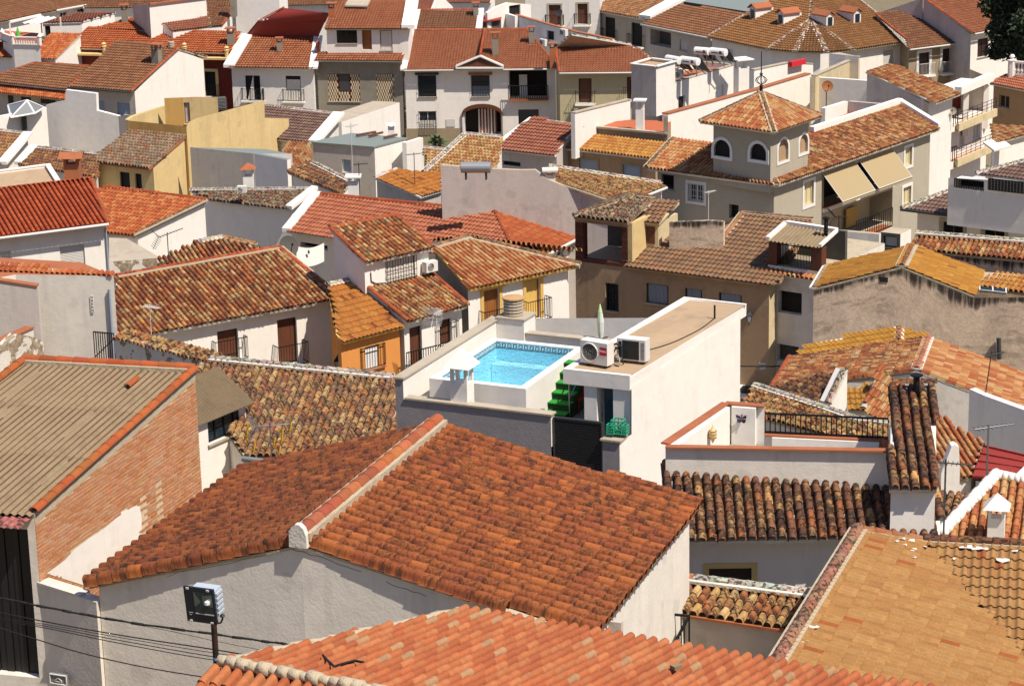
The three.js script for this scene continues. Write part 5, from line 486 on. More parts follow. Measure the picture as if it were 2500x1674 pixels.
// ───────── floodlight on its pole, and the cables ─────────
{ const dep = 41, c = atDepth(c30(1738, 870), dep), t = thing('floodlight', 'square dark floodlight on a rusty pole in front of the white gable', 'floodlight'); t.position.copy(add(c, 0, -3, 0)); const n = V(-0.36, -0.12, 0.92).normalize(), d = V(n.z, 0, -n.x).normalize(), u = n.clone().cross(d); const W = 0.6, Hh = 0.7; if (u.y < 0) u.negate(); const O = V(0, 3, 0), q = (x, y, z) => O.clone().av(d, x * W).av(u, y * Hh).av(n, z);
const m = new MB(); m.hexa(q(-0.5, -0.5, -0.05), d.clone().ms(W), u.clone().ms(Hh), n.clone().ms(0.05)); const body = m.build('front_frame', std('navyMetal', '#151d29', { roughness: 0.5 }), t); const hs = new MB(); hs.hexa(q(-0.3, -0.32, -0.3), d.clone().ms(W * 0.8), u.clone().ms(Hh * 0.74), n.clone().ms(0.245)); for (let i = 0; i < 5; i++) hs.hexa(q(0.505, -0.28 + i * 0.14, -0.28), d.clone().ms(0.03), u.clone().ms(0.05), n.clone().ms(0.22)); hs.build('housing', std('paleBlueMetal', '#a9b3bd', { roughness: 0.5 }), t);
const g = new MB(); g.quad(q(-0.18, -0.22, 0.004), q(0.44, -0.22, 0.004), q(0.44, 0.4, 0.004), q(-0.18, 0.4, 0.004)); const lens = g.build('lens', std('lens', '#2a3b40', { roughness: 0.12, metalness: 0.2 }), body); const rf = new MB(); rf.poly([q(-0.18, 0.4, 0.006), q(0.05, 0.12, 0.006), q(-0.18, -0.05, 0.006)], [[0, 0], [1, 0], [1, 1]]); rf.poly([q(0.44, 0.35, 0.006), q(0.1, 0.3, 0.006), q(0.12, 0.02, 0.006), q(0.44, 0.0, 0.006)], [[0, 0], [1, 0], [1, 1], [0, 1]]); rf.build('reflector', std('reflector', '#6a7d80', { roughness: 0.2, metalness: 0.7 }), lens); const bl = new MB(); bl.lathe(q(0.28, 0.12, 0.03), [[0.0, -0.05], [0.05, -0.02], [0.05, 0.03], [0, 0.06]], 8); bl.build('bulb', M.whiteFrame, lens); const st = new MB(); st.hexa(q(-0.18, -0.25, 0.004), d.clone().ms(W * 0.62), u.clone().ms(0.02), n.clone().ms(0.006)); st.hexa(q(-0.4, -0.24, 0.003), d.clone().ms(0.08), u.clone().ms(0.012), n.clone().ms(0.004)); st.hexa(q(-0.4, -0.3, 0.003), d.clone().ms(0.05), u.clone().ms(0.01), n.clone().ms(0.004)); st.build('trim', M.gutterLight, body);
const cl = new MB(); for (const [x, y] of [[-0.36, 0.47], [0.32, 0.47], [-0.36, -0.47], [0.34, -0.47]]) cl.hexa(q(x - 0.04, y - 0.025, 0.001), d.clone().ms(0.05), u.clone().ms(0.035), n.clone().ms(0.02)); cl.build('clip', M.gutterLight, body); const pl = new MB(), pb = q(0.36, -0.48, -0.03); pl.tube([pb, V(pb.x + 0.02, -1.2, pb.z)], 0.055, 8); pl.tube([V(pb.x + 0.02, -1.2, pb.z), V(pb.x + 0.02, -6, pb.z)], 0.055, 8); pl.build('pole', std('rustMetal', '#3b1f12', { map: T.clayDark, roughness: 0.8 }), t); const br = new MB(); br.tube([q(0.52, -0.3, -0.15), q(0.6, -0.4, -0.12), q(0.55, -0.5, -0.08), q(0.4, -0.5, -0.05)], 0.018, 5); br.lathe(q(0.58, -0.34, -0.14), [[0, -0.05], [0.05, 0], [0, 0.06]], 8); br.build('bracket', M.iron, t); const tie = new MB(); tie.lathe(V(pb.x + 0.01, pb.y - 0.72, pb.z), [[0.058, 0], [0.063, 0.01], [0.063, 0.04], [0.058, 0.05]], 10); tie.build('tie', std('blueTie', '#2f7fb8', {}), t); }
{ const w = f1.gable, A = along(V(EL0.x, 0, EL0.z), w.n, 1.1), C = (l, r, lab, mat = 'cable', bumps = 0) => { reseed(55); const P = l.map((c) => onWall(c, A, w.d)); const m = new MB(), pts = new THREE.CatmullRomCurve3(P).getPoints(40).map((p, i) => add(p, 0, bumps ? Math.sin(i * 1.7) * bumps : 0, 0)); if (bumps) for (let i = 0; i < 40; i++) m.tube([pts[i], pts[i + 1]], r * (1 + 0.25 * Math.sin(i * 2.3)), 6); else m.tube(pts, r, 5); solo(m, 'overhead_cable', M[mat], lab, 'cable'); };
C([c30(-300, 740), c30(290, 862), c30(720, 945), c30(1150, 1020), c30(1820, 1112), c30(2316, 1182), c31(390, 1215), c31(700, 1240)], 0.024, 'thickest overhead cable, topmost across the white gable wall', 'cable', 0.006);
C([c30(-300, 860), c30(0, 930), c30(300, 992), c30(1000, 1120), c30(1850, 1250), c30(2190, 1305), c30(2400, 1330)], 0.014, 'second overhead cable from the top, with small clips along it');
C([c30(-300, 950), c30(310, 1020), c30(1000, 1140), c30(1850, 1280), c30(2140, 1320), c30(2350, 1345)], 0.008, 'thin wire just below the second overhead cable'); C([c30(-300, 960), c30(310, 1035), c30(1000, 1165), c30(1830, 1310), c30(2100, 1345), c30(2300, 1365)], 0.01, 'thin wire in the middle of the bundle across the gable'); C([c30(-300, 970), c30(310, 1050), c30(1000, 1190), c30(1830, 1338), c30(2080, 1360), c30(2300, 1380)], 0.01, 'thin wire lowest in the bundle across the gable');
C([c30(-300, 960), c30(0, 1065), c30(320, 1165), c30(700, 1280), c30(1200, 1395), c30(1600, 1465), c30(1815, 1497), c30(2200, 1545)], 0.013, 'lone overhead cable lowest across the white gable wall'); C([c30(1180, 1035), c30(1500, 1095), c30(1880, 1180), c30(2316, 1262), c31(110, 1262), c31(400, 1300)], 0.006, 'very thin wire hanging under the thickest cable'); }
// ───────── OT: old tan barrel roof left of the pool house, and S1 ─────────
{ const h = 14.5, E0 = at([603, 1112], h), eD2 = pF.clone(), H = new House('old_house', 'long low house with a lichened tan barrel roof left of the pool house', 'house'); H.anchor(E0); const E1 = along(E0, eD2, 7.2), up2 = pR.clone(), tp = Math.tan(17 * Math.PI / 180), q = along(add(E0, 0, tp, 0), up2, 1); const R1 = onPlane(c21(1200, 350), E0, E1, q), R0 = onPlane(c20(1835, 192), E0, E1, q), L0 = onPlane(c20(1700, 300), E0, E1, q), L1 = onPlane(c20(1700, 430), E0, E1, q), L2 = onPlane(c20(2185, 560), E0, E1, q), E1b = onPlane(c21(1290, 1000), E0, E1, q); LOG.push(`OT R1 ${R1.y.toFixed(2)} R0 ${R0.y.toFixed(2)} d ${(-E0.z).toFixed(1)} ${(-R0.z).toFixed(1)}`);
const Rm = (R0.y + R1.y) / 2, e0 = along(E0, eD2, -0.1); H.plane('oldTan', [e0, E1b, R1, R0, L0, L1], { deck: 'mortar', onPlane: true }); H.ridge(R0, R1, { mat: 'lichen', pal: ['#cfc8bb', '#c4bcae', '#b8ab98', '#d6d0c4'], mortar: 0.25, mortarMat: 'mortarWhite', r: 0.13 }); H.shell('whiteOld', [e0, E1b, R1, R0, L1], { inset: [0.2, 0.02, 0.05, 0.02, 0.02], drop: 0.15 }); { const m = new MB(); m.tube([along(add(e0, 0, -0.08, 0), pR, -0.12), along(add(along(E0, eD2, 4), 0, -0.08, 0), pR, -0.12)], 0.1, 8); H.put(m, 'gutter', M.greyPaint); } H.finish(); }
roofHouse('S1', 'small white outbuilding with a corrugated roof and a four pane window', { name: 'outbuilding', cat: 'outbuilding', style: null, E: [c20(1700, 765), c20(2188, 560)], R: [c20(1300, 640), c20(1712, 426)], he: 15.6, hr: 16.35, over: 0.1, ridge: false, wall: 'white', deck: 'cement', open: [{ e: 0, px: [c20(1800, 715), c20(2145, 800)], k: 'win', frame: 'iron', glass: 'glassBlue', leaves: 4 }],
then: (H) => { const pl = H.main, L = H.E[0].distanceTo(H.E[1]), m = new MB(), n = 220; let prev; const Wd = pl.P(0, 0).distanceTo(H.R[0]); for (let i = 0; i <= n; i++) { const u = i / n * L, hh = Math.sin(u / 0.14 * 6.283) * 0.02 + 0.03; const a = m.vert(pl.P(u, -0.12, hh), u, 0), b = m.vert(pl.P(u, Wd, hh), u, Wd); if (prev) { m.tri(prev[0], a, b); m.tri(prev[0], b, prev[1]); } prev = [a, b]; } H.put(m, 'corrugated_sheet', M.oldSheet); } });
// a roof on one sloping plane given by its eave line, with any outline surveyed on that plane; walls follow the outline
function planeHouse(id, label, o) {
const H = new House(o.name || 'house', label, o.cat || 'house', o.group), A = at(o.E[0], o.he), B = at(o.E[1], o.he), d = flat(A, B); H.anchor(mix(A, B, 0.5)); let up2 = V(d.z, 0, -d.x); if (o.toward ? up2.z < 0 : up2.z > 0) up2.negate(); const tp = Math.tan((o.pitch || 17) * Math.PI / 180), q = along(add(A, 0, tp, 0), up2, 1);
const P = [A, B, ...o.top.map((p) => onPlane(p, A, B, q))]; H.P = P; H.E = [A, B]; H.plane3 = [A, B, q]; H.d = d; H.up2 = up2;
LOG.push(`${id}: plane W=${A.distanceTo(B).toFixed(1)} d=${(-A.z).toFixed(0)} tops ${P.slice(2).map((p) => p.y.toFixed(1) + '@' + (-p.z).toFixed(0)).join(' ')}`);
H.main = H.plane(o.style, P, { deck: o.deck || 'mortarWhite', onPlane: true, tone: o.tone }); const ov = o.over ?? 0.3; if (o.shell !== false) H.W = H.shell(o.wall || 'white', P, { inset: P.map((p, i) => (i === 0 ? ov : 0.05)), open: o.open, y0: o.y0, drop: 0.13, mats: o.mats, drip: o.drip });
for (const [i, j, r] of o.ridges || []) H.ridge(P[i], P[j], { mat: 'clean', ...(r || {}) }); for (const [i, j, mat, w, h] of o.verges || []) H.bar(P[i], P[j], w || 0.26, h || 0.16, mat, 'verge', -0.05);
if (o.gutter) { const m = new MB(), off = up2.clone().ms(-0.1); m.tube([along(add(A, 0, -0.06, 0), off, 1), along(add(B, 0, -0.06, 0), off, 1)], 0.075, 6); H.put(m, 'gutter', M[o.gutter]); }
if (o.then) o.then(H); return H.finish();
}
const whiteRidge = { mat: 'lichen', pal: ['#cfc8bb', '#c4bcae', '#d6d0c4'], mortar: 0.18, mortarMat: 'mortarWhite', r: 0.13 }, oldRidge = { mat: 'lichen', pal: ['#a07a56', '#94704f', '#ab8a62'], mortar: 0.15, r: 0.12 }, orangeRidge = { pal: ['#b0552a', '#b85e32', '#a84c24'], r: 0.12 };
// small things: a yagi or grid aerial on a mast, a dish, an air conditioner on a wall
function aerial(p, h, label, o = {}) { const t = thing('tv_aerial', label, 'aerial', o.group); t.position.copy(p); const a = o.turn ?? 0.6, d = V(Math.cos(a), o.tilt || 0, -Math.sin(a)), s = V(Math.sin(a), 0, Math.cos(a)), m = new MB(), r = o.r || 0.022; m.tube([V(0, -0.3, 0), V(o.lean || 0, h, 0)], r, 5); m.build('mast', M[o.mat || 'steel'], t); const top = V(o.lean || 0, h * (o.at || 0.95), 0), L = o.len || 1.1, b = new MB(); b.tube([top.clone().av(d, -L * 0.35), top.clone().av(d, L * 0.65)], r * 0.8, 4); for (let i = 0; i < 9; i++) { const c = top.clone().av(d, -L * 0.3 + L * 0.92 * i / 8), w = 0.22 - i * 0.012; b.tube([c.clone().av(s, -w), c.clone().av(s, w)], r * 0.5, 3); } b.build('boom', M[o.mat || 'steel'], t); if (o.grid) { const g = new MB(), w = 0.42, hh = 0.36; for (const k of [-1, 1]) { const c = top.clone().av(d, -L * 0.36); for (let i = 0; i < 6; i++) g.tube([c.clone().av(s, -w).add(V(0, k * (0.06 + hh * i / 6), 0)).av(d, -0.05 * i), c.clone().av(s, w).add(V(0, k * (0.06 + hh * i / 6), 0)).av(d, -0.05 * i)], r * 0.5, 3); g.tube([c, c.clone().add(V(0, k * (0.08 + hh), 0)).av(d, -0.28)], r * 0.6, 3); } g.build('reflector', M[o.mat || 'steel'], t); } return t; }
function dish(p, R, dir, label, mat, mast = 1) { const t = thing('satellite_dish', label, 'dish'); t.position.copy(p); const n = dir.clone().normalize(), x = Y.clone().cross(n).normalize(), y = n.clone().cross(x), m = new MB(), q = (a, r) => V(0, 0, 0).av(x, Math.cos(a) * r).av(y, Math.sin(a) * r).av(n, 0.16 * r * r / R); for (let k = 0; k < 4; k++) for (let i = 0; i < 24; i++) { const a = i / 24 * 6.2832, b = (i + 1) / 24 * 6.2832; m.quad(q(a, R * k / 4), q(b, R * k / 4), q(b, R * (k + 1) / 4), q(a, R * (k + 1) / 4)); } m.build('reflector', M[mat], t); const a = new MB(); a.tube([V(0, 0, 0).av(y, -R * 0.9), V(0, 0, 0).av(n, R * 0.9)], 0.02 * R * 2, 5); a.box(V(0, 0, 0).av(n, R * 0.9), V(1, 0, 0), 0.08, 0.1, 0.08); a.build('feed_arm', M.iron, t); const b = new MB(); b.tube([V(0, 0, 0).av(n, -0.04), V(0, 0, 0).av(n, -0.15), V(0, -mast, 0).av(n, -0.15)], 0.03, 5); b.build('mast', M.iron, t); return t; }
function wallAC(p, d, n, label, s = 0.8) { const t = thing('air_conditioner', label, 'air conditioner'); t.position.copy(p); const w = s, h = s * 0.72, q = (x, y, z) => V(d.x * x + n.x * z, y, d.z * x + n.z * z), m = new MB(); m.hexa(q(-w / 2, -h / 2, 0.08), d.clone().ms(w), V(0, h, 0), n.clone().ms(0.3)); m.build('casing', M.acWhite, t); const f = new MB(); const c = []; for (let i = 0; i < 20; i++) { const a = i / 20 * 6.2832; c.push(q(-w * 0.12 + Math.cos(a) * h * 0.38, Math.sin(a) * h * 0.38, 0.386)); } f.poly(c, c.map((k, i) => [i, 0])); const fm = f.build('fan_opening', M.gutter, t); const g = new MB(); for (let k = 1; k < 4; k++) g.tube([...Array(17)].map((_, i) => { const a = i / 16 * 6.2832; return q(-w * 0.12 + Math.cos(a) * h * 0.38 * k / 3, Math.sin(a) * h * 0.38 * k / 3, 0.39); }), 0.01, 3); g.build('guard', M.acWhite, fm); const b = new MB(); for (const x of [-w * 0.35, w * 0.35]) b.bar(q(x, -h / 2 - 0.03, 0), q(x, -h / 2 - 0.03, 0.4), 0.04, 0.03); b.build('bracket', M.gutter, t); return t; }
const win = (e, a, b, x = {}) => ({ e, px: [a, b], k: 'win', ...x }), door = (e, a, b, x = {}) => ({ e, px: [a, b], k: 'door', ...x }), shut = (e, a, b, x = {}) => ({ e, px: [a, b], k: 'shut', ...x });
// pixel point on a house wall, pushed out by q
const wp = (W, p, q = 0) => onWall(p, along(V(W.A.x, 0, W.A.z), W.n, q), W.d);
// ═════════ middle distance ═════════
// ───────── MW: long white house with the warm mixed barrel roof ─────────
roofHouse('MW', 'long white house with a warm mottled barrel roof and brown balcony doors', { style: 'mixOld', E: [c10(985, 1492), c11(745, 1125)], R: [c10(1010, 938), c11(215, 688)], he: 13, over: 0.42, ridge: { ...orangeRidge, mortar: 0.2 }, vtile: [1], wall: 'white', back: 1.2,
open: [door(0, c10(1885, 1425), c20(2080, 190), { balcony: 0.35, leaf: 'redWood', frame: 'darkWood' }), door(0, c11(198, 1325), c21(385, 225), { balcony: 0.5, leaf: 'redWood', frame: 'darkWood' }), win(0, c10(1395, 1515), c20(1530, 110), { frame: 'darkWood', glass: 'dark' })] });
// ───────── RL: house with the bright new red tiles at the left edge ─────────
roofHouse('RL', 'white house with bright new red tiles and a blue shaded eave at the left edge', { style: 'redNew', E: [c10(-520, 662), c10(938, 474)], R: [c10(-520, 245), c10(790, 92)], he: 13.6, over: 0.5, ridge: orangeRidge, vtile: [1], wall: 'white', deck: 'terraCoping', gutter: 'gutterLight', back: 0.5,
open: [shut(0, c10(515, 690), c10(745, 900), { half: 0.85 }), shut(0, c10(-120, 745), c10(105, 860), {})], then: (H) => { const W = H.W[0], m = new MB(), p = wp(W, c10(915, 520), 0.08); m.tube([p, add(p, 0, -6, 0)], 0.05, 6); H.put(m, 'drainpipe', M.blueShutter); } });
// ───────── WT: big white wall and terrace in front of them ─────────
{ const h = 16.4; blockHouse('WT', 'tall blank white house with a small barred window at the left edge', { P: [c10(-300, 1010), c10(130, 925), c10(985, 938), c10(700, 820), c10(-300, 760)].map((p, i) => at(p, h)), h, wall: 'whiteOld', top: 'terraCoping', y0: 8, then: (H) => {
const W = H.W[1]; const hole = [wp(W, c10(782, 1110), 0.02), wp(W, c10(815, 1255), 0.02)]; const m = new MB(), d = W.d, L = (hole[1].x - hole[0].x) / d.x; m.hexa(V(hole[0].x, hole[1].y, hole[0].z), d.clone().ms(L), V(0, hole[0].y - hole[1].y, 0), W.n.clone().ms(-0.01)); const w = H.put(m, 'window', M.dark); const g = new MB(); for (let i = 0; i <= 2; i++) g.tube([along(V(hole[0].x, hole[1].y, hole[0].z), d, L * i / 2).av(W.n, 0.02), along(V(hole[0].x, hole[0].y, hole[0].z), d, L * i / 2).av(W.n, 0.02)], 0.012, 4); for (let i = 0; i <= 5; i++) g.tube([V(hole[0].x, lerp(hole[1].y, hole[0].y, i / 5), hole[0].z).av(W.n, 0.02), along(V(hole[0].x, lerp(hole[1].y, hole[0].y, i / 5), hole[0].z), d, L).av(W.n, 0.02)], 0.012, 4); g.build('grille', M.whiteFrame, w);
H.plane('orangeBarrel', [at(c10(-300, 884), h + 0.02), at(c10(975, 934), h + 0.02), at(c10(958, 920), h + 0.05), at(c10(-300, 768), h + 0.34)], { deck: 'mortarWhite', onPlane: true }); { const p = wp(W, c10(945, 1060), 0.08), k = new MB(); k.tube([p, add(p, 0, -5, 0)], 0.06, 6); H.put(k, 'drainpipe', M.blueShutter); } } }); }
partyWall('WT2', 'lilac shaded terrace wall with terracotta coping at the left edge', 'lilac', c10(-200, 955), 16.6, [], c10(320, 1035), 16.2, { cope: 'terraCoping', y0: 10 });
partyWall('WT3', 'flaking white wall with orange coping below the lilac terrace at the left edge', 'whitePeel', c10(-250, 1620), 17.6, [c10(0, 1520)], c10(285, 1395), 17.6, { cope: 'terraCoping', y0: 10 });
partyWall('WT4', 'rough patched white wall rising behind the ridge of the brick shed', 'whitePeel', c20(-300, 300), 19.6, [c20(0, 120), c20(150, -20), c20(330, 20)], c20(372, 60), 19.4, { y0: 10 });
{ const p = [c10(808, 1425), c10(985, 1440)].map((q) => at(q, 14.4)), t = thing('balcony_railing', 'black iron balcony railing on a brick base left of the stained mortar wall', 'railing'); t.position.copy(p[0]); const m = new MB(), b = p[1].clone().sub(p[0]), dn = V(0, -1.15, 0); for (let i = 0; i <= 9; i++) m.tube([b.clone().ms(i / 9), b.clone().ms(i / 9).add(dn)], 0.02, 4); m.tube([V(0, 0, 0), b], 0.03, 5); m.tube([dn.clone(), b.clone().add(dn)], 0.03, 5); m.tube([V(0, -1, 0), b.clone().add(V(0, -0.2, 0))], 0.02, 4); m.build('bars', M.iron, t); const k = new MB(); k.bar(add(dn, -0.1, -1.6, 0), b.clone().add(dn).add(V(0.5, -1.6, 0)), 0.2, 1.55); k.build('base', M.terraCoping, t); }
partyWall('MWall', 'blackened old white wall topped with tan tiles below the long white house', 'whitePeel', c20(985, 20), 14.6, [c20(1240, 60)], c20(1830, 235), 14.6, { y0: 9, then: (H, w) => { const b = w.n.clone().ms(-0.55); H.plane('oldTanClean', [add(w.A, 0, 0.02, 0), add(w.B, 0, 0.02, 0), add(w.B, b.x, 0.2, b.z), add(w.A, b.x, 0.2, b.z)], { deck: 'mortarWhite', thick: 0.05 }); } });
// ───────── OH: orange house ─────────
planeHouse('OH', 'orange walled house with an ochre tile roof between the two white houses', { style: 'ochreMixed', E: [c11(775, 1512), c11(1310, 1372)], he: 12.7, pitch: 17.5, top: [c11(815, 978), c11(640, 1012), c11(700, 1130), c11(712, 1440)], over: 0.3, ridges: [[2, 3, whiteRidge]], wall: 'orangeWall', deck: 'ochre', open: [shut(0, c21(965, 98), c21(1092, 262), { shut: 'whiteFrame', balcony: 0.12, rail: 'iron', slab: 'terraCoping' })] });
{ const W = null, p = at(c21(730, 235), 11.5), t = thing('street_lantern', 'black street lantern on a bracket in front of the orange house', 'lantern'); t.position.copy(p); lantern(t); }
function lantern(t, s = 1) { const m = new MB(); m.lathe(V(0, 0, 0), [[0.12 * s, -0.3 * s], [0.2 * s, 0.1 * s]], 4, 0.78); m.build('glass', std('lampGlass' + names.size, '#8f959a', { roughness: 0.2 }), t); const f = new MB(); f.lathe(V(0, 0.1 * s, 0), [[0.24 * s, 0], [0.1 * s, 0.14 * s], [0.04 * s, 0.2 * s], [0, 0.28 * s]], 4, 0.78); for (let i = 0; i < 4; i++) { const a = 0.78 + i * Math.PI / 2; f.tube([V(Math.cos(a) * 0.12 * s, -0.3 * s, Math.sin(a) * 0.12 * s), V(Math.cos(a) * 0.2 * s, 0.1 * s, Math.sin(a) * 0.2 * s)], 0.015 * s, 4); } f.lathe(V(0, -0.36 * s, 0), [[0, 0], [0.12 * s, 0.04], [0.12 * s, 0.06]], 4, 0.78); f.tube([V(0, -0.34 * s, 0), V(0, -0.5 * s, 0), V(0, -0.6 * s, -0.4 * s)], 0.02 * s, 5); f.build('frame', M.iron, t); }
// ───────── SH: two-step white house ─────────
roofHouse('SH', 'white house stepping up in two mottled barrel roofs with a barred attic window', { style: 'mixOld', E: [c11(1342, 1332), c11(1862, 1187)], R: [c11(985, 1035), c11(1530, 900)], he: 12.9, over: 0.38, ridge: false, vtile: [0, 1], wall: 'white',
open: [door(0, c11(1350, 1395), c21(1468, 260), { leaf: 'redWood', frame: 'darkWood' }), door(0, c11(1612, 1330), c11(1722, 1520), { leaf: 'redWood', frame: 'darkWood', balcony: 0.2 })],
then: (H) => { const hu = 15.0, E = [at(c11(980, 818), hu), at(c11(1558, 687), hu)], b = solveRidge([c11(980, 818), c11(1558, 687)], [c11(665, 522), c11(1240, 405)], hu), R = [c11(665, 522), c11(1240, 405)].map((p) => at(p, b[1])); LOG.push(`SH upper hr ${b[1].toFixed(2)} p ${b[2].toFixed(1)} skew ${b[3].toFixed(2)} lower ridge ${H.R[0].y.toFixed(2)}@${(-H.R[0].z).toFixed(1)} upper eave @${(-E[0].z).toFixed(1)}`); H.plane('mixOld', [E[0], E[1], R[1], R[0]], { deck: 'mortarWhite' }); H.ridge(R[0], R[1], orangeRidge); H.ridge(E[0], R[0], { ...orangeRidge, r: 0.09 }); H.ridge(E[1], R[1], { ...orangeRidge, r: 0.09 });
H.W2 = H.shell('white', [E[0], E[1], R[1], R[0]], { inset: [0.28, 0.06, 0.1, 0.06], drop: 0.13, y0: H.R[0].y - 3, open: [win(0, c11(1142, 800), c11(1402, 930), { frame: 'iron', glass: 'glassBlue', leaves: 4, grille: true, dep: 0.12, curtain: 'cloth' })] }); const W = H.W2[0]; wallAC(wp(W, c11(1500, 845), 0), W.d, W.n, 'white air conditioner under the attic eave of the stepped white house', 0.62); { const m = new MB(), a = [c11(1015, 910), c11(1020, 985), c11(1060, 1005), c11(1140, 1000)].map((c) => wp(W, c, 0.03)); m.tube(a, 0.025, 5); H.put(m, 'pipe', M.gutter); } } });
{ const p = at(c11(1585, 1270), 13.4); aerial(add(p, 0, -1.2, 0), 1.3, 'large grid aerial hanging before the stepped house above the brown door', { grid: true, turn: 1.2, mat: 'gutterLight', r: 0.025, len: 0.8 }); }
{ const A = at(c21(1325, 148), 11.6), B = at(c21(1620, 75), 11.6), t = thing('balcony_railing', 'black iron railing along the stepped house behind the pool parapet', 'railing'); t.position.copy(A); const m = new MB(), b = B.clone().sub(A); for (let i = 0; i <= 14; i++) m.tube([b.clone().ms(i / 14), b.clone().ms(i / 14).add(V(0, -1, 0))], 0.018, 4); m.tube([V(0, 0, 0), b], 0.03, 4); m.tube([V(0, -1, 0), b.clone().add(V(0, -1, 0))], 0.03, 4); m.build('bars', M.iron, t); }
// ───────── YH: house with the yellow framed balcony doors ─────────
planeHouse('YH', 'white house with yellow framed balcony doors and a mottled barrel hip roof', { style: 'mixNew', E: [c11(1885, 1042), c12(632, 836)], he: 13.5, pitch: 17, top: [c11(1865, 596), c11(1562, 684)], over: 0.36, wall: 'white', mats: { 3: 'concrete' }, deck: 'yellowTrim', ridges: [[1, 2, { ...oldRidge, mortar: 0.35, r: 0.15 }], [2, 3, { ...oldRidge, mortar: 0.3 }]],
open: [door(0, c11(1995, 1070), c11(2140, 1390), { leaf: 'orangeWood', frame: 'orangeWood', trim: 'yellowTrim', tw: 0.16, hood: 'yellowTrim', balcony: 0.4 }), door(0, c12(155, 985), c12(285, 1300), { leaf: 'yellowTrim', frame: 'orangeWood', trim: 'yellowTrim', tw: 0.16, hood: 'yellowTrim', balcony: 0.5 })],
then: (H) => { const B = along(H.P[2], H.up2, 2.2), C = along(H.P[1], H.up2, 3); H.plane('mixNew', [add(C, 0, 0, 0), add(along(H.P[2], H.up2, 3), 0, -0.7, 0), H.P[2], H.P[1]], { deck: 'mortar', onPlane: true }); } });
// ───────── LR: long red-brown roof, and its wing ─────────
planeHouse('LR', 'long house with a smooth red brown tile roof across the middle of the town', { style: 'redMixed', E: [c11(280, 548), c11(2330, 858)], he: 10.5, top: [c11(2103, 380), c11(545, 224)], over: 0.5, wall: 'whiteOld', ridges: [[2, 3, { ...orangeRidge, r: 0.14 }], [1, 2, { ...orangeRidge, r: 0.13 }]], verges: [[0, 3, 'white', 0.5, 0.2]], open: [{ e: 0, px: [c11(400, 640), c11(640, 720)], k: 'void', dep: 0.4 }],
then: (H) => { const P = H.P, R = P[2], E0 = P[1], he = 10.5, E1 = at(c12(800, 497), he), d = flat(E0, E1); const T = onPlane(c12(347, 205), E0, E1, R), Q = onPlane(c12(607, 366), E0, E1, R); LOG.push(`LR2 ${T.y.toFixed(2)} ${Q.y.toFixed(2)} R ${R.y.toFixed(2)} W ${E0.distanceTo(E1).toFixed(1)}`); H.plane('orangeMixed', [E0, E1, Q, T, R], { deck: 'white', onPlane: true, tone: 0.95 }); H.ridge(R, T, orangeRidge); H.ridge(T, Q, orangeRidge); { const m = new MB(); m.tube([add(E0, 0, -0.08, 0.1), add(E1, 0, -0.08, 0.1)], 0.1, 6); H.put(m, 'gutter', M.gutterLight); } H.W3 = H.wall('white', [add(E0, -0.3, -0.12, -0.3), add(E1, -0.3, -0.12, -0.3)], up(P[0], 0), [win(0, c12(660, 600), c12(700, 720), { frame: 'whiteFrame', glass: 'glassBlue', balcony: 0.4, rail: 'ironWhite' }), win(0, c12(430, 720), c12(480, 760), { frame: 'whiteFrame' })]); H.wall('white', [add(E1, -0.3, -0.12, -0.3), add(T, 0, -0.12, 0)], R, []); } });
// ───────── MR + the rough wall with its shade painted lilac ─────────
planeHouse('MR', 'house with a pale mottled old tile roof left of the grey tower house', { style: 'oldTanClean', E: [c12(985, 312), c12(1368, 160)], he: 12.4, pitch: 14, top: [c12(1328, 126), c02(357, 1440), c12(350, 98)], over: 0.25, wall: 'white', mats: { 4: 'lilac', 3: 'lilac' }, gutter: 'gutterLight', ridges: [[2, 3, { ...whiteRidge, mortar: 0.3 }], [4, 0, { ...oldRidge, r: 0.1 }]],
then: (H) => { const p = H.P[4]; H.chimney(add(p, 0.1, -0.2, 0.2), 0.5, 0.7, { mat: 'whiteOld', capMat: 'whiteOld' }); } });
partyWall('PW', 'rough wall of peeling render painted lilac grey for shade above the long red brown roof', 'lilac', c01(1625, 1436), 14.2, [c01(1800, 1450), c01(2000, 1465), c01(2316, 1480), c02(238, 1478), c12(345, 98)], c12(812, 292), 12.35, { top: 'mortar' });  // lilac colour stands in for the shade on this wall
{ const p = at(c01(1930, 1455), 14.55), t = thing('water_tank', 'silver cylindrical water tank lying on the rough wall', 'water tank'); t.position.copy(p); const m = new MB(), L = 1.45, R = 0.28; const ring = (x, r) => [...Array(17)].map((_, i) => { const a = i / 16 * 6.2832; return V(x, Math.sin(a) * r, Math.cos(a) * r); }); const xs = [[-L / 2 - 0.08, 0.02], [-L / 2, R], [L / 2, R], [L / 2 + 0.08, 0.02]]; for (let k = 0; k < 3; k++) { const a = ring(...xs[k]), b = ring(...xs[k + 1]); for (let i = 0; i < 16; i++) m.quad(a[i], a[i + 1], b[i + 1], b[i]); } const b = m.build('tank', M.aluminium, t); const s = new MB(); for (const x of [-0.5, 0.5]) s.bar(V(x, -0.6, 0), V(x, -0.24, 0), 0.08, 0.3); s.build('support', M.gutter, t); t.rotation.y = -0.1; }
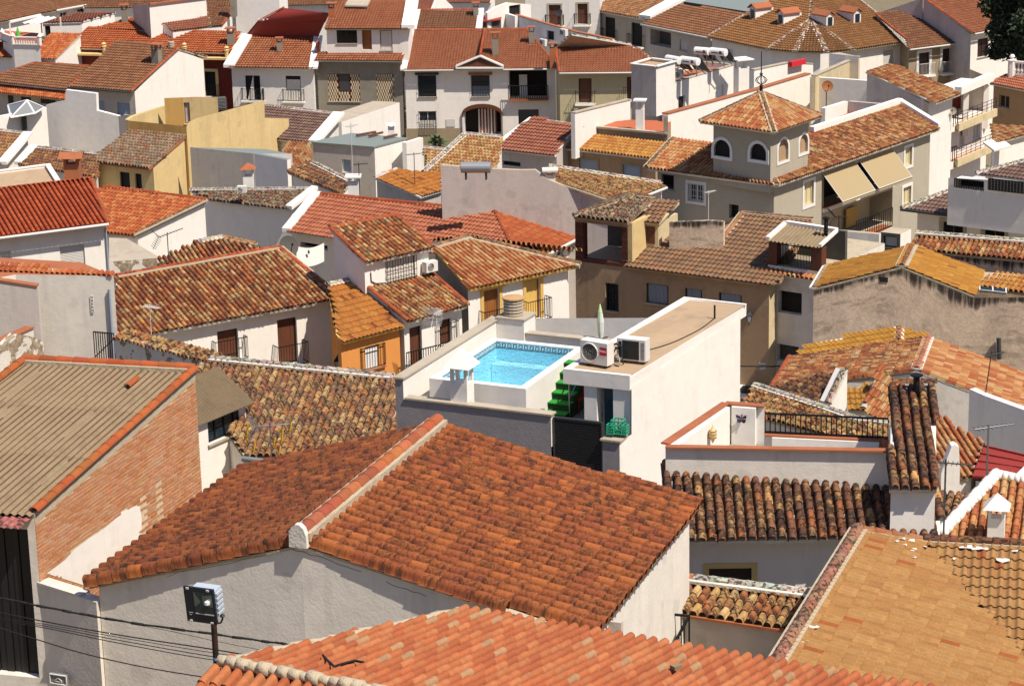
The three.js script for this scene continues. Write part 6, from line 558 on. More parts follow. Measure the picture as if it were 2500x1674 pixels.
// ───────── GH: grey house with the square tower ─────────
{ const he = 12.9, E0 = at(c02(1205, 1452), he), F = at(c13(170, 142), he), E1 = at(c03(1592, 1112), he), dF = flat(E0, F), dR = flat(F, E1); LOG.push(`GH front ${E0.distanceTo(F).toFixed(1)} right ${F.distanceTo(E1).toFixed(1)} dot ${dF.dot(dR).toFixed(2)} d ${(-F.z).toFixed(0)}`);
const H = new House('tower_house', 'grey beige house with a square tower of arched windows and beige awnings', 'house'); H.anchor(F); const n1 = V(dF.z, 0, -dF.x); if (n1.z > 0) n1.negate(); const n2 = V(dR.z, 0, -dR.x); if (n2.z > 0) n2.negate(); const tp = Math.tan(16 * Math.PI / 180), q1 = along(add(F, 0, tp, 0), n1, 1), q2 = along(add(F, 0, tp, 0), n2, 1);
const R0 = onPlane(c02(1437, 1202), E0, F, q1), Rm = onPlane(c02(1760, 1228), E0, F, q1), T1 = onPlane(c03(1242, 898), F, E1, q2), T0 = onPlane(c03(470, 1150), F, E1, q2); const hip = along(F, n1.clone().add(n2).normalize(), 4.2); hip.y = F.y + tp * 4.2 * n1.clone().add(n2).normalize().dot(n1);
LOG.push(`GH R0 ${R0.y.toFixed(2)} Rm ${Rm.y.toFixed(2)} T1 ${T1.y.toFixed(2)} T0 ${T0.y.toFixed(2)} hip ${hip.y.toFixed(2)}`);
H.plane('mixNew', [E0, F, hip, Rm, R0], { deck: 'mortarWhite', onPlane: true, tone: 0.95 }); H.plane('mixOld', [F, E1, T1, T0, hip], { deck: 'mortarWhite', onPlane: true, tone: 0.98 }); H.ridge(F, hip, { ...oldRidge }); H.ridge(E0, R0, { ...oldRidge }); H.bar(T0, T1, 0.3, 0.3, 'white', 'verge'); H.bar(T1, E1, 0.3, 0.25, 'white', 'verge');
// walls
const In = along(along(F, n1, 4), n2, 3), C0 = along(along(E0, n1, 0.45), dF, 0.4), C1 = along(along(F, n1, 0.45), n2, 0.45), C2 = along(along(E1, n2, 0.45), dR, -0.3); for (const c of [C0, C1, C2]) c.y = he - 0.1; C1.y = he - 0.1;
const WF = H.wall('greyHouse', [C0, C1], In, [win(0, c12(1572, 130), c12(1705, 298), { trim: 'whiteFrame', tw: 0.16, glass: 'glassBlue', frame: 'whiteFrame', grille: 'gutterLight' }), { px: [c12(1925, 312), c12(2008, 445)], k: 'void', back: 'dark', dep: 0.3 }, win(0, c12(1335, 50), c12(1445, 190), { frame: 'gutter' })], {});
const awn = [c13(572, 70), c13(1180, 345)]; const WR = H.wall('greyHouse', [C1, C2], In, [win(0, c13(405, 130), c13(485, 305), { trim: 'whiteFrame', tw: 0.16, glass: 'shutterCream', frame: 'shutterCream' }), win(0, c03(1285, 1290), c03(1340, 1430), { trim: 'whiteFrame', tw: 0.16, glass: 'shutterCream', frame: 'shutterCream' }), win(0, c13(1268, 175), c13(1332, 305), { trim: 'whiteFrame', tw: 0.16, glass: 'shutterCream', frame: 'shutterCream' }), { px: [c13(580, 60), c13(1180, 150)], k: 'void', back: 'interior', dep: 1.6 }, { px: [c13(590, 400), c13(1170, 470)], k: 'void', back: 'creamPale', dep: 1.4 }], {});
H.wall('greyHouse', [C2, up(T1, he)], In, []); H.wall('greyHouse', [up(T1, he), up(R0, he)], In, []); H.wall('greyHouse', [up(R0, he), C0], In, []);
// awnings, balcony edges and rails on the sunny side
for (const [a, b, c, d2, lab] of [[c03(565, 1525), c03(850, 1392), c13(945, 130), c13(652, 242), 'left'], [c03(885, 1382), c03(1172, 1312), c13(1248, 10), c13(972, 128), 'right']]) { const A = wp(WR, a, 0.03), B = wp(WR, b, 0.03); B.y = A.y = (A.y + B.y) / 2; const A2 = along(add(A, 0, -1.35, 0), WR.n, 1.25), B2 = along(add(B, 0, -1.35, 0), WR.n, 1.25), m = new MB(); m.quad(A2, B2, B, A); const aw = H.put(m, 'awning', M.awning); const f = new MB(), n = 14; for (let i = 0; i < n; i++) { const p = mix(A2, B2, i / n), q = mix(A2, B2, (i + 1) / n), md = mix(p, q, 0.5); f.poly([add(p, 0, -0.12, 0), add(md, 0, -0.2, 0), add(q, 0, -0.12, 0), q, p], [[0, 0], [0.5, 0], [1, 0], [1, 1], [0, 1]]); } f.build('valance', M.awning, aw); const r = new MB(); r.tube([A2, B2], 0.03, 5); r.tube([A, add(A2, 0, 0, 0)], 0.02, 4); r.tube([B, B2], 0.02, 4); r.build('arm', M.gutterLight, aw); }
{ const A = wp(WR, c13(570, 385), 0.06), B = wp(WR, c13(1185, 165), 0.06); B.y = A.y = (A.y + B.y) / 2; H.bar(A, B, 0.16, 0.22, 'white', 'balcony_front'); H.bar(add(A, 0, 0.221, 0), add(B, 0, 0.221, 0), 0.2, 0.06, 'terraCoping', 'balcony_coping'); const C = wp(WR, c13(860, 505), 0.5), D = wp(WR, c13(1175, 390), 0.5); const m = new MB(); C.y = D.y = Math.min(C.y, D.y) + 0.3; for (let i = 0; i <= 16; i++) { const p = mix(C, D, i / 16); m.tube([p, add(p, 0, -1, 0)], 0.02, 4); } m.tube([C, D], 0.03, 4); m.tube([add(C, 0, -1, 0), add(D, 0, -1, 0)], 0.03, 4); H.put(m, 'railing', M.iron); const s = new MB(); s.hexa(add(C, 0, -1.15, 0), D.clone().sub(C), V(0, 0.14, 0), WR.n.clone().ms(-0.6)); H.put(s, 'balcony', M.terraCoping); const dr = new MB(), g = wp(WR, c13(770, 360), -1.2), g2 = wp(WR, c13(875, 480), -1.2); dr.hexa(V(g.x, g2.y, g.z), WR.d.clone().ms(1.2), V(0, g.y - g2.y, 0), WR.n.clone().ms(0.04)); H.put(dr, 'door', M.yellowTrim); }
// tower
const ht = 15.7, L = at([1707.3, 294.7], ht), Fr = at([1890.7, 321.3], ht), Rr = at([2008.6, 280.7], ht), Bk = L.clone().add(Rr).sub(Fr), ap = mix(L, Rr, 0.5).setY(ht + 1.35); LOG.push(`tower sides ${L.distanceTo(Fr).toFixed(2)} ${Fr.distanceTo(Rr).toFixed(2)} dot ${flat(L, Fr).dot(flat(Fr, Rr)).toFixed(2)} d ${(-Fr.z).toFixed(0)}`);
for (const [a, b] of [[L, Fr], [Fr, Rr], [Rr, Bk], [Bk, L]]) { H.plane('mixNew', [a, b, ap], { deck: 'mortarWhite', onPlane: true, tone: a === L ? 1 : 0.95 }); H.ridge(a, ap, { ...oldRidge, r: 0.1 }); }
const y0 = he - 0.5; H.shell('greyHouse', [L, Fr, Rr, Bk], { inset: 0.55, drop: 0.1, y0, open: [win(0, c02(1795, 1205), c02(1935, 1372), { arch: true, trim: 'whiteFrame', tw: 0.16, glass: 'interior' }), win(0, c02(2112, 1238), c02(2250, 1402), { arch: true, trim: 'whiteFrame', tw: 0.16, glass: 'interior' }), win(1, c03(180, 1225), c03(265, 1385), { arch: true, trim: 'whiteFrame', tw: 0.13, glass: 'tanWall' }), win(1, c03(365, 1180), c03(445, 1312), { arch: true, trim: 'whiteFrame', tw: 0.13, glass: 'tanWall' })] });
{ const m = new MB(), p = add(ap, 0, 0.05, 0); m.lathe(p, [[0.08, 0], [0.08, 0.2], [0.12, 0.24], [0.05, 0.3]], 8); for (let i = 0; i < 8; i++) { const a = i / 8 * 6.283; m.tube([0, 0.25, 0.5, 0.75, 1].map((t) => add(p, Math.cos(a) * Math.sin(t * Math.PI) * 0.3, 0.3 + t * 0.5, Math.sin(a) * Math.sin(t * Math.PI) * 0.3)), 0.018, 4); } m.lathe(add(p, 0, 0.8, 0), [[0.05, 0], [0.1, 0.06], [0.03, 0.14], [0.02, 1.2], [0, 1.25]], 8); H.put(m, 'finial', M.iron); }
H.finish();
}
// ───────── TN: tan house with the loggia ─────────
{ const he = 12.4, A = at(c12(1005, 852), he), B = at(c12(2250, 1010), he), d = flat(A, B); let n = V(d.z, 0, -d.x); if (n.z > 0) n.negate(); const q = along(add(A, 0, Math.tan(17 * Math.PI / 180), 0), n, 1), S = (p) => onPlane(p, A, B, q), H = new House('tan_house', 'tan house with a brick pillared loggia and a long brown tile roof', 'house'); H.anchor(A);
const T = [c13(480, 445), c12(2046, 388), c12(1972, 492), c12(1878, 606), c12(1405, 586), c12(1120, 692)].map(S), B2 = S(c13(200, 985)); LOG.push('TN ' + T.map((p) => p.y.toFixed(1) + '@' + (-p.z).toFixed(0)).join(' ') + ' W ' + A.distanceTo(B).toFixed(1));
H.plane('brownMixed', [A, B, B2, ...T], { deck: 'tanWall', onPlane: true }); H.ridge(T[0], T[1], { ...oldRidge, r: 0.11 }); H.ridge(T[1], T[3], { pal: ['#a9744a', '#b58458'], r: 0.12, mortar: 0.15 });
const In = mix(A, T[2], 0.5), wA = along(A, n, 0.3), wB = along(B, n, 0.3); const wL = onWall(c12(588, 840), wA, d); const top = he - 0.13; wA.y = wB.y = wL.y = top; wL.y = top;
const WF = H.wall('tanWall', [wL, wB], In, [win(0, c12(848, 996), c12(964, 1252), { frame: 'darkWood', glass: 'glass', leaves: 2, bars: 2, sillTrim: false }), win(0, c12(1203, 998), c12(1398, 1193), { frame: 'darkWood', t: 0.09, curtain: 'lace', leaves: 2, bars: 0 }), win(0, c12(1540, 1042), c12(1690, 1200), { frame: 'darkWood', t: 0.09, curtain: 'lace', leaves: 2 }), win(0, c12(1835, 1080), c12(2035, 1240), { frame: 'darkWood', t: 0.09, curtain: 'lace', leaves: 2 }), win(0, c12(866, 1402), c12(962, 1560), { frame: 'darkWood', t: 0.09, curtain: 'lace', leaves: 2 })]);
H.wall('creamPale', [wB, add(T[0], 0, -0.13, 0)], In, []); H.wall('creamPale', [add(T[0], 0, -0.13, 0), add(T[1], 0, -0.13, 0)], In, []); H.wall('creamPale', [add(T[1], 0, -0.13, 0), add(T[3], 0, -0.13, 0)], In, []); H.wall('creamPale', [add(T[3], 0, -0.13, 0), add(T[4], 0, -0.13, 0)], In, []);
// loggia
const lE1 = onWall(c12(1038, 478), along(wA, n, -0.25), d), lE0 = onWall(c12(570, 398), along(wA, n, -0.25), d), hl = (lE0.y + lE1.y) / 2; lE0.y = lE1.y = hl; const br = std('loggiaBrick', '#6e3d28', { map: T2brick(), roughness: 0.9 }); const dep = 3; const Lp = (u, v, y) => V(wL.x + d.x * u + n.x * v, y, wL.z + d.z * u + n.z * v), Lw = (p) => { const a = onWall(p, wL, d); return [(a.x - wL.x) * d.x + (a.z - wL.z) * d.z, a.y]; }; const [uR] = Lw(c12(1042, 600)), fy = Lw(c12(700, 790))[1], [p1] = Lw(c12(655, 600)), [p2] = Lw(c12(992, 600)); LOG.push(`loggia top ${hl.toFixed(2)} floor ${fy.toFixed(2)} w ${uR.toFixed(2)}`);
const rA = S(c12(905, 292)); { const hr = hl + 0.62; const R0 = add(along(lE0, n, 2.4), d.x * 1.9, hr - hl, d.z * 1.9), R1 = add(along(lE1, n, 2.4), d.x * 0.05, hr - hl, d.z * 0.05); H.plane('oldGrey', [lE0, lE1, R1, R0], { deck: 'tanWall', onPlane: true }); H.plane('oldGrey', [add(along(lE0, n, 4.6), 0, 0, 0), lE0, R0], { deck: 'tanWall', onPlane: true }); H.ridge(R0, R1, oldRidge); H.ridge(lE0, R0, { ...oldRidge, mat: 'lichen' }); }
const box = (name, u0, u1, v0, v1, a, b, mat) => { const m = new MB(); m.hexa(Lp(u0, v0, a), d.clone().ms(u1 - u0), V(0, b - a, 0), n.clone().ms(v1 - v0)); return H.put(m, name, mat); }; const beamY = Lw(c12(800, 490))[1];
box('loggia_beam', 0.004, uR, 0.003, 0.3, beamY, hl - 0.12, M.tanWall); box('loggia_pillar', 0.004, p1, 0.003, 0.4, fy, beamY - 0.003, br); box('loggia_pillar', p2, uR - 0.003, 0.003, 0.4, fy, beamY - 0.003, br); box('loggia_parapet', 0.003, uR - 0.003, -0.02, 0.25, top + 0.004, fy - 0.003, br); box('loggia_floor', 0.02, uR - 0.02, 0.26, dep, top - 0.2, top + 0.05, M.tanWall); box('loggia_back', 0.02, uR - 0.02, dep, dep + 0.2, top + 0.054, hl - 0.12, M.darkGrey); box('loggia_side', uR, uR + 0.22, 0.02, dep + 0.2, top - 0.1, hl - 0.13, M.cream); box('loggia_roof', 0.05, uR - 0.02, 0.31, dep - 0.01, beamY + 0.1, beamY + 0.2, M.tanWall2); { const m = new MB(), w0 = Lw(c12(885, 505)), w1 = Lw(c12(978, 620)); m.hexa(Lp(w0[0] * 1.02, dep - 0.03, fy + 0.3), d.clone().ms(0.85), V(0, 1.1, 0), n.clone().ms(0.02)); H.put(m, 'loggia_window', M.glass); }  // back wall coloured dark to paint in the shade of the loggia
// dormer
{ const f = [c12(1140, 690), c12(1310, 695)].map(S), dd = flat(f[0], f[1]), w = f[0].distanceTo(f[1]), h = 1.25, o = f[0]; const m = new MB(); m.hexa(add(o, 0, -0.3, 0), dd.clone().ms(w), V(0, h + 0.3, 0), n.clone().ms(1.9)); const b = H.put(m, 'dormer', M.creamPale); const s = new MB(); s.hexa(along(along(add(o, 0, 0.22, 0), dd, w * 0.33), n, -0.03), dd.clone().ms(w * 0.5), V(0, 0.8, 0), n.clone().ms(0.02)); s.build('shutter', M.redWood, b); const r0 = along(along(add(o, 0, h, 0), dd, -0.1), n, -0.15), r1 = along(along(add(o, 0, h, 0), dd, w + 0.1), n, -0.15); H.plane('brownMixed', [r0, r1, along(add(r1, 0, 0.55, 0), n, 2), along(add(r0, 0, 0.55, 0), n, 2)], { deck: 'creamPale', onPlane: true }); }
H.finish();
partyWall('TN2', 'black streaked white chimney wall behind the long brown roof', 'stucco', c12(1405, 475), T[4].y + 0.9, [c12(1740, 462)], c12(1878, 470), T[3].y + 0.95, { drip: [0], y0: 10 });
const p = at(c12(2100, 1255), 10.6), t = thing('street_lantern', 'black wall lantern at the corner behind the white annex', 'lantern'); t.position.copy(along(wp(WF, c12(2100, 1290), 0.25), n, 0)); lantern(t, 0.8);
}
function T2brick() { if (!T.brickwork) T.brickwork = tex(256, 0.5, true, (u, v) => { const r = Math.floor(v * 6), f = v * 6 - r, x = u * 2 + (r % 2) * 0.5, g = x - Math.floor(x); const j = f < 0.14 || g < 0.06 ? 1 : 0; const k = 0.8 + 0.3 * (hash(Math.floor(x), r, 5) - 0.5) + 0.25 * (fbm(u * 20, v * 20, 20, 3, 7) - 0.5); return j ? [0.72, 0.62, 0.52] : [k, k * 0.95, k * 0.9]; }); return T.brickwork; }
// ───────── W1: narrow white house with the corrugated porch ─────────
{ const he = 14.1, E = [c13(88, 625), c13(545, 688)].map((p) => at(p, he)), b = solveRidge([c13(88, 625), c13(545, 688)], [c13(248, 488), c13(690, 555)], he, 14), R = [c13(248, 488), c13(690, 555)].map((p) => at(p, b[1])), d = flat(E[0], E[1]), H = new House('narrow_house', 'narrow white house with a dark top floor porch under a corrugated roof', 'house'); H.anchor(E[0]); let n = V(d.z, 0, -d.x); if (n.z > 0) n.negate(); LOG.push(`W1 hr ${b[1].toFixed(2)} pitch ${b[2].toFixed(1)} skew ${b[3].toFixed(2)} W ${E[0].distanceTo(E[1]).toFixed(1)} d ${(-E[0].z).toFixed(0)}`);
const pl = H.plane(null, [E[0], E[1], R[1], R[0]], { deck: 'cement', thick: 0.03 }); { const L = E[0].distanceTo(E[1]), Wd = E[0].distanceTo(R[0]), m = new MB(); let prev; for (let i = 0; i <= 200; i++) { const u = i / 200 * L, hh = Math.sin(u / 0.19 * 6.283) * 0.03 + 0.02, a = m.vert(pl.P(u, -0.1, hh), u, 0), c = m.vert(pl.P(u, Wd, hh), u, Wd); if (prev) { m.tri(prev[0], a, c); m.tri(prev[0], c, prev[1]); } prev = [a, c]; } H.put(m, 'corrugated_sheet', M.cement); } H.bar(E[0], R[0], 0.2, 0.14, 'white', 'verge'); H.bar(E[1], R[1], 0.14, 0.12, 'white', 'verge'); H.bar(R[0], R[1], 0.25, 0.16, 'white', 'verge');
const w0 = along(E[0], n, 0.2), P = (p) => onWall(p, w0, d), u = (p) => { const a = P(p); return [(a.x - w0.x) * d.x + (a.z - w0.z) * d.z, a.y]; }, [ua] = u(c13(92, 700)), [ub] = u(c13(560, 760)), fy = u(c13(300, 870))[1], ly = u(c13(300, 920))[1], L = (x, v, y) => V(w0.x + d.x * x + n.x * v, y, w0.z + d.z * x + n.z * v); const In = L((ua + ub) / 2, 2, 0);
const WF = H.wall('whiteOld', [L(ua, 0, fy), L(ub, 0, fy)], In, [{ px: [c13(177, 1060), c13(384, 1285)], k: 'void', back: 'dark', dep: 0.35 }, { px: [c13(168, 1525), c23(358, 245)], k: 'void', back: 'darkGrey', dep: 0.3 }, { px: [c13(490, 1300), c13(528, 1430)], k: 'void', back: 'dark', dep: 0.3 }]); H.wall('whiteOld', [L(ub, 0, fy), L(ub, 6, fy)], In, []); H.wall('whiteOld', [L(ua, 0, fy), L(ua, 6, fy)], In, []); H.wall('whiteOld', [L(ua, 6, fy), L(ub, 6, fy)], In, []);
{ const m = new MB(); m.quad(L(ua, 0, fy + 0.004), L(ub, 0, fy + 0.004), L(ub, 6, fy + 0.004), L(ua, 6, fy + 0.004)); H.put(m, 'porch_floor', M.mortar); } const bx = (name, x0, x1, v0, v1, a, c, mat) => { const m = new MB(); m.hexa(L(x0, v0, a), d.clone().ms(x1 - x0), V(0, c - a, 0), n.clone().ms(v1 - v0)); return H.put(m, name, M[mat]); }; bx('porch_pillar', ua + 0.01, ua + 0.42, 0.02, 0.4, fy, he - 0.1, 'redWood'); bx('porch_pillar', ub - 0.52, ub - 0.02, 0.02, 0.45, fy, he - 0.1, 'redWood'); bx('porch_back', ua + 0.02, ub - 0.02, 2.2, 2.4, fy, b[1] - 0.2, 'darkGrey'); bx('porch_side', ua + 0.02, ua + 0.2, 0.41, 2.2, fy, he - 0.1, 'white');  // porch back is dark grey, the shade inside painted as colour
{ const m = new MB(); for (let i = 0; i <= 22; i++) { const p = L(lerp(ua + 0.45, ub - 0.55, i / 22), 0.2, fy); m.tube([p, add(p, 0, 0.95, 0)], 0.016, 4); } m.tube([L(ua + 0.4, 0.2, fy + 0.95), L(ub - 0.5, 0.2, fy + 0.95)], 0.03, 4); H.put(m, 'railing', M.iron); } H.plane('mixNew', [L(ua - 0.05, -0.28, ly), L(ub + 0.02, -0.28, ly), L(ub + 0.02, 0.05, ly + 0.1), L(ua - 0.05, 0.05, ly + 0.1)], { deck: 'white', thick: 0.05 });
{ const m = new MB(), p = R[1]; m.tube([add(p, -0.5, -0.5, 0.2), add(p, -0.5, 0.6, 0.2)], 0.09, 8); m.lathe(add(p, -0.5, 0.6, 0.2), [[0.09, 0], [0.16, 0.04], [0.16, 0.1], [0, 0.16]], 8); H.put(m, 'flue', M.iron); }
H.finish(); aerial(at(c13(705, 650), 13.2), 1.25, 'thin aerial mast beside the corrugated porch roof of the narrow white house', { grid: true, mat: 'iron', turn: 0.2, len: 0.6 });
partyWall('W1b', 'rough white terrace wall right of the corrugated porch', 'whiteOld', c13(690, 545), 12.9, [], c13(1060, 575), 12.9, { top: 'mortar' });
{ const A = at(c13(1072, 556), 12.7), B = at(c13(1245, 574), 12.7), C = at(c13(1338, 530), 12.7), D = A.clone().add(C).sub(B); blockHouse('W1c', 'small white roof hut with a pale door between the porch and the dark barrel roof', { name: 'roof_hut', cat: 'hut', P: [A, B, C, D], h: 12.7, wall: 'white', top: 'mortar', mats: { 0: 'darkGrey' }, open: [door(0, c13(1095, 585), c13(1215, 700), { leaf: 'shutter', frame: 'gutter' })] }); }
}
// ───────── Y1: weathered stucco gable with the mustard roof ─────────
{ const hr = 14.3, Gf = at(c13(1255, 852), hr), Gb = at(c13(1345, 668), hr), g = flat(Gf, Gb), H = new House('stucco_house', 'house with a weathered stucco gable and a mustard yellow tile roof', 'house'); H.anchor(Gf); const wd = V(-g.z, 0, g.x); if (wd.x < 0) wd.negate(); const La = onWall(c13(488, 1043), Gf, wd), Ra = onWall(c13(1890, 1108), Gf, wd), Lb = onPlane(c13(705, 705), Gf, Gb, La); LOG.push(`Y1 ridge ${Gf.distanceTo(Gb).toFixed(1)} L ${Gf.distanceTo(La).toFixed(1)} y ${La.y.toFixed(2)} R ${Gf.distanceTo(Ra).toFixed(1)} y ${Ra.y.toFixed(2)} d ${(-Gf.z).toFixed(0)} az ${(Math.atan2(g.x, -g.z) * 57.3).toFixed(0)}`);
const Ra2 = onWall(c13(2600, 1090), Gf, wd), Rb = onPlane(c13(1722, 872), Gf, Gb, Ra), Lb2 = along(La, g, Gf.distanceTo(Gb) * 1.05); H.plane('mustard', [La, Lb2, Gb, Gf].map((p) => p), { deck: 'mortar', onPlane: true }); H.plane('mustard', [along(Ra, g, Gf.distanceTo(Gb) * 1.1), Ra, Gf, Gb], { deck: 'mortar', onPlane: true, tone: 1.05 }); H.ridge(Gf, Gb, { ...oldRidge, pal: ['#b07a48', '#a87244'], mortar: 0.3 }); H.ridge(La, Lb2, { ...whiteRidge, r: 0.1 });
const In = along(mix(Gf, Gb, 0.5), g, 1); const rt = Ra2.clone(); rt.y = Ra.y + 0.1; H.wall('stucco', [add(La, 0, -0.1, 0), add(Gf, 0, -0.1, 0), add(Ra, 0, -0.1, 0), rt], In, [], { drip: true }); H.wall('whiteOld', [add(La, 0, -0.1, 0), add(Lb2, 0, -0.1, 0)], In, []); { const m = new MB(), w = along(Gf, wd, 0), a = onWall(c13(1100, 970), Gf, wd); m.box(along(a, g, -0.01), wd, 0.34, 0.2, 0.04); H.put(m, 'wall_vent', M.dark); }
// back wing on the right with the barrel roof, and its yellow lean-to
const hb = 13.5, be0 = at(c13(1340, 700), hb), be1 = at(c13(2316, 790), hb), bd = flat(be0, be1), be2 = along(be1, bd, 1.5), bs = solveRidge([c13(1340, 700), c13(2316, 790)], [c13(1378, 560), c13(2316, 628)], hb), br0 = at(c13(1378, 560), bs[1]), br1 = along(at(c13(2316, 628), bs[1]), bd, 1.5); H.plane('mixOld', [be0, be2, br1, br0], { deck: 'mortar', tone: 0.95 }); H.ridge(br0, br1, whiteRidge); H.wall('stucco', [add(be0, 0, -0.15, -0.1), add(be2, 0, -0.15, -0.1)], br0, [], { drip: true }); H.wall('white', [add(be0, 0, -0.15, 0), add(br0, 0, -0.1, 0)], be1, []);
const ye0 = at(c13(1895, 1018), 12.7), ye1 = along(at(c13(2316, 1075), 12.7), flat(at(c13(1895, 1018), 12.7), at(c13(2316, 1075), 12.7)), 1.2), yr0 = at(c13(1712, 868), 13.15), yr1 = along(at(c13(2316, 905), 13.15), bd, 1.2); H.plane('yellowBarrel', [ye0, ye1, yr1, yr0], { deck: 'mortar', onPlane: true }); { const m = new MB(), a = at(c13(1935, 1075), 12.8), b = at(c13(2165, 1100), 12.8); m.hexa(a, b.clone().sub(a), V(0, 0.05, 0), V(0.05, 0, -0.35).add(V(0, 0.1, 0))); H.put(m, 'skylight', M.glassBlue); const f = new MB(); for (const t of [0, 0.5, 1]) f.bar(add(mix(a, b, t), 0, 0.05, 0), add(mix(a, b, t), 0.05, 0.17, -0.35), 0.06, 0.04); f.bar(add(a, 0, 0.05, 0), add(b, 0, 0.05, 0), 0.06, 0.05); H.put(f, 'skylight_frame', M.gutterLight); }
{ const m = new MB(), a = onWall(c13(2316, 1100), along(Gf, g, -0.05), wd); m.tube([onWall(c13(2100, 1480), along(Gf, g, -0.15), wd), onWall(c23(2105, 200), along(Gf, g, -0.15), wd)], 0.1, 6); H.put(m, 'drainpipe', M.gutter); } H.finish(); }
// ───────── G2: house with the grey-lilac tiles at the right ─────────
planeHouse('G2', 'house with grey lilac tiles and a patterned block screen at the right edge', { style: 'greyMixed', E: [c13(1252, 348), c13(2420, 492)], he: 10.9, top: [c13(2420, 300), c13(1742, 232), c13(1662, 198)], over: 0.7, wall: 'white', gutter: 'gutter', ridges: [[0, 4, whiteRidge]], open: [win(0, c13(1612, 462), c13(1788, 640), { frame: 'gutter', glass: 'glass', trim: 'coping', tw: 0.18 }), win(0, c13(1975, 502), c13(2150, 660), { frame: 'gutter', trim: 'coping', tw: 0.18 })],
then: (H) => { const h0 = H.P[3].y, A = onPlane(c13(1700, 225), ...H.plane3), W = H.wall('white', [at(c13(1662, 85), 12.9), onWall(c13(2420, 120), at(c13(1662, 85), 12.9), H.d)], null, [{ px: [c13(1715, 88), c13(1970, 205)], k: 'void', back: 'interior', dep: 0.8 }], { y0: h0 - 1 }); { const m = new MB(), a = wp(W, c13(2012, 90), 0.06), b = wp(W, c13(2400, 235), 0.06), nn = 14, rows = 5, L = (b.x - a.x) / W.d.x; m.hexa(V(a.x, b.y, a.z), W.d.clone().ms(L), V(0, a.y - b.y, 0), W.n.clone().ms(-0.02)); const s = H.put(m, 'block_screen', M.acDark); const g = new MB(); for (let i = 0; i <= nn; i++) g.bar(along(V(a.x, b.y, a.z), W.d, L * i / nn).av(W.n, 0.02), along(V(a.x, a.y, a.z), W.d, L * i / nn).av(W.n, 0.02), 0.05, 0.05); for (let j = 0; j <= rows; j++) { const y = lerp(b.y, a.y, j / rows); g.bar(V(a.x, y, a.z).av(W.n, 0.025), along(V(a.x, y, a.z), W.d, L).av(W.n, 0.025), 0.04, 0.04); } g.build('screen_blocks', M.darkGrey, s); }
{ const m = new MB(), a = wp(W, c13(1715, 90), 0.05), b = wp(W, c13(1965, 195), 0.05), L = (b.x - a.x) / W.d.x; for (let i = 0; i <= 12; i++) m.tube([along(V(a.x, b.y, a.z), W.d, L * i / 12), along(V(a.x, a.y, a.z), W.d, L * i / 12)], 0.02, 4); m.tube([V(a.x, a.y, a.z), along(V(a.x, a.y, a.z), W.d, L)], 0.03, 4); H.put(m, 'railing', M.iron); }
const e = [at(c13(1900, 45), 12.9), at(c13(2420, 110), 12.9)], q = along(add(e[0], 0, 0.3, 0), H.up2, 1), r = onPlane(c03(2420, 1370), e[0], e[1], q); H.plane('greyMixed', [e[0], e[1], r], { deck: 'white', onPlane: true, tone: 0.95 }); H.ridge(e[0], r, whiteRidge); } });
// ───────── R1: long mottled gable behind the stair tower, and the roofs around it ─────────
{ const hr = 13.2, Gf = at(c23(1385, 285), hr), Gb = at(c23(1490, 10), hr), g = flat(Gf, Gb), H = new House('mottled_house', 'white gabled house with a broad mottled old tile roof behind the stair tower', 'house'); H.anchor(Gf); const wd = V(-g.z, 0, g.x); if (wd.x < 0) wd.negate(); const La = onWall(c23(115, 452), Gf, wd), Ra = onWall(c23(2480, 700), Gf, wd), tp = Math.tan(15 * Math.PI / 180); const lw = (Gf.x - La.x) / wd.x, rw = (Ra.x - Gf.x) / wd.x; LOG.push(`R1 ridge ${Gf.distanceTo(Gb).toFixed(1)} L ${lw.toFixed(1)} y ${La.y.toFixed(2)} R ${rw.toFixed(1)} y ${Ra.y.toFixed(2)} d ${(-Gf.z).toFixed(0)}`);
const Lb = onPlane(c23(278, 182), Gf, Gb, La), Rb = along(Ra, g, Gf.distanceTo(Gb)); H.plane('mixOld', [La, Lb, Gb, Gf], { deck: 'mortarWhite', onPlane: true }); H.plane('mixNew', [Rb, Ra, Gf, Gb], { deck: 'mortarWhite', onPlane: true, tone: 0.95 }); H.ridge(Gf, Gb, { pal: ['#b5765c', '#bf8a72', '#a96a50'], mortar: 0.2, mortarMat: 'mortarWhite' }); H.ridge(La, Lb, orangeRidge); const In = along(mix(Gf, Gb, 0.5), g, 1); H.wall('whiteOld', [add(La, 0, -0.12, 0), add(Gf, 0, -0.12, 0), add(Ra, 0, -0.12, 0)], In, []); H.wall('whiteOld', [add(La, 0, -0.12, 0), add(Lb, 0, -0.12, 0)], In, []); H.finish();
R1.g = g; R1.wd = wd; R1.Gf = Gf; }
function R1() {}
aerial(at(c23(1945, 720), 12.6), 2.5, 'tall thin aerial mast in front of the mottled right roof slope', { lean: 0.3, turn: 0.5, len: 0.9, mat: 'gutter' });
planeHouse('Yb', 'low house with a small bright yellow tile roof below the stucco gable', { style: 'yellowFlat', E: [c23(325, 172), c23(310, 180)].map((p, i) => (i ? c23(1225, 42) : p)), he: 12.0, pitch: 12, top: [c13(1232, 1385), c13(470, 1520)], over: 0.1, wall: 'white', ridges: [[1, 2, { ...whiteRidge, pal: ['#b58a70', '#a97c62'] }]], then: (H) => { const P = H.P; H.plane('yellowFlat', [onPlane(c13(1500, 1455), P[0], P[1], P[2]), P[1], P[2]], { deck: 'mortar', onPlane: true }); } });
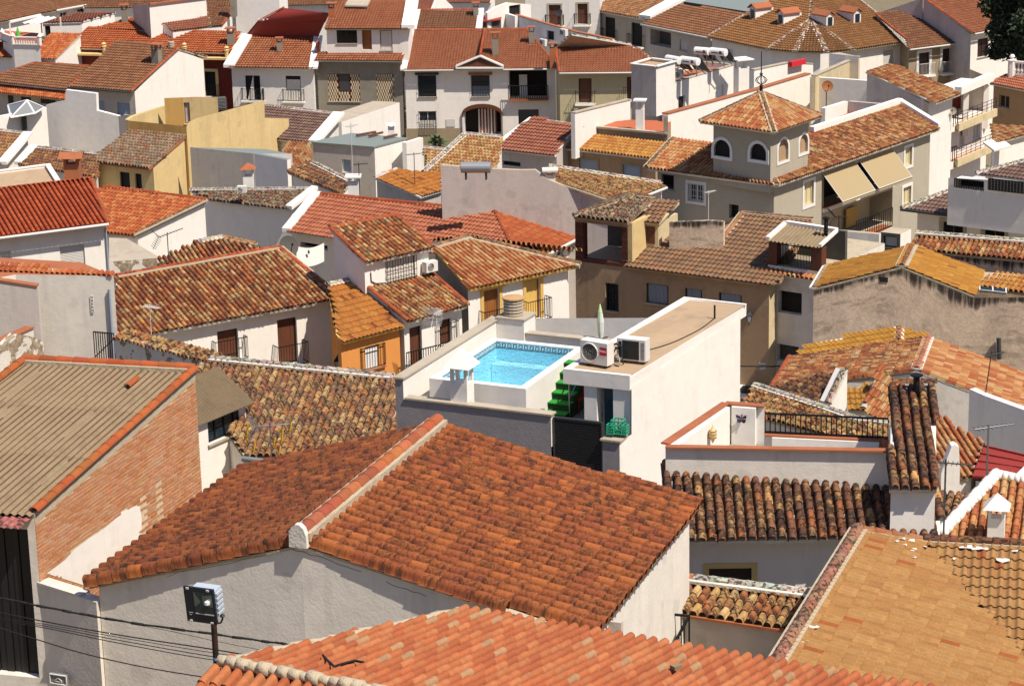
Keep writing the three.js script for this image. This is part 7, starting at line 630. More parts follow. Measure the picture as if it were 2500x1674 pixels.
planeHouse('D3', 'house with a large speckled tan roof seen through the terrace railing', { style: 'oldTanClean', E: [c22(1990, 640), c23(1180, 1010)], he: 12.4, pitch: 15, top: [c23(1165, 750), c23(860, 718), c23(520, 600), c22(2150, 425)], over: 0.1, wall: 'whiteOld', ridges: [[2, 3, whiteRidge], [3, 4, whiteRidge], [4, 5, whiteRidge]], tone: 0.95, deck: 'mortar' });
planeHouse('D4', 'house with a dark gravelly lichen roof beside a white chimney wall', { style: 'oldBrown', E: [c23(70, 462), c23(600, 590)], he: 12.5, pitch: 16, top: [c23(760, 295), c23(560, 330)], over: 0.1, wall: 'whiteOld', deck: 'mortar', tone: 0.75 });
partyWall('D4w', 'tapering white wall capped with rounded tiles beside the dark gravelly roof', 'white', c23(615, 580), 12.6, [c23(755, 292)], c23(782, 300), 13.6, { t: 0.4, y0: 8, then: (H, w) => H.ridge(w.tops[0], w.tops[1], { ...whiteRidge, pal: ['#c6a58c', '#cbb19a', '#d3c4b2'], mortar: 0.1 }) });
planeHouse('D5', 'house with a mustard and orange roof divided by a striped ridge behind the stair tower', { style: 'mustard', E: [c23(790, 640), c23(920, 640)], he: 12.2, pitch: 14, top: [c23(1050, 385), c23(780, 470)], over: 0.1, wall: 'whiteOld', deck: 'mortar', ridges: [[1, 2, { pal: ['#b5563c', '#cfc4b4', '#b5563c', '#d6ccbc'], r: 0.16, len: 0.22 }]], then: (H) => { const P = H.P; H.plane('mixNew', [P[1], at(c23(1240, 800), 11.7), at(c23(1240, 440), 12.9), P[2]], { deck: 'mortar', onPlane: true }); } });
planeHouse('D6', 'house with a dull orange old roof right of the stair tower', { style: 'mixNew', E: [c23(1500, 1250), c23(1870, 1215)], he: 13.6, pitch: 16, top: [c23(1965, 905), c23(1820, 830), c23(1560, 672), c23(1500, 700)], over: 0.1, wall: 'whiteOld', deck: 'mortar', tone: 0.92 });
partyWall('D6w', 'purple shaded white wall right of the dull orange roof', 'white', c23(1845, 460), 13.6, [c23(1980, 520)], c23(2450, 690), 13.6, { y0: 9 });
partyWall('D6x', 'white lobed wall with two slits right of the stair tower', 'white', c23(1600, 1195), 15.4, [c23(1690, 960), c23(1720, 945), c23(1755, 965)], c23(1762, 1190), 15.4, { t: 0.35, y0: 12 });
{ const A = at(c23(1870, 1215), 13.7), B = at(c23(2260, 1240), 13.7), C = at(c23(2440, 1060), 14.0), D = at(c23(1965, 950), 14.0); const H = new House('sheet_roof_shed', 'shed with a plain red metal sheet roof at the right edge', 'shed'); H.anchor(A); H.plane(null, [A, B, C, D], { deck: 'redSheet', thick: 0.08, onPlane: true }); for (let i = 0; i <= 4; i++) H.bar(add(mix(A, D, i / 4), 0, -0.03, 0), add(mix(B, C, i / 4), 0, -0.03, 0), 0.07, 0.05, 'redSheet', 'sheet_rib'); H.shell('whiteOld', [A, B, C, D], { inset: 0.1, drop: 0.2 }); H.bar(add(B, 0, -0.05, 0), add(C, 0, -0.05, 0), 0.2, 0.12, 'white', 'verge'); H.finish(); }
aerial(at(c23(1995, 1240), 15.8), 1.65, 'steel mast with a long crossbar aerial in front of the red sheet roof', { turn: 0.35, len: 1.3, mat: 'steel', r: 0.03 });
{ const hr = 19.4; planeHouse('R3', 'house with an orange tan tile roof and a whitewashed ridge in the lower right', { style: 'mixNew', E: [c23(1715, 1560), c33(2500, 345)].map((p, i) => (i ? c33(2500, 330) : c33(1590, 265))), he: 17.4, pitch: 15, top: [c23(2500, 1300), c23(2085, 1215)], over: 0.1, wall: 'white', deck: 'mortar', w: 0.3, then: (H) => { const P = H.P, m = new MB(), n = 16; for (let i = 0; i < n; i++) m.tube([mix(P[0], P[3], i / n), mix(P[0], P[3], (i + 1.1) / n)].map((p) => add(p, 0, 0.05, 0)), 0.17 + 0.015 * Math.sin(i * 2.1), 8); for (let i = 0; i < 8; i++) m.tube([mix(P[3], P[2], i / 8), mix(P[3], P[2], (i + 1.1) / 8)].map((p) => add(p, 0, 0.04, 0)), 0.14, 8); H.put(m, 'ridge_mortar', M.white); const c = onPlane(c33(2075, 300), ...H.plane3); H.chimney(c, 0.42, 0.9, { dir: flat(P[0], P[1]), mat: 'white', cap: 'pyramid', capMat: 'white', capH: 0.9 }); } }); }
planeHouse('R4', 'little roof of broken old barrel tiles beside the white ridge in the lower right', { style: 'oldTan', E: [c23(1555, 1525), c23(1760, 1545)], he: 17.2, pitch: 14, top: [c23(1870, 1370), c23(1590, 1330)], over: 0.05, wall: 'white', deck: 'mortar' });
aerial(at(c33(1620, 240), 18.6), 1.9, 'aerial with a ladder of short bars beside the white ridge at the lower right', { turn: -0.3, len: 1.0, mat: 'gutter', r: 0.025 });
// ═════════ farther roofs: left ═════════
roofHouse('CR', 'cream house with a speckled old tile roof under an ochre parapet band', { style: 'oldGrey', E: [c00(768, 1394), c00(1292, 1457)], R: [c00(1115, 1122), c00(1615, 1172)], he: 9.6, over: 0.5, ridge: false, wall: 'cream', deck: 'terraCoping', open: [door(0, c10(1035, 30), c10(1132, 200), { leaf: 'dark', frame: 'darkWood' }), door(0, c10(1168, 45), c10(1235, 200), { leaf: 'dark', frame: 'darkWood' })],
then: (H) => { const d = flat(H.E[1], H.R[1]), I = V(H.E[0].x, 0, H.E[0].z); const A = add(H.R[0], 0, 0.1, 0), B = add(H.R[1], 0, 0.1, 0), f = flat(A, B); H.wall('ochre', [onWall(c00(1113, 1048), A, f), onWall(c00(1618, 1098), A, f)], null, []); const tp = [c00(1620, 1098), c00(1640, 1060), c00(1705, 1028), c00(2300, 870)].map((p) => onWall(p, H.R[1], d)), w2 = [c01(88, 905), c01(92, 1022), c01(300, 1032)].map((p) => onWall(p, H.R[1], d)); H.wall('cream', [...tp, ...w2], I, []); } });
blockHouse('CB', 'small cream roof hut with one side painted ochre for shade and a lilac window', { name: 'roof_hut', cat: 'hut', P: [c00(1425, 852), c00(1588, 850), c00(1890, 845), c00(1700, 842)], h: 11.3, wall: 'cream', mats: { 0: 'ochre' }, top: 'terraCoping', open: [win(1, c00(1592, 892), c00(1655, 1075), { frame: 'orangeWood', glass: 'lilac' })] });  // ochre side is the cream wall with shade mixed into its colour
partyWall('CB2', 'cream sunlit terrace wall left of the cream roof hut', 'cream', c00(1112, 1042), 10.3, [c00(1160, 1010)], c00(1430, 920), 10.6); { const p = at(c00(1900, 945), 10.4), t = thing('cooling_unit', 'grey boxy cooling unit beside the cream roof hut', 'cooler'); t.position.copy(p); const m = new MB(); m.box(V(0, 0.35, 0), V(0.97, 0, -0.24), 1, 0.75, 0.7); m.build('casing', M.darkGrey, t); const s = new MB(); for (let i = 0; i < 6; i++) s.box(V(0.1, 0.12 + i * 0.09, 0.36), V(0.97, 0, -0.24), 0.8, 0.03, 0.03); s.build('slat', M.greyPaint, t); }
blockHouse('LG', 'light grey blank house wall right of the cream house', { P: [c00(1650, 1280), c00(2204, 1335), c01(330, 1337), c01(95, 1295)], h: 10.4, wall: 'greyWall', mats: { 1: 'white' }, top: 'greySheet' });
partyWall('LG2', 'blank white wall right of the light grey house', 'white', c00(2206, 1336), 10.6, [], c01(286, 1390), 10.6, { y0: 6, top: 'greySheet' });
{ const H = new House('chimney_stack', 'white chimney with a little tiled cap in front of the light grey wall', 'chimney'); const p = at(c10(2165, 205), 10.6); H.anchor(p); H.chimney(p, 0.55, 1.3, { mat: 'white', cap: 'pyramid', capMat: 'terraCoping', capH: 0.6 }); H.finish(); wallAC(at(c10(2110, 175), 11.4), V(0.97, 0, 0.1), V(-0.1, 0, 0.99), 'small grey air conditioner beside the tile capped chimney', 0.5); }
planeHouse('OG', 'house with a grey lichened roof and a white verge left of the long red roof', { style: 'oldGrey', E: [c10(1835, 275), c11(300, 352)], he: 10.6, top: [c11(528, 178), c10(1655, 188)], wall: 'white', ridges: [[2, 3, whiteRidge]], verges: [[1, 2, 'white', 0.45, 0.2]] });
planeHouse('OR', 'house with a bright orange red mottled roof behind the red tiled house', { style: 'orangeBarrel', E: [c10(300, 478), c10(1150, 582)], he: 12.0, pitch: 16, top: [c10(1792, 274), c10(902, 164)], wall: 'white', ridges: [[2, 3, orangeRidge], [1, 2, { ...oldRidge, r: 0.1 }]], deck: 'mortar' });
{ const A = [c10(945, 815), c10(1392, 780), c10(1100, 612), c10(945, 605)]; blockHouse('BB', 'low peeling white block with a flat beige roof', { P: A, h: 13.2, wall: 'whitePeel', top: 'coping' }); }
planeHouse('OB', 'house with a rough old orange roof rising behind the long white house', { style: 'mixOld', E: [c10(1380, 870), c10(2330, 745)], he: 13.3, pitch: 15, top: [c11(20, 660), c10(1930, 596), c10(1718, 640), c10(1395, 775)], wall: 'whiteOld', deck: 'mortar', ridges: [[2, 3, { ...oldRidge, pal: ['#b98a5a'] }], [3, 4, { ...whiteRidge }]] });
dish(at(c11(295, 680), 14.2), 0.47, V(0.5, 0.35, 0.75), 'large grey satellite dish beside the ridge of the long white house', 'darkGrey', 1.2);
{ const A = at(c11(370, 860), 12.8), B = at(c11(610, 830), 12.8), d = flat(A, B), t = thing('canvas_awning', 'white canvas sheet with a small blue mark hung above a back yard', 'awning'); t.position.copy(A); const L = A.distanceTo(B), m = new MB(), n = 10; for (let i = 0; i < n; i++) { const q = (k, h) => V(d.x * L * k / n, h - 0.15 * Math.sin(k / n * 3.14), d.z * L * k / n + (h > 0.5 ? -0.4 : 0)); m.quad(q(i, 0.1), q(i + 1, 0.1), q(i + 1, 0.85), q(i, 0.85)); } const c = m.build('sheet', M.cloth, t); const b = new MB(); b.lathe(V(d.x * L * 0.45, 0.5, d.z * L * 0.45 - 0.1), [[0, 0], [0.05, 0.03], [0.04, 0.1], [0.06, 0.14], [0, 0.2]], 8); b.build('mark', M.poolNavy || M.glassBlue, c); }
planeHouse('OL1', 'house with a dark mottled roof and white verge at the far left edge', { style: 'tanFar', E: [c00(-420, 1375), c00(15, 1425)], he: 9.2, top: [c00(242, 1162), c00(-300, 1095)], wall: 'white', ridges: [[2, 3, whiteRidge]], verges: [[1, 2, 'white', 0.6, 0.2]] });
planeHouse('OL2', 'house with a dark brown mottled roof behind the flat pebbled roof', { style: 'oldBrown', E: [c00(150, 1425), c00(835, 1538)], he: 9.1, top: [c00(852, 1335), c00(298, 1278)], wall: 'white', ridges: [[2, 3, whiteRidge]], verges: [[0, 3, 'white', 0.5, 0.2]] });
blockHouse('OL3', 'flat pebbled beige roof with a white rim above the red tiles at the left', { P: [c00(-300, 1760), c00(600, 1700), c00(425, 1428), c00(-300, 1520)], h: 12.2, wall: 'white', top: 'terrazzo', parapet: 0.12, cope: 'white', then: (H) => H.chimney(at(c00(635, 1570), 12.6), 0.8, 1.3, { mat: 'terraCoping', cap: 'tile', capMat: 'terraCoping' }) });
partyWall('BW', 'stepped blank beige white wall in front of the brown verge house', 'white', c00(395, 912), 8.9, [c00(563, 870), c00(568, 780), c00(832, 812), c00(838, 960)], c00(1026, 1008), 8.5, { then: (H, w) => H.wall('lilac', [w.B, at(c00(1135, 1010), 8.6)], w.A, []) });
partyWall('BW2', 'low white wall with a vent pipe at the left edge', 'white', c00(-100, 1030), 9.3, [], c00(400, 930), 9.0, { then: (H, w) => { const p = wp(H.W[0], c00(215, 1140), 0.2), m = new MB(); m.tube([p, add(p, 0, 1.35, 0)], 0.17, 8); m.lathe(add(p, 0, 1.35, 0), [[0.17, 0], [0.24, 0.02], [0.22, 0.12], [0, 0.16]], 8); H.put(m, 'vent_pipe', M.gutter); } });
{ const H = new House('glass_skylight', 'pyramid shaped glass skylight behind the low white wall', 'skylight'), q = [c00(65, 915), c00(380, 935), c00(300, 985), c00(92, 1022)].map((p) => at(p, 9.1)), ap = at(c00(232, 872), 9.9); H.anchor(q[0]); const m = new MB(), f = new MB(); q.forEach((a, i) => { const b = q[(i + 1) % 4]; m.poly([a, b, ap], [[0, 0], [1, 0], [0.5, 1]]); f.tube([a, ap], 0.07, 4); f.tube([a, b], 0.07, 4); }); H.put(m, 'pane', M.greyPaint); H.put(f, 'frame', M.whiteFrame); H.finish(); }
roofHouse('BH', 'white gabled house with a smooth brown roof, orange verges and a grey chimney', { style: 'brownFar', E: [c00(603, 752), c00(1138, 792)], R: [c00(1018, 368), c00(1550, 418)], he: 7.9, over: 0.5, wall: 'white', mats: { 0: 'greyWall' }, back: 4, vtile: [0, 1], gutter: 'gutter', ridge: orangeRidge, open: [shut(0, c00(840, 872), c00(912, 990), { shut: 'blueShutter' }), shut(0, c00(1015, 890), c00(1132, 1000), { shut: 'blueShutter' })], then: (H) => { H.chimney(onPlane(c00(1365, 560), H.E[0], H.E[1], H.R[0]), 0.6, 1.5, { dir: flat(H.E[0], H.E[1]) }); const p = onPlane(c00(1488, 435), H.E[0], H.E[1], H.R[0]), m = new MB(); for (let i = 0; i < 4; i++) m.lathe(add(p, 0, 0.1 + i * 0.15, 0), [[0.18, 0], [0.25, 0], [0.25, 0.08], [0.18, 0.15]], 10); H.put(m, 'cowl', M.coping); } });
planeHouse('BL', 'house with a brown hip roof and an orange tile strip over dark windows', { style: 'brownFar', E: [c00(-100, 706), c00(578, 776)], he: 7.7, top: [c00(772, 574), c00(290, 547), c00(-100, 680)], wall: 'greyWall', ridges: [[2, 3, orangeRidge], [3, 4, orangeRidge]], then: (H) => { const W = H.W[0], a = wp(W, c00(-80, 795), 0.9), b = wp(W, c00(562, 858), 0.9); b.y = a.y = (a.y + b.y) / 2; H.plane('orangeBarrel', [a, b, add(b, -W.n.x * 0.85, 0.35, -W.n.z * 0.85), add(a, -W.n.x * 0.85, 0.35, -W.n.z * 0.85)], {}); for (const [x0, y0, x1, y1] of [[65, 815, 115, 910], [180, 828, 265, 900], [350, 845, 480, 910]]) { const p = wp(W, c00(x0, y0), 0.02), q = wp(W, c00(x1, y1), 0.02), m = new MB(); m.hexa(V(p.x, q.y, p.z), W.d.clone().ms((q.x - p.x) / W.d.x), V(0, p.y - q.y, 0), W.n.clone().ms(0.03)); H.put(m, 'window', M.darkWood); } } });
planeHouse('OL', 'house with a bright orange barrel roof below the white balustrade', { style: 'orangeBarrel', E: [c00(-80, 487), c00(466, 511)], he: 7.4, top: [c00(702, 290), c00(432, 284), c00(345, 388), c00(-80, 365)], wall: 'white', tone: 1.05 });
roofHouse('OO', 'dark red fronted house with a long orange tile roof', { style: 'orangeMixed', E: [c00(585, 412), c00(2005, 458)], R: [c00(770, 240), c00(2092, 284)], he: 7.6, over: 0.15, wall: 'redWall', ridge: orangeRidge, vtile: [0], open: [door(0, c00(1778, 620), c00(1882, 835), { leaf: 'dark', frame: 'darkWood', trim: 'creamTrim', tw: 0.25, hood: 'creamTrim', balcony: 0.3 })], then: (H) => { const W = H.W[0]; for (const [a, b] of [[c00(545, 470), c00(880, 480)], [c00(1690, 512), c00(1992, 516)]]) { const p = wp(W, a, 0.35), q = wp(W, b, 0.35); H.bar(p, q, 0.7, 0.16, 'creamTrim', 'cornice'); } for (const c of [c00(565, 455), c00(905, 465), c00(1605, 470), c00(1972, 500)]) { const p = wp(W, c, 0.2), m = new MB(); m.lathe(p, [[0.16, 0], [0.16, 0.55], [0.22, 0.6], [0.1, 0.68], [0.2, 0.8], [0.1, 0.92], [0, 0.95]], 8); H.put(m, 'finial', M.creamTrim); } H.ridge(onPlane(c00(1338, 388), H.E[0], H.E[1], H.R[0]), onPlane(c00(1422, 266), H.E[0], H.E[1], H.R[0]), orangeRidge); H.chimney(onPlane(c00(2008, 385), H.E[0], H.E[1], H.R[0]), 0.55, 1.3, { capMat: 'terraCoping' }); } });
planeHouse('O4', 'house with a small orange hip roof and a tall grey chimney', { style: 'orangeMixed', E: [c00(820, 242), c00(1430, 272)], he: 8.7, pitch: 14, top: [c00(1140, 148)], wall: 'white', then: (H) => H.chimney(onPlane(c00(1085, 190), ...H.plane3), 0.5, 1.4, { capMat: 'terraCoping' }) });
planeHouse('A2', 'white hut with a flat pinkish tiled roof behind the orange roofs', { style: 'roseFar', E: [c00(350, 197), c00(702, 187)], he: 9.2, pitch: 6, top: [c00(1003, 104), c00(660, 108)], wall: 'white', over: 0.1, open: [door(0, c00(385, 225), c00(440, 330), { leaf: 'dark' })] });
{ const H = new House('white_house', 'tall white house with a rose tiled lean-to at the top left', 'house'), he = 8.9, a = at(c00(1500, 268), he), b = at(c00(1818, 231), he), c = at(c00(1922, 222), he), pz = (u, v) => { const d = flat(u, v), n = V(d.z, 0, -d.x); if (n.z > 0) n.negate(); return [u, v, along(add(u, 0, 0.28, 0), n, 1)]; }, ap = onPlane(c00(1776, 52), ...pz(a, b)), l = onPlane(c00(1335, 150), ...pz(a, b)), r = onPlane(c00(2045, 68), b, c, ap); H.anchor(a); H.plane('roseFar', [a, b, ap, l], { onPlane: true }); H.plane('brownFar', [b, c, r, ap], { onPlane: true }); H.ridge(b, ap, { r: 0.1, ...oldRidge }); H.ridge(c, r, orangeRidge); H.shell('white', [a, b, c, r, ap, l], { drop: 0.13 }); const wl = at(c00(1296, 42), 11), wr = at(c00(1790, -20), 11); H.wall('white', [wl, wr], up(a, 0), []); H.wall('greyWall', [at(c00(1150, 32), 10.6), wl], null, []); H.bar(wl, wr, 0.3, 0.12, 'terraCoping', 'coping'); H.chimney(at(c00(2028, 60), 10.2), 0.5, 1.2); H.finish(); }
partyWall('TW', 'tall blank white wall at the top left centre', 'white', c00(2055, -40), 11, [], c01(215, -40), 11, { t: 3 });
{ const he = 7.9, F = at(c00(492, 86), he), L = at(c00(-80, 205), he), R = at(c00(1000, -8), he), pz = (u, v) => { const d = flat(u, v), n = V(d.z, 0, -d.x); if (n.z > 0) n.negate(); return [u, v, along(add(u, 0, 0.29, 0), n, 1)]; }, a = onPlane(c00(332, -50), ...pz(L, F)), b = onPlane(c00(-200, -60), ...pz(L, F)), c = onPlane(c00(720, -140), ...pz(F, R)), H = new House('brown_roofed_house', 'big house with a brown hip roof at the top left corner', 'house'); H.anchor(F); H.plane('brownFar', [L, F, a, b], { onPlane: true }); H.plane('brownFar', [F, R, c, a], { onPlane: true }); H.ridge(F, a, oldRidge); H.shell('white', [L, F, R, c, b], { inset: [0.5, 0.5, 0, 0, 0], drop: 0.13, open: [win(1, c00(518, 110), c00(585, 160), { glass: 'dark' }), win(1, c00(668, 80), c00(732, 112), { glass: 'dark' })] }); { const m = new MB(); m.tube([add(F, 0, -0.05, 0.1), add(R, 0, -0.05, 0.1)], 0.12, 6); H.put(m, 'gutter', M.gutterLight); } H.finish(); }
{ const H = new House('terrace', 'white balustraded roof terrace at the top left', 'terrace'), p = [c00(-40, 345), c00(20, 350), c00(112, 385), c00(345, 392)].map((c) => at(c, 8.5)); H.anchor(p[0]); for (let i = 0; i < 3; i++) { const n = Math.max(3, Math.round(p[i].distanceTo(p[i + 1]) / 0.22)); H.bar(p[i], p[i + 1], 0.2, 0.1, 'white', 'plinth'); H.bar(add(p[i], 0, 0.55, 0), add(p[i + 1], 0, 0.55, 0), 0.2, 0.1, 'white', 'handrail'); for (let k = 0; k < n; k++) { const m = new MB(); m.lathe(add(mix(p[i], p[i + 1], (k + 0.5) / n), 0, 0.1, 0), [[0.05, 0], [0.08, 0.15], [0.04, 0.3], [0.06, 0.45]], 6); H.put(m, 'baluster', M.white); } } for (const q of p.slice(1)) { const m = new MB(); m.lathe(q, [[0.15, 0], [0.15, 0.65], [0.2, 0.68], [0.2, 0.72], [0.03, 0.98], [0, 1.0]], 8); H.put(m, 'post', M.white); } { const m = new MB(); m.poly([p[0], p[1], p[2], p[3], at(c00(345, 290), 8.5), at(c00(-40, 260), 8.5)].map((k) => add(k, 0, 0.02, 0)), [[0, 0], [1, 0], [2, 0], [3, 0], [3, 3], [0, 3]]); H.put(m, 'floor', M.terraFloor); } H.wall('white', [p[2], p[3]], null, []); H.wall('white', [p[1], p[2]], null, []);
const a = at(c00(80, 200), 9.8), b = at(c00(350, 140), 9.8); for (const q of [a, b, at(c00(520, 150), 9.8)]) H.bar(add(q, 0, -1.4, 0), q, 0.1, 0.1, 'white', 'pergola_post'); H.bar(a, b, 0.16, 0.2, 'white', 'pergola_beam'); const m = new MB(), e = at(c00(515, 150), 9.85), f = at(c00(175, 200), 9.85); for (let i = 0; i < 10; i++) { const u = (t, k) => mix(mix(f, at(c00(345, 207), 9.85), t), mix(b, e, t), k).add(V(0, 0.06 * Math.sin(t * 20), 0)); m.quad(u(i / 10, 0), u((i + 1) / 10, 0), u((i + 1) / 10, 1), u(i / 10, 1)); } H.put(m, 'pergola_canopy', M.cloth); H.finish();
const t = thing('closed_parasol', 'closed bright green parasol on the balustraded terrace', 'parasol'); t.position.copy(at(c00(155, 325), 8.9)); const k = new MB(); k.lathe(V(0, 0, 0), [[0.19, 0], [0.2, 0.05], [0.12, 0.5], [0.03, 0.85], [0, 0.9]], 8); k.build('canopy', std('limeCloth', '#4fae46', { roughness: 0.9 }), t); const g = new MB(); g.tube([V(0, -0.4, 0), V(0, 0.05, 0)], 0.03, 6); g.build('pole', M.iron, t); }
// ═════════ far centre ═════════
roofHouse('B1c', 'white house with a rust red roof and a red sheet roof behind it', { style: 'rustMixed', E: [c00(1988, 582), c01(514, 594)], R: [c00(2152, 310), c01(558, 318)], he: 7.0, over: 0.45, wall: 'white', ridge: false, verge: 'white', vs: 'r', vw: 0.7, open: [door(0, c00(2128, 655), c00(2268, 868), { leaf: 'dark', frame: 'darkWood', balcony: 0.5 }), { ...win(0, c01(272, 658), c01(412, 878), { frame: 'darkWood', curtain: 'cloth', drop: 0.15, balcony: 0.3 }) }, door(0, c01(-10, 655), c01(62, 868), { leaf: 'dark', frame: 'darkWood', balcony: 0.4 })], then: (H) => { const y = H.R[0].y, a = at(c01(45, 180), y + 1.3), b = at(c01(620, 182), y + 1.3); H.plane(null, [H.R[0], H.R[1], b, a], { deck: 'redSheet', onPlane: true }); H.plane(null, [a, b, at(c01(655, 108), y + 2.2), at(c01(262, 65), y + 2.3)], { deck: 'redSheet', onPlane: true }); { const m = new MB(); for (let i = 0; i <= 16; i++) m.box(add(mix(a, b, i / 16), 0, 0.1, 0), V(1, 0, 0), 0.14, 0.14, 0.14); H.put(m, 'ridge_clip', M.whiteFrame); } H.wall('white', [H.R[0], a, at(c01(262, 65), y + 2.3)], up(H.E[1], 0), []); H.bar(H.E[0], H.R[0], 0.9, 0.25, 'white', 'verge', -0.05); H.ridge(add(H.R[0], 0, 0.05, 0), a, orangeRidge); H.ridge(a, at(c01(262, 65), y + 2.3), orangeRidge); H.chimney(onPlane(c01(222, 445), H.E[0], H.E[1], H.R[0]), 0.42, 1.05, { capMat: 'terraCoping' }); } });
roofHouse('B2c', 'brown plastered house with brick lattice panels and a white attic storey', { style: 'rustMixed', E: [c01(525, 522), c01(1290, 528)], R: [c01(560, 442), c01(1302, 442)], he: 7.5, over: 0.5, wall: 'concrete', ridge: false, open: [win(0, c01(640, 640), c01(925, 882), { frame: 'terraCoping', glass: 'terraCoping', leaves: 1, t: 0.05, dep: 0.3 }), win(0, c01(1062, 640), c01(1218, 884), { frame: 'terraCoping', glass: 'terraCoping', leaves: 1, t: 0.05, dep: 0.3 }), { px: [c01(335, 905), c01(512, 1100)], k: 'void', back: 'dark' }],
then: (H) => { const W = H.W[0]; for (const [x0, y0, x1, y1, n, r] of [[640, 640, 735, 880, 4, 9], [838, 640, 925, 880, 4, 9], [1062, 640, 1218, 884, 7, 9], [738, 795, 836, 880, 4, 3]]) { const a = wp(W, c01(x0, y0), -0.12), b = wp(W, c01(x1, y1), -0.12), L = (b.x - a.x) / W.d.x, h = a.y - b.y, m = new MB(); for (let j = 0; j < r; j++) for (let i = 0; i < n; i++) m.hexa(along(V(a.x, b.y + h * j / r, a.z), W.d, L * (i + (j % 2) * 0.5) / n), W.d.clone().ms(L / n * 0.58), V(0, h / r * 0.94, 0), W.n.clone().ms(0.1)); H.put(m, 'brick_lattice', M.mortarBrick).userData.kind = 'stuff'; } { const a = wp(W, c01(742, 648), -0.08), b = wp(W, c01(834, 790), -0.08), m = new MB(), L = (b.x - a.x) / W.d.x; m.hexa(V(a.x, b.y, a.z), W.d.clone().ms(L), V(0, a.y - b.y, 0), W.n.clone().ms(0.05)); H.put(m, 'shutter', M.gutter); }
const hu = 9.9, e = [at(c01(615, 248), hu), at(c01(1338, 248), hu)], s = solveRidge([c01(615, 248), c01(1338, 248)], [c01(700, 18), c01(1378, 18)], hu), r = [at(c01(700, 18), s[1]), at(c01(1378, 18), s[1])]; H.plane('rustMixed', [e[0], e[1], r[1], r[0]], {}); H.bar(e[1], r[1], 1.0, 0.3, 'white', 'verge'); H.shell('white', [e[0], e[1], r[1], r[0]], { inset: [0.4, 0.05, 0.1, 0.05], drop: 0.13, y0: 6, open: [win(0, c01(715, 260), c01(898, 375), { frame: 'brownWood', glass: 'glass', leaves: 2 }), door(0, c01(936, 260), c01(1026, 432), { leaf: 'orangeWood', frame: 'orangeWood' }), win(0, c01(1092, 260), c01(1205, 436), { frame: 'gutter', glass: 'dark', curtain: 'cloth', leaves: 1 })] }); { const q = [c01(790, 85), c01(985, 90), c01(1032, 16), c01(830, 14)].map((c) => add(onPlane(c, e[0], e[1], r[0]), 0, 0.25, 0)), m = new MB(); m.hexa(q[0], q[1].clone().sub(q[0]), V(0, 0.12, 0), q[3].clone().sub(q[0])); H.put(m, 'skylight', M.coping); } H.chimney(onPlane(c01(675, 150), e[0], e[1], r[0]), 0.48, 1.1, { mat: 'terraCoping' }); for (const c of [c01(555, 440), c01(922, 445), c01(1285, 440)]) { const p = onPlane(c, H.E[0], H.E[1], H.R[0]), m = new MB(); m.lathe(p, [[0.2, -0.2], [0.2, 0.6], [0.26, 0.62], [0, 0.85]], 4, 0.78); H.put(m, 'parapet_post', M.terraCoping); } { const a = onPlane(c01(640, 440), H.E[0], H.E[1], H.R[0]), b = onPlane(c01(905, 440), H.E[0], H.E[1], H.R[0]); H.bar(a, b, 0.2, 0.6, 'white', 'parapet'); } } });
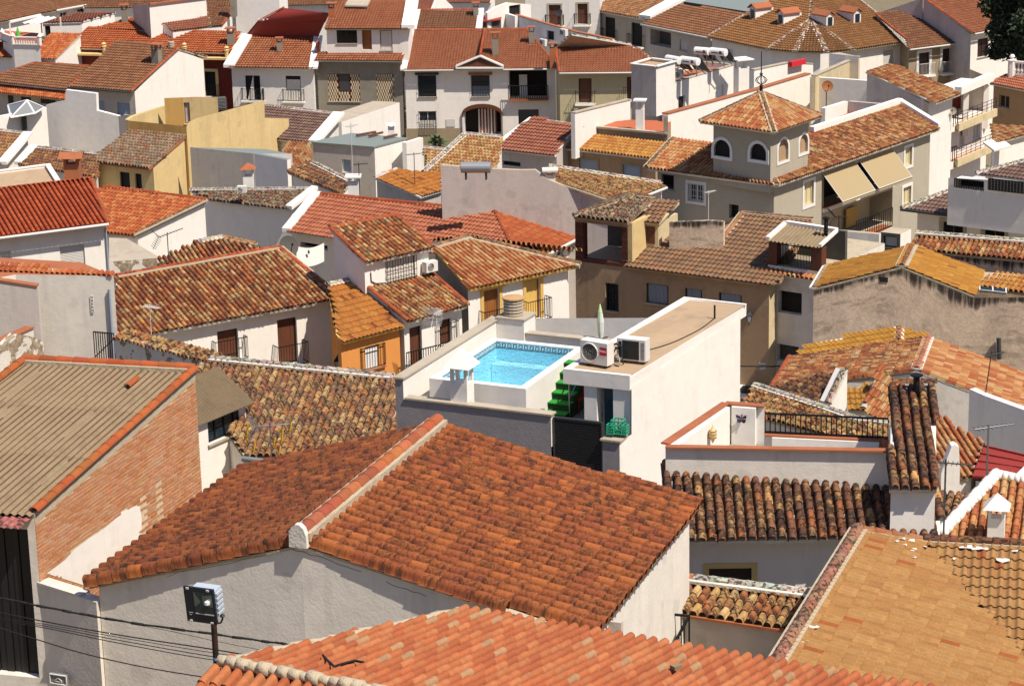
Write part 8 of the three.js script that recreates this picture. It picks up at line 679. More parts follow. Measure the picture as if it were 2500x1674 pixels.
roofHouse('FH', 'wide white house with barred windows, a curtained brick arch and a small pediment', { style: 'rustMixed', E: [c01(1300, 607), c02(438, 592)], R: [c01(1368, 265), c02(158, 250)], he: 6.8, over: 0.45, wall: 'white', ridge: orangeRidge, vtile: [1], gutter: 'gutterLight', verge: 'white', vs: 'l', vw: 0.5,
open: [win(0, c01(1425, 655), c01(1588, 842), { grille: true, glass: 'glassBlue', frame: 'brownWood', hood: 'brownWood' }), win(0, c01(1890, 655), c01(2052, 840), { grille: true, glass: 'glassBlue', frame: 'brownWood', curtain: 'lace', drop: 0.5, hood: 'terraCoping' }), win(0, c01(1432, 968), c01(1590, 1165), { grille: true, glass: 'glassBlue', frame: 'whiteFrame', curtain: 'cloth', drop: 0.4 }), { px: [c01(1828, 925), c01(2152, 1172)], k: 'void', arch: true, flatArch: true, dep: 1.2, back: 'interior' }, { px: [c01(2215, 612), c02(343, 862)], k: 'void', dep: 1.6, back: 'interior' }, door(0, c02(90, 952), c02(270, 1090), { frame: 'dark', leaf: 'glassBlue' })],
then: (H) => { const W = H.W[0], a = wp(W, c01(1320, 1118), 0.02), b = wp(W, c01(1800, 1118), 0.02), m = new MB(); m.hexa(V(a.x, W.y0, a.z), V(b.x - a.x, 0, b.z - a.z), V(0, a.y - W.y0, 0), W.n.clone().ms(0.04)); H.put(m, 'stone_base', M.stone); { const p = wp(W, c01(1670, 1036), 0.02), q = wp(W, c01(1750, 1100), 0.02), k = new MB(); k.hexa(V(p.x, q.y, p.z), W.d.clone().ms((q.x - p.x) / W.d.x), V(0, p.y - q.y, 0), W.n.clone().ms(0.03)); H.put(k, 'wall_plaque', M.gutterLight); }
{ const c = wp(W, c01(1990, 925), 0.03), l = wp(W, c01(1815, 1172), 0.03), r = wp(W, c01(2165, 1172), 0.03), w = r.distanceTo(l) / 2, k = new MB(), cx = (l.x + r.x) / 2, cz = (l.z + r.z) / 2, pts = [V(l.x, l.y, l.z)]; for (let i = 0; i <= 12; i++) { const t = Math.PI - i / 12 * Math.PI; pts.push(V(cx + W.d.x * Math.cos(t) * w, c.y - w * 0.42 + Math.sin(t) * w * 0.46, cz + W.d.z * Math.cos(t) * w)); } pts.push(V(r.x, l.y, r.z)); for (let i = 0; i < pts.length - 1; i++) k.bar(pts[i], pts[i + 1], 0.3, 0.3, -0.15); H.put(k, 'brick_arch', M.redWood); const cu = new MB(), st = new MB(), A = wp(W, c01(1950, 945), -0.5), B = wp(W, c01(2115, 1160), -0.5), L = (B.x - A.x) / W.d.x; for (let i = 0; i < 12; i++) { const f = (j) => along(A, W.d, L * j / 12).av(W.n, 0.1 * Math.sin(j * 1.6)); (i % 2 ? st : cu).quad(up(f(i), B.y), up(f(i + 1), B.y), up(f(i + 1), A.y), up(f(i), A.y)); } const cm = H.put(cu, 'curtain', M.cloth); st.build('curtain_stripe', M.redWall, cm); }
{ const q = [c01(1755, 582), c01(2172, 582), c01(1968, 492)].map((c) => wp(W, c, 0.62)), k = new MB(); k.poly(q, [[0, 0], [3, 0], [1.5, 1]]); H.put(k, 'pediment', M.redWood); for (const i of [0, 1]) H.bar(q[i], q[2], 0.3, 0.14, 'white', 'pediment_rim'); H.bar(q[0], q[1], 0.3, 0.12, 'white', 'pediment_rim', -0.12); const rp = onPlane(c01(2005, 260), H.E[0], H.E[1], H.R[0]); H.ridge(add(q[2], 0, 0.15, 0), add(rp, 0, 0.06, 0), orangeRidge); }
{ const p = wp(W, c01(2215, 862), 0.5), q = wp(W, c02(350, 865), 0.5), k = new MB(); q.y = p.y; for (let i = 0; i <= 18; i++) k.tube([mix(p, q, i / 18), add(mix(p, q, i / 18), 0, 1.05, 0)], 0.03, 4); k.tube([add(p, 0, 1.05, 0), add(q, 0, 1.05, 0)], 0.04, 4); const b = new MB(); b.hexa(add(p, 0, -0.15, 0), q.clone().sub(p), V(0, 0.14, 0), W.n.clone().ms(-0.5)); k.build('railing', M.iron, H.put(b, 'balcony', M.terraCoping)); const dr = new MB(), e = wp(W, c02(97, 648), -1.4), f = wp(W, c02(170, 850), -1.4); dr.hexa(V(e.x, f.y, e.z), W.d.clone().ms((f.x - e.x) / W.d.x), V(0, e.y - f.y, 0), W.n.clone().ms(0.03)); H.put(dr, 'door', M.whiteFrame); }
H.chimney(onPlane(c01(2100, 472), H.E[0], H.E[1], H.R[0]), 0.48, 1.7, { capMat: 'terraCoping' }); H.chimney(onPlane(c02(208, 372), H.E[0], H.E[1], H.R[0]), 0.45, 1.25, { capMat: 'terraCoping' }); } });
roofHouse('B4', 'house with a brown roof and white verges just behind the wide white house', { style: 'brownFar', E: [c01(1385, 262), c01(1955, 258)], R: [c01(1422, 88), c01(1975, 80)], he: 8.6, over: 0.3, wall: 'white', ridge: orangeRidge, verge: 'white', vw: 0.5, then: (H) => H.chimney(onPlane(c01(1932, 132), H.E[0], H.E[1], H.R[0]), 0.42, 1.0, { capMat: 'terraCoping' }) });
planeHouse('B5', 'small shed with a bright red roof at the top centre', { name: 'shed', cat: 'shed', style: null, deck: 'redSheet', E: [c01(1980, 182), c01(2150, 165)], he: 9.0, pitch: 12, top: [c01(2158, 118), c01(1992, 128)], wall: 'darkGrey' }); partyWall('B5w', 'lilac white wall right of the small red shed', 'white', c01(2150, 105), 9.3, [], c02(60, 140), 9.3);
planeHouse('B6', 'house with a rose brown roof cut by the top edge left of a white gable', { style: 'roseFar', E: [c01(700, 90), c01(1590, 80)], he: 9.0, top: [c01(1570, -60), c01(860, -60)], wall: 'white' }); partyWall('B6w', 'white gable wall at the top edge above the brown roofs', 'white', c01(1560, 80), 9.4, [c01(1600, -20), c01(1640, -30)], c01(1730, 60), 9.2);
planeHouse('B7', 'house with a blue shaded white front at the top edge centre', { style: 'roseFar', E: [c01(1670, 22), c01(2060, 20)], he: 9.4, top: [c01(2100, -70), c01(1670, -70)], wall: 'white', open: [win(0, c01(1900, 50), c01(1960, 95), { glass: 'dark' })] }); partyWall('B7b', 'curved white parapet at the top edge centre', 'white', c01(2030, 110), 9.6, [c01(2110, 60), c01(2210, 22)], c02(200, 40), 9.7, { open: [{ px: [c02(10, 50), c02(110, 130)], k: 'void', back: 'dark' }] });
planeHouse('BT', 'house with a lilac brown tiled roof with white edging left of the grey fronted block', { style: 'greyMixed', E: [c01(60, 1195), c01(520, 1240)], he: 8.7, top: [c01(738, 990), c01(93, 915)], wall: 'whiteOld', ridges: [[2, 3, whiteRidge]], verges: [[1, 2, 'white', 0.8, 0.2]] });
partyWall('BTw', 'white wall with a slanting top beside the lilac brown roof', 'white', c01(760, 1060), 9.1, [], c01(1265, 890), 8.7, { t: 2, top: 'coping' }); { const H = new House('chimney_stack', 'white chimney shaped like a birdhouse on the white slanting wall', 'chimney'), p = at(c01(1195, 1170), 9.3); H.anchor(p); H.chimney(p, 0.4, 0.65, { mat: 'white', cap: 'tile', capMat: 'whiteOld' }); H.finish(); }
planeHouse('GB', 'white block with its front painted shade grey and a greenish sheet roof', { style: null, deck: 'greySheet', E: [c01(490, 1228), c01(1042, 1270)], he: 9.8, pitch: 3, top: [c01(1332, 1192), c01(845, 1150)], over: 0.1, wall: 'white', mats: { 0: 'greyWall' }, open: [win(0, c01(762, 1382), c01(845, 1505), { frame: 'whiteFrame', glass: 'blueShutter', leaves: 1 })], then: (H) => { for (const [a, b] of [[c01(890, 1190), c01(1060, 1160)], [c01(1000, 1195), c01(1120, 1165)], [c01(1130, 1210), c01(1245, 1185)]]) { const m = new MB(); m.tube([add(onPlane(a, ...H.plane3), 0, 0.1, 0), add(onPlane(b, ...H.plane3), 0, 0.1, 0)], 0.08, 5); H.put(m, 'pipe', M.redWood); } } });  // front edge grey rather than white: painted shade
partyWall('GBw', 'white side wall right of the greenish sheet roof', 'white', c01(1325, 1240), 9.9, [c01(1345, 1235)], c01(1470, 1195), 9.6); aerial(at(c01(860, 1568), 9.9), 3.3, 'tall mast with an aerial before the grey fronted block', { turn: 0.9, len: 0.9, mat: 'gutterLight' }); aerial(at(c11(920, 240), 11), 1.8, 'black aerial mast beside the small white chimney in the middle of the town', { turn: 0.3, mat: 'iron', len: 0.8 });
planeHouse('BR', 'small house with a dark streaked brown roof below the grey fronted block', { style: 'oldBrown', E: [c11(288, 27), c11(748, 216)], he: 10.5, pitch: 15, top: [c11(838, 112), c01(512, 1414)], wall: 'white', mats: { 3: 'white' }, deck: 'mortar', ridges: [[2, 3, whiteRidge], [0, 3, oldRidge]] }); { const H = new House('chimney_stack', 'plain white square chimney at the end of the streaked brown roof', 'chimney'), p = at(c11(868, 235), 11.0); H.anchor(p); H.chimney(p, 0.55, 1.0, { mat: 'white', capMat: 'white' }); H.finish(); }
planeHouse('BS', 'house with a patch of orange and brown old tiles left of the grey fronted block', { style: 'mixOld', E: [c01(150, 1475), c01(495, 1490)], he: 9.5, pitch: 15, top: [c01(485, 1248), c01(300, 1222)], wall: 'whiteOld', deck: 'mortar' });
planeHouse('OC', 'house with a small bright ochre roof beside the rough wall', { style: 'ochreMixed', E: [c11(1450, 248), c11(1634, 192)], he: 11.0, pitch: 13, top: [c11(1626, 52), c11(1237, 10), c11(1055, 85)], over: 0.2, wall: 'greyWall', ridges: [[3, 4, { pal: ['#c98a5c', '#d6ccc0'] }]], deck: 'mortarWhite', then: (H) => { const p = onPlane(c11(1400, 150), ...H.plane3); aerial(p, 1.8, 'aerial on a thin mast above the bright ochre roof', { turn: 0.4, mat: 'gutter', len: 1.3 }); } });
planeHouse('OD', 'house with a tan mottled roof and white mortar lines beside the palm', { style: 'oldTanClean', E: [c01(1470, 1500), c01(2080, 1570)], he: 9.7, top: [c01(2160, 1190), c01(1842, 1160)], wall: 'white', deck: 'mortar', ridges: [[2, 3, whiteRidge], [0, 3, { ...whiteRidge, r: 0.16 }]] }); planeHouse('OE', 'little tan mottled roof under the palm', { style: 'oldTanClean', E: [c01(1490, 1430), c01(1640, 1450)], he: 9.6, top: [c01(1712, 1302), c01(1487, 1282)], wall: 'white', deck: 'mortar', ridges: [[2, 3, whiteRidge]] });
{ const t = thing('palm', 'low bushy green palm in front of the wide white house', 'palm'), p = at(c01(1590, 1300), 6.2); t.position.copy(p); reseed(4); const m = new MB(); for (let i = 0; i < 46; i++) { const a = rnd() * 6.283, e = rr(0.15, 1.35), L = rr(0.9, 1.4); let q = V(0, 0.3, 0), pr = null; const d = V(Math.cos(a) * Math.cos(e), Math.sin(e), Math.sin(a) * Math.cos(e)), s = V(-Math.sin(a), 0, Math.cos(a)); for (let k = 0; k < 6; k++) { const nx = q.clone().av(d, L / 6); d.y -= 0.16; const w = 0.13 * Math.sin((k + 0.8) / 6.5 * 3.14); for (const sg of [-1, 1]) m.poly([q, nx, nx.clone().av(s, sg * w).add(V(0, -0.05, 0)).av(d, -0.06), q.clone().av(s, sg * w).add(V(0, -0.05, 0))], [[0, 0], [1, 0], [1, 1], [0, 1]]); q = nx; } } m.build('frond', std('palmGreen', '#3f5a24', { roughness: 0.7 }), t).userData.kind = 'stuff'; const k = new MB(); k.tube([V(0, -1, 0), V(0, 0.8, 0)], 0.3, 8); k.build('trunk', M.brownWood, t); }
// ═════════ far right ═════════
planeHouse('D1c', 'pale green house with a brown roof and one central balcony', { style: 'rustMixed', E: [c02(448, 630), c02(1215, 622)], he: 7.1, top: [c02(1245, 492), c02(1070, 388), c02(410, 408)], over: 0.5, wall: 'greenGrey', gutter: 'gutterLight', ridges: [[0, 4, orangeRidge], [3, 4, oldRidge]], open: [door(0, c02(615, 682), c02(730, 890), { leaf: 'redWood', frame: 'dark', balcony: 0.7 }), door(0, c02(1036, 668), c02(1075, 860), { leaf: 'redWood', frame: 'dark', balcony: 0.5 })], then: (H) => { H.plane('roseFar', [H.P[4], H.P[3], at(c02(548, 300), H.P[3].y + 1.1)], { onPlane: true }); H.ridge(H.P[3], at(c02(548, 300), H.P[3].y + 1.1), whiteRidge); H.chimney(onPlane(c02(388, 500), ...H.plane3), 0.42, 1.1, { mat: 'terraCoping' }); } });
partyWall('D2c', 'white wall with a sloping orange top edge and a dark square window', 'white', c02(55, 130), 9.3, [c02(300, 200), c02(600, 282)], c02(905, 345), 8.7, { cope: 'terraCoping', open: [{ px: [c02(337, 262), c02(402, 352)], k: 'void', back: 'dark' }], then: (H, w) => { wallAC(wp(H.W[0], c02(328, 365), 0.1), w.d, w.n, 'left of two air conditioners on the white wall with the sloping orange top', 0.75); wallAC(wp(H.W[0], c02(505, 278), 0.1), w.d, w.n, 'right of two air conditioners on the white wall with the sloping orange top', 0.75); } });
partyWall('D3c', 'white house front with two balcony doors at the top edge', 'white', c02(150, -40), 9.7, [], c02(800, -40), 9.7, { name: 'house', cat: 'house', t: 4, open: [door(0, c02(355, 42), c02(462, 218), { leaf: 'redWood', frame: 'dark', trim: 'coping', balcony: 0.7 }), door(0, c02(606, 32), c02(695, 208), { leaf: 'redWood', frame: 'dark', trim: 'coping', balcony: 0.7 })] }); dish(at(c02(450, 110), 9.3), 0.3, V(-0.5, 0.3, 0.8), 'small black satellite dish before the white house front at the top', 'gutter', 2);
planeHouse('D4c', 'grey house with a rounded tan roof edge and tall dark doors at the top', { style: 'tanFar', E: [c02(772, 86), c02(1188, 158)], he: 8.4, pitch: 13, top: [c02(1500, -10), c02(1400, -30), c02(885, 2), c02(748, 28)], over: 0.3, wall: 'greyHouse', verges: [[1, 2, 'white', 1.3, 0.3]], ridges: [[0, 5, oldRidge]], open: [door(0, c02(845, 142), c02(935, 355), { leaf: 'dark', frame: 'darkWood', balcony: 0.4 }), door(0, c02(1075, 192), c02(1170, 405), { leaf: 'dark', frame: 'darkWood', balcony: 0.4 })] });
planeHouse('D5c', 'house with a brown tiled roof and gutter beside the dormered roof', { style: 'brownFar', E: [c02(1165, 205), c02(1738, 318)], he: 8.3, top: [c02(2092, 112), c02(1505, 38)], over: 0.4, wall: 'greyWall', gutter: 'gutterLight', open: [shut(0, c02(1495, 340), c02(1560, 445), {}), { px: [c02(1240, 250), c02(1420, 420)], k: 'void', back: 'darkGrey', dep: 1 }] }); blockHouse('D5g', 'flat grey green roof at the top edge behind the brown tiled roof', { P: [c02(1530, 12), c02(2090, 100), c02(2700, -60), c02(1800, -90)], h: 8.9, wall: 'darkGrey', top: 'greySheet' });
{ const he = 8.5, E = [c02(1738, 318), c03(85, 425), c03(325, 448), c03(600, 450), c03(830, 430), c03(1328, 355)].map((p) => at(p, he)), pq = (a, b) => { const d = flat(a, b), n = V(d.z, 0, -d.x); if (n.z > 0) n.negate(); return [a, b, along(add(a, 0, 0.29, 0), n, 1)]; }, Pl = pq(E[0], E[1]), Pr = pq(E[4], E[5]), ap = onPlane(c03(465, 160), ...Pl), T = onPlane(c03(492, -60), ...Pl), TL = onPlane(c02(2330, -30), ...Pl), TM = onPlane(c02(2092, 112), ...Pl), TR = onPlane(c03(845, -30), ...Pr), H = new House('dormered_house', 'white house with a big fan shaped ochre roof and four dormers', 'house'); H.anchor(E[2]); H.plane('ochreFar', [E[0], E[1], ap, T, TL, TM], { onPlane: true }); for (const i of [1, 2, 3]) H.plane('ochreFar', [E[i], E[i + 1], ap], { onPlane: true, tone: 0.9 }); H.plane('ochreFar', [E[4], E[5], TR, T, ap], { onPlane: true }); const wr = { ...whiteRidge, r: 0.13, pal: ['#cfc4b6', '#b08a72', '#d8d0c6', '#a87a60'] }; for (const i of [1, 2, 3, 4]) H.ridge(E[i], ap, wr); H.ridge(ap, T, wr); H.ridge(E[0], TM, wr); H.ridge(TM, TL, wr); H.ridge(E[5], TR, wr);
H.shell('white', [...E, TR, TL], { inset: [0.5, 0.5, 0.5, 0.5, 0.5, 0, 0, 0], drop: 0.13, open: [shut(1, c03(52, 485), c03(122, 605), {}), shut(4, c03(1095, 440), c03(1190, 555), {}), shut(3, c03(480, 515), c03(540, 570), {}), shut(0, c02(1905, 420), c02(1960, 520), {})] });
const W = flat(E[0], E[1]), dorm = (c, pl, out, flip) => { const p = onPlane(c, ...pl), n = out, s = V(-n.z, 0, n.x), m = new MB(), w = 0.75, h = 0.85, dp = 1.8; const Q = (x, y, z) => p.clone().av(s, x).add(V(0, y, 0)).av(n, -z); m.poly([Q(-w / 2, -0.3, 0), Q(w / 2, -0.3, 0), Q(w / 2, h, 0), Q(0, h + 0.3, 0), Q(-w / 2, h, 0)], [[0, 0], [1.5, 0], [1.5, 1.5], [0.7, 2], [0, 1.5]]); for (const k of [-1, 1]) m.quad(Q(k * w / 2, -0.3, 0), Q(k * w / 2, -0.3, dp), Q(k * w / 2, h, dp), Q(k * w / 2, h, 0)); const d = H.put(m, 'dormer', M.white); for (const k of [-1, 1]) { const r = new MB(); r.hexa(Q(0, h + 0.34, -0.15), Q(k * (w / 2 + 0.15), h - 0.02, -0.15).sub(Q(0, h + 0.34, -0.15)), V(0, 0.08, 0), n.clone().ms(-dp)); r.build('dormer_roof', M.terraCoping, d); } const wn = new MB(); wn.hexa(Q(-0.22, 0.1, -0.05), s.clone().ms(0.44), V(0, 0.65, 0), n.clone().ms(-0.03)); wn.build('window', M.glassBlue, d); }; const nl = V(-W.z, 0, W.x); if (nl.z < 0) nl.negate(); const W2 = flat(E[4], E[5]), nr = V(-W2.z, 0, W2.x); if (nr.z < 0) nr.negate(); dorm(c02(2130, 165), Pl, nl); dorm(c03(200, 212), Pl, nl); dorm(c03(630, 232), Pr, nr); dorm(c03(868, 202), Pr, nr); H.finish(); }
planeHouse('D7', 'taupe house with a brown roof and two white framed balcony doors at the upper right', { style: 'brownFar', E: [c03(1322, 425), c03(1872, 355)], he: 8.3, top: [c03(1440, 74), c03(1030, 122), c03(1300, 340)], over: 0.5, wall: 'tanWall2', gutter: 'gutterLight', ridges: [[3, 4, orangeRidge]], open: [door(0, c03(1405, 462), c03(1492, 642), { leaf: 'brownWood', frame: 'brownWood', trim: 'whiteFrame', tw: 0.22, balcony: 0.5, rail: 'ironWhite' }), door(0, c03(1612, 425), c03(1695, 622), { leaf: 'brownWood', frame: 'brownWood', trim: 'whiteFrame', tw: 0.22, balcony: 0.5, rail: 'ironWhite' })] });
planeHouse('D8', 'large house with a plain brown red roof and lilac gable at the top right', { style: 'rustMixed', E: [c03(1885, 288), c03(2420, 185)], he: 9.4, top: [c03(2420, -130), c03(1440, -20)], over: 0.4, wall: 'white', mats: { 3: 'lilac' }, ridges: [[0, 3, orangeRidge]], gutter: 'gutterLight', tone: 0.82, open: [win(0, c03(1918, 342), c03(2008, 482), { glass: 'brownWood', frame: 'brownWood' })], then: (H) => H.wall('lilac', [at(c03(1035, 118), 9.8), H.P[3]], null, []) });
{ const t = thing('conifer', 'dark rounded evergreen tree at the right of the top edge', 'tree'), p = at(c03(2275, 600), 8.6); t.position.copy(p); reseed(8); const k = new MB(); k.tube([V(0, -7, 0), V(0.1, 2, 0), V(0, 6, 0.2)], 0.3, 8); k.build('trunk', M.brownWood, t); const clumps = []; for (let i = 0; i < 46; i++) { const a = rnd() * 6.283, h = rnd(), R = 3.4 * Math.pow(Math.sin(3.14 * Math.min(1, 0.18 + h * 0.82)), 0.6) * rr(0.35, 0.95); clumps.push([Math.cos(a) * R + h * 1.8, 0.8 + h * 9.4, Math.sin(a) * R, rr(0.7, 1.25)]); } const m = new MB(); for (const [x, y, z, r] of clumps) for (let i = 0; i < 420; i++) { const a = rnd() * 6.283, c = rr(-1, 1), s = Math.sqrt(1 - c * c), q = Math.cbrt(rnd()) * r, o = V(x + Math.cos(a) * s * q, y + c * q, z + Math.sin(a) * s * q), u = V(rr(-1, 1), rr(-0.6, 1), rr(-1, 1)).normalize(), w = V(rr(-1, 1), rr(-1, 1), rr(-1, 1)).cross(u).normalize(), L = rr(0.22, 0.45); m.poly([o, o.clone().av(u, L * 0.5).av(w, 0.11), o.clone().av(u, L), o.clone().av(u, L * 0.5).av(w, -0.11)], [[0, 0], [1, 0], [1, 1], [0, 1]]); } m.build('crown', std('coniferGreen', '#2b3a20', { roughness: 0.8 }), t).userData.kind = 'stuff'; }
planeHouse('D9', 'brown house with a red tiled roof at the right edge under the balustrade', { style: 'redMixed', E: [c03(2018, 722), c03(2420, 800)], he: 8.9, pitch: 14, top: [c03(2420, 660), c03(2160, 645)], over: 0.4, wall: 'tanWall', open: [win(0, c03(2105, 820), c03(2190, 945), { glass: 'dark', frame: 'tanWall2' })] });
{ const H = new House('balustrade', 'white balustrade with a ball finial at the right edge', 'balustrade'), a = at(c03(2212, 650), 9.4), b = at(c03(2420, 665), 9.4); H.anchor(a); H.bar(a, b, 0.25, 0.15, 'white', 'plinth'); H.bar(add(a, 0, 0.85, 0), add(b, 0, 0.85, 0), 0.25, 0.14, 'white', 'handrail'); for (let i = 1; i < 7; i++) { const m = new MB(); m.lathe(add(mix(a, b, i / 7), 0, 0.15, 0), [[0.07, 0], [0.13, 0.2], [0.06, 0.45], [0.09, 0.7]], 8); H.put(m, 'baluster', M.white); } const m = new MB(); m.lathe(a, [[0.28, -2], [0.28, 1.0], [0.34, 1.05], [0.1, 1.12], [0.2, 1.28], [0.12, 1.42], [0, 1.45]], 8); H.put(m, 'post', M.white); H.finish(); }
// white terraces behind the tower house
blockHouse('E1', 'white flat roofed house carrying two pairs of solar water tanks', { P: [c02(1075, 692), c02(1415, 727), c02(1985, 560), c02(1660, 535)], h: 9.9, wall: 'white', parapet: 0.35, mats: { 0: 'lilac' }, top: 'terraCoping', cope: 'coping', open: [{ e: 1, px: [c02(1485, 842), c02(1542, 952)], k: 'void', back: 'dark' }, shut(1, c02(1807, 752), c02(1876, 850), { shut: 'whiteFrame' }), { e: 0, px: [c02(1312, 865), c02(1380, 1100)], k: 'door', leaf: 'blueShutter', frame: 'whiteFrame' }], then: (H) => { const P = [c02(1075, 557), c02(1290, 580), c02(1456, 535), c02(1243, 508)].map((p) => at(p, 11.4)); H.shell('white', P, { y0: 8, drop: 0, mats: { 0: 'lilac' } }); const m = new MB(); m.poly(P.map((p) => add(p, 0, -0.15, 0)), [[0, 0], [2, 0], [2, 2], [0, 2]]); H.put(m, 'stair_head_roof', M.terrazzo); P.forEach((p, i) => H.bar(add(p, 0, 0.002, 0), add(P[(i + 1) % 4], 0, 0.002, 0), 0.25, 0.06, 'white', 'coping')); H.chimney(at(c02(2032, 775), 8.6), 0.85, 2.1, { mat: 'white', capMat: 'white', dir: V(0.9, 0, -0.4) }); wallAC(at(c02(1458, 640), 10.4), V(0.9, 0, -0.43), V(0.43, 0, 0.9), 'white air conditioner on the roof below the solar water tanks', 0.8); } });
[[c02(1385, 540), c02(1500, 560), 'leftmost white solar water tank on the flat white roof'], [c02(1510, 550), c02(1665, 570), 'second white solar water tank from the left'], [c02(1630, 470), c02(1755, 480), 'third white solar water tank from the left'], [c02(1765, 475), c02(1905, 490), 'rightmost white solar water tank on the flat white roof']].forEach(([a, b, lab]) => { const A = at([a[0], a[1] - 9], 11.4), B = at([b[0], b[1] - 9], 11.4), t = thing('solar_water_heater', lab, 'solar heater', 'solar water heaters'); t.position.copy(A); const f = flat(A, B), L = A.distanceTo(B) * 0.95, s = V(-f.z, 0, f.x); if (s.z > 0) s.negate(); const m = new MB(), R = 0.27, ring = (x, r) => [...Array(15)].map((_, i) => { const k = i / 14 * 6.2832; return V(f.x * x + s.x * Math.cos(k) * r, Math.sin(k) * r, f.z * x + s.z * Math.cos(k) * r); }); for (const [p, q] of [[[0, 0.01], [0.02, R]], [[0.02, R], [L, R]], [[L, R], [L + 0.02, 0.01]]]) { const u = ring(...p), v = ring(...q); for (let i = 0; i < 14; i++) m.quad(u[i], u[i + 1], v[i + 1], v[i]); } m.build('tank', M.whiteFrame, t); const d = new MB(); d.lathe(V(f.x * L * 0.78, 0, f.z * L * 0.78).av(s, -R - 0.005), [[0, 0]], 3); const c = [...Array(12)].map((_, i) => { const k = i / 12 * 6.283; return V(f.x * (L * 0.78 + Math.cos(k) * 0.13), Math.sin(k) * 0.13, f.z * (L * 0.78 + Math.cos(k) * 0.13)).av(s, -R * 0.98 - 0.02); }); const dm = new MB(); dm.poly(c, c.map((_, i) => [i, 0])); dm.build('emblem', M.orangeWood, t); const tx = new MB(); for (let i = 0; i < 6; i++) tx.hexa(V(f.x * L * (0.2 + i * 0.07), -0.07, f.z * L * (0.2 + i * 0.07)).av(s, -R - 0.015), f.clone().ms(L * 0.05), V(0, 0.09, 0), s.clone().ms(0.01)); tx.build('lettering', M.poolNavy, t); const pn = new MB(), q0 = V(f.x * 0.1, 0.1, f.z * 0.1).av(s, 0.4); pn.hexa(q0, f.clone().ms(L * 0.9), V(0, 0.06, 0), s.clone().ms(0.9).add(V(0, -0.95, 0))); pn.build('collector', M.acDark, t); const lg = new MB(); for (const x of [0.15, L - 0.15]) { lg.tube([V(f.x * x, -R, f.z * x), V(f.x * x, -1.0, f.z * x)], 0.04, 5); lg.tube([V(f.x * x, -0.3, f.z * x), V(f.x * x, -1.0, f.z * x).av(s, 1.0)], 0.04, 5); } lg.build('stand', M.steel, t); });
partyWall('E2', 'long sunlit white wall with a brown coping rising behind the grey tower', 'white', c02(1393, 992), 10.9, [c02(1900, 855), c02(2210, 770)], c03(460, 642), 10.4, { cope: 'terraCoping', t: 0.4 });
blockHouse('E3', 'terrace with a red tiled floor and a brown shaded front above the yellow roof', { name: 'terrace', cat: 'terrace', P: [c02(585, 1095), c02(1390, 1168), c02(1420, 1050), c02(1065, 1040)], h: 10.4, wall: 'tanWall', top: 'terraFloor', y0: 5, then: (H) => { H.bar(H.P[0], H.P[1], 0.3, 0.12, 'coping', 'coping'); H.chimney(at(c02(1152, 1135), 10.4), 0.5, 1.85, { mat: 'white', capMat: 'white', dir: V(0.95, 0, 0.2) }); for (const c of [c02(595, 1100), c02(1375, 1165)]) { const p = at(c, 10.4); H.bar(p, add(p, 0, 1.1, 0), 0.25, 0.25, 'concrete', 'gate_post'); } } }); partyWall('E3w', 'white terrace wall with a thin coping left of the slim white chimney', 'white', c02(583, 985), 11.8, [], c02(1066, 868), 11.4, { cope: 'coping', y0: 9 }); { const t = thing('flower_pot', 'red flower pot on the terrace edge above the yellow roof', 'pot'), p = at(c02(645, 1140), 10.5); t.position.copy(p); const m = new MB(); m.lathe(V(0, 0, 0), [[0, 0], [0.08, 0], [0.13, 0.2], [0.15, 0.3], [0.1, 0.42], [0.14, 0.5], [0.1, 0.49]], 10); m.build('pot', std('potRed', '#a3221a', {}), t); }
roofHouse('E4', 'tan house with a bright yellow barrel roof and two blue shutters', { style: 'yellowBarrel', E: [c02(452, 1275), c02(1268, 1372)], R: [c02(588, 1148), c02(1398, 1238)], he: 9.5, over: 0.35, wall: 'tanWall', ridge: false, open: [shut(0, c02(622, 1378), c02(780, 1520), { shut: 'blueShutter', trim: 'stone' }), shut(0, c02(1002, 1428), c02(1150, 1580), { shut: 'blueShutter', trim: 'stone' })] });
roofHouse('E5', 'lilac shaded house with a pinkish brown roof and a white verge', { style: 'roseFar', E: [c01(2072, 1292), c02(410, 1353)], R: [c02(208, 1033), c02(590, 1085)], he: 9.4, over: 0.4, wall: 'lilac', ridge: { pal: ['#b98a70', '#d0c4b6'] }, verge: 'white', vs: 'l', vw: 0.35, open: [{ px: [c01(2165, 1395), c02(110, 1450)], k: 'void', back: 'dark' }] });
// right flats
partyWall('E6', 'wide lilac shaded white wall behind the orange dish', 'white', c03(457, 668), 11.2, [c03(800, 690)], c03(1232, 722), 11.3, { then: (H, w) => H.wall('lilac', [w.B, at(c03(1452, 868), 11.0)], null, []) }); partyWall('E6b', 'cream wall with a blue grey capping leading to the white roof hut', 'creamPale', c03(505, 660), 11.5, [], c03(892, 492), 10.6, { cope: 'coping' }); blockHouse('E6c', 'white roof hut with a curved shade at the upper right', { name: 'roof_hut', cat: 'hut', P: [c03(548, 470), c03(610, 462), c03(880, 490), c03(720, 455)], h: 11.2, wall: 'white', top: 'coping' }); partyWall('E6d', 'low white parapet with a red towel on it', 'white', c03(-30, 610), 10.6, [c03(265, 548)], c03(485, 556), 10.1, { cope: 'coping', then: (H, w) => { const p = w.tops[1], m = new MB(); m.hexa(add(p, 0, -0.25, 0.02), w.d.clone().ms(1.6), V(0, 0.35, 0), w.n.clone().ms(0.35)); const t = solo(m, 'towel', std('towelRed', '#c01f2c', {}), 'bright red towel hung over the low white parapet', 'towel'); } });
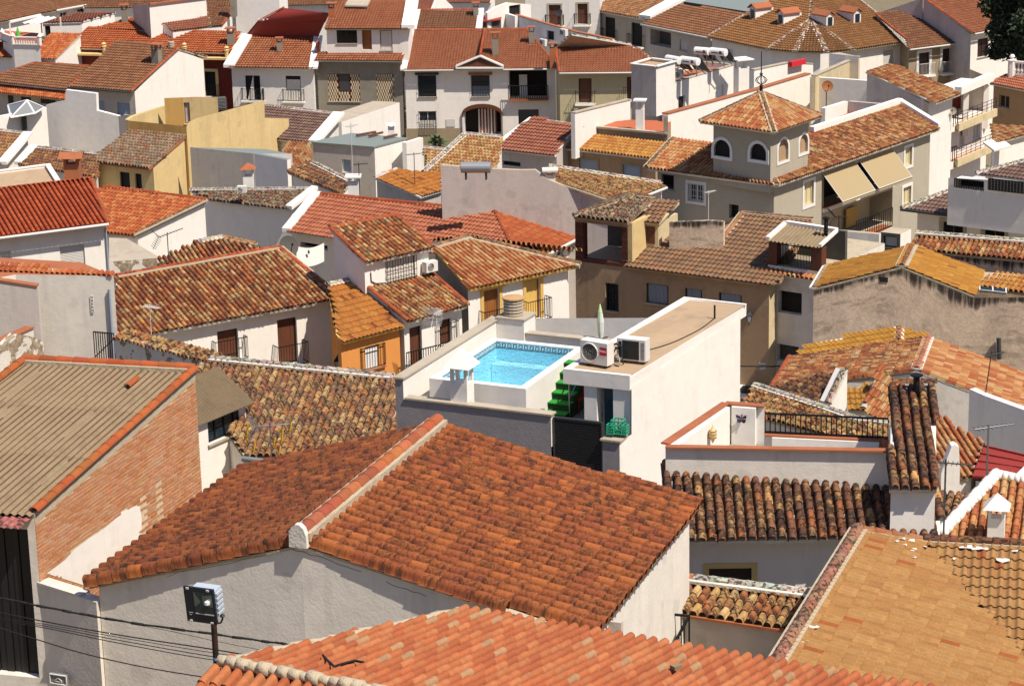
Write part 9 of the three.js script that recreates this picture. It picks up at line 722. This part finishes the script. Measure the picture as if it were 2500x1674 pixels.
blockHouse('E7', 'terrace with a red floor and pink shaded walls behind the long mottled roof', { name: 'terrace', cat: 'terrace', P: [c03(470, 1050), c03(590, 1040), c03(880, 990), c03(780, 975)], h: 11.0, wall: 'white', top: 'terraFloor' }); partyWall('E7w', 'white terrace wall catching the sun beside the orange dish', 'white', c03(590, 940), 11.9, [], c03(788, 880), 11.7, { y0: 9 }); partyWall('E7x', 'pinkish shaded terrace wall behind the white verge', 'lilac', c03(786, 880), 11.7, [], c03(1125, 908), 11.9, { y0: 9 }); dish(at(c03(607, 750), 12.0), 0.36, V(0.15, 0.25, 0.9), 'rusty orange satellite dish on a tall mast before the white wall', 'orangeWood', 1.7);
planeHouse('E8', 'flats with a mottled orange roof falling to stacked balconies at the right', { style: 'mixOld', E: [c03(1558, 888), c03(1772, 808)], he: 10.9, pitch: 15, top: [c03(1192, 556), c03(945, 612)], over: 0.6, wall: 'white', mats: { 3: 'lilac' }, deck: 'mortarWhite', then: (H) => { const W = H.wall('white', [at(c03(1450, 880), 10.4), at(c03(1662, 815), 10.4)], H.P[2], [win(0, c03(1490, 905), c03(1598, 1050), { glass: 'glassBlue', frame: 'whiteFrame' }), win(0, c03(1545, 1240), c03(1602, 1400), { glass: 'shutter' }), win(0, c03(1475, 1265), c03(1518, 1420), { glass: 'blueShutter' }), win(0, c13(1465, 150), c13(1500, 230), { glass: 'blueShutter' }), win(0, c13(1530, 110), c13(1590, 210), { glass: 'blueShutter' })]);
const W2 = H.wall('white', [at(c03(1662, 800), 10.6), at(c03(2012, 668), 10.6)], H.P[2], [{ px: [c03(1680, 815), c03(1985, 960)], k: 'void', back: 'redWall', dep: 1.8 }, win(0, c03(1760, 1130), c03(1800, 1260), { glass: 'shutter' }), win(0, c03(1880, 1080), c03(1935, 1200), { glass: 'shutter' })]); H.wall('creamPale', [at(c03(2012, 668), 10.6), at(c03(1850, 600), 10.6)], null, []); for (const c of [c03(1815, 800), c03(1990, 740)]) { const p = wp(W2, c, 0.05); H.bar(add(p, 0, -2.9, 0), p, 0.35, 0.35, 'white', 'column'); } H.bar(wp(W2, c03(1745, 795), 0.2), wp(W2, c03(2030, 675), 0.2), 0.5, 0.5, 'white', 'roof_edge', -0.2);
for (const [c0, c1, mat] of [[c03(1742, 1140), c03(2075, 1010), 1], [c03(1730, 1440), c03(2060, 1320), 1]]) { const a = wp(W2, c0, 1.0), b = wp(W2, c1, 1.0); b.y = a.y = (a.y + b.y) / 2; H.bar(a, b, 0.2, 0.5, 'creamPale', 'balcony'); const m = new MB(); for (let i = 0; i <= 8; i++) m.tube([add(mix(a, b, i / 8), 0, 0.5, 0), add(mix(a, b, i / 8), 0, 1.2, 0)], 0.018, 4); for (const y of [0.75, 0.97, 1.2]) m.tube([add(a, 0, y, 0), add(b, 0, y, 0)], 0.018, 4); H.put(m, 'railing', M.iron); const f = new MB(); f.hexa(a, b.clone().sub(a), V(0, 0.12, 0), W2.n.clone().ms(-1)); H.put(f, 'balcony_floor', M.terraCoping); }
for (const [c0, c1] of [[c03(1447, 1218), c03(1738, 1140)], [c03(1440, 1540), c03(1730, 1470)]]) { const a = wp(W, c0, 1.0), b = wp(W, c1, 1.0); b.y = a.y = (a.y + b.y) / 2; H.bar(a, b, 0.15, 0.45, 'white', 'balcony'); const m = new MB(); for (let i = 0; i <= 16; i++) m.tube([add(mix(a, b, i / 16), 0, 0.45, 0), add(mix(a, b, i / 16), 0, 1.4, 0)], 0.028, 4); m.tube([add(a, 0, 1.4, 0), add(b, 0, 1.4, 0)], 0.045, 4); H.put(m, 'railing', M.iron); } dish(wp(W2, c03(1702, 965), 1.1), 0.25, V(-0.4, 0.3, 0.8), 'pale satellite dish on the upper balcony of the flats', 'coping', 1); } });
planeHouse('E9', 'low house with a small mottled roof and a white awning below the flats', { style: 'mixOld', E: [c03(2060, 1240), c03(2420, 1140)], he: 9.8, pitch: 14, top: [c03(2420, 1110), c03(2040, 1080)], over: 0.3, wall: 'white', deck: 'mortarWhite', then: (H) => { const W = H.W[0], a = wp(W, c03(2060, 1320), 0.8), b = wp(W, c03(2210, 1280), 0.8), m = new MB(); m.hexa(a, b.clone().sub(a), V(0, 0.1, 0), W.n.clone().ms(-0.8).add(V(0, 0.4, 0))); H.put(m, 'awning', M.cloth); } });
// ───────── in the street between the annex and the roofs ─────────
{ const p = at(c22(2100, 470), 7.6), t = thing('parked_van', 'white van parked in the street behind the white annex', 'van'); t.position.copy(add(p, 0, -1.9, 0)); const d = V(0.93, 0, 0.36), s = V(-0.36, 0, 0.93), q = (x, y, z) => V(0, 0, 0).av(d, x).av(s, z).add(V(0, y, 0)), side = (z) => [[-1.9, 0.4], [2.3, 0.4], [2.35, 1.0], [1.5, 1.2], [0.9, 1.85], [-1.8, 1.9], [-1.95, 1.7]].map(([x, y]) => q(x, y, z)), A = side(-0.85), B = side(0.85), m = new MB(); m.poly(A, A.map((_, i) => [i, 0])); m.poly(B, B.map((_, i) => [i, 0])); for (let i = 0; i < 7; i++) m.quad(A[i], A[(i + 1) % 7], B[(i + 1) % 7], B[i]); m.build('body', M.acWhite, t); const g = new MB(); g.quad(q(1.45, 1.24, -0.75), q(1.45, 1.24, 0.75), q(0.95, 1.82, 0.7), q(0.95, 1.82, -0.7)); g.build('windscreen', M.glass, t).position.set(0.02, 0.02, 0); const w = new MB(); for (const z of [-0.86, 0.86]) w.quad(q(0.1, 1.2, z), q(1.2, 1.2, z), q(0.85, 1.7, z), q(0.1, 1.7, z)); w.build('side_window', M.glass, t); for (const x of [-1.3, 1.5]) for (const z of [-0.8, 0.8]) { const k = new MB(); k.tube([q(x, 0.33, z - 0.1), q(x, 0.33, z + 0.1)], 0.33, 14); k.build('wheel', M.cable, t); } const r = new MB(); r.hexa(q(-0.4, 1.9, -0.45), d.clone().ms(1.0), V(0, 0.05, 0), s.clone().ms(0.9)); r.build('roof_hatch', M.acDark, t); }
{ const cv = document.createElement('canvas'); cv.width = 128; cv.height = 128; const g = cv.getContext('2d'); g.fillStyle = '#d5d2c8'; g.fillRect(0, 0, 128, 128); g.strokeStyle = '#222'; g.lineWidth = 5; g.strokeRect(6, 6, 116, 116); g.fillStyle = '#1a1a1a'; g.font = 'bold 54px serif'; g.textAlign = 'center'; g.fillText('XIV', 64, 80); const ct = new THREE.CanvasTexture(cv); ct.colorSpace = THREE.SRGBColorSpace; const mt = new THREE.MeshStandardMaterial({ map: ct, roughness: 0.7 }); const p = at(c23(45, 262), 9.2), m = new MB(), P = (x, y) => add(p, x * 0.95, y, -x * 0.2); m.poly([P(-0.16, -0.18), P(0.16, -0.18), P(0.16, 0.18), P(-0.16, 0.18)], [[0, 0], [1, 0], [1, 1], [0, 1]]); solo(m, 'wall_plaque', mt, 'small framed plaque with dark numerals on the wall behind the annex', 'sign'); const c = new MB(); c.tube([c22(1995, 262), c22(2316, 266), c23(200, 262)].map((k) => at(k, 9.3)), 0.03, 5); solo(c, 'street_cable', M.cable, 'black cable crossing the street behind the white annex', 'cable'); }
std('yellowPlastic', '#c99a1c', { roughness: 0.5 }); { const t = aerial(at(c21(150, 1050), 14.9), 1.1, 'aerial with yellow plastic ends in front of the lichened tan roof', { grid: true, turn: 0.2, len: 1.2, mat: 'steel' }); for (const [x, y, z, l] of [[-0.75, 0.6, 0.1, 0.5], [0.35, 0.5, 0.15, 0.45], [0.6, 0.75, -0.1, 0.35], [0.1, 0.4, 0.2, 0.3], [-0.55, 0.2, 0.15, 0.3], [0.25, 0.1, 0.2, 0.3]]) { const m = new MB(); m.tube([V(x, y, z), V(x + 0.07, y + l, z)], 0.035, 5); m.build('tip', M.yellowPlastic, t); } }
aerial(at(c10(1320, 1560), 13.2), 1.75, 'white aerial mast in front of the long white house', { turn: -0.6, len: 0.8, mat: 'gutterLight' }); aerial(at(c10(1468, 840), 13.4), 1.45, 'dark aerial with a long boom against the blank white wall', { grid: true, turn: 0.4, tilt: 0.25, len: 1.1, mat: 'gutter' }); aerial(at(c12(1745, 460), 12.4), 1.5, 'aerial standing before the front wall of the grey tower house', { turn: 0.7, len: 0.7, mat: 'gutterLight' });
planeHouse('ZZ', 'long brown roof behind the chimneys along the top left edge', { style: 'brownFar', E: [c00(720, 70), c01(1500, 30)], he: 7.7, top: [c01(1500, -170), c00(720, -170)], wall: 'white' });
for (const l of LOG) console.log(l);
console.log('tiles single', tileSingles, 'rest', tileRest);
renderer.render(scene, camera);
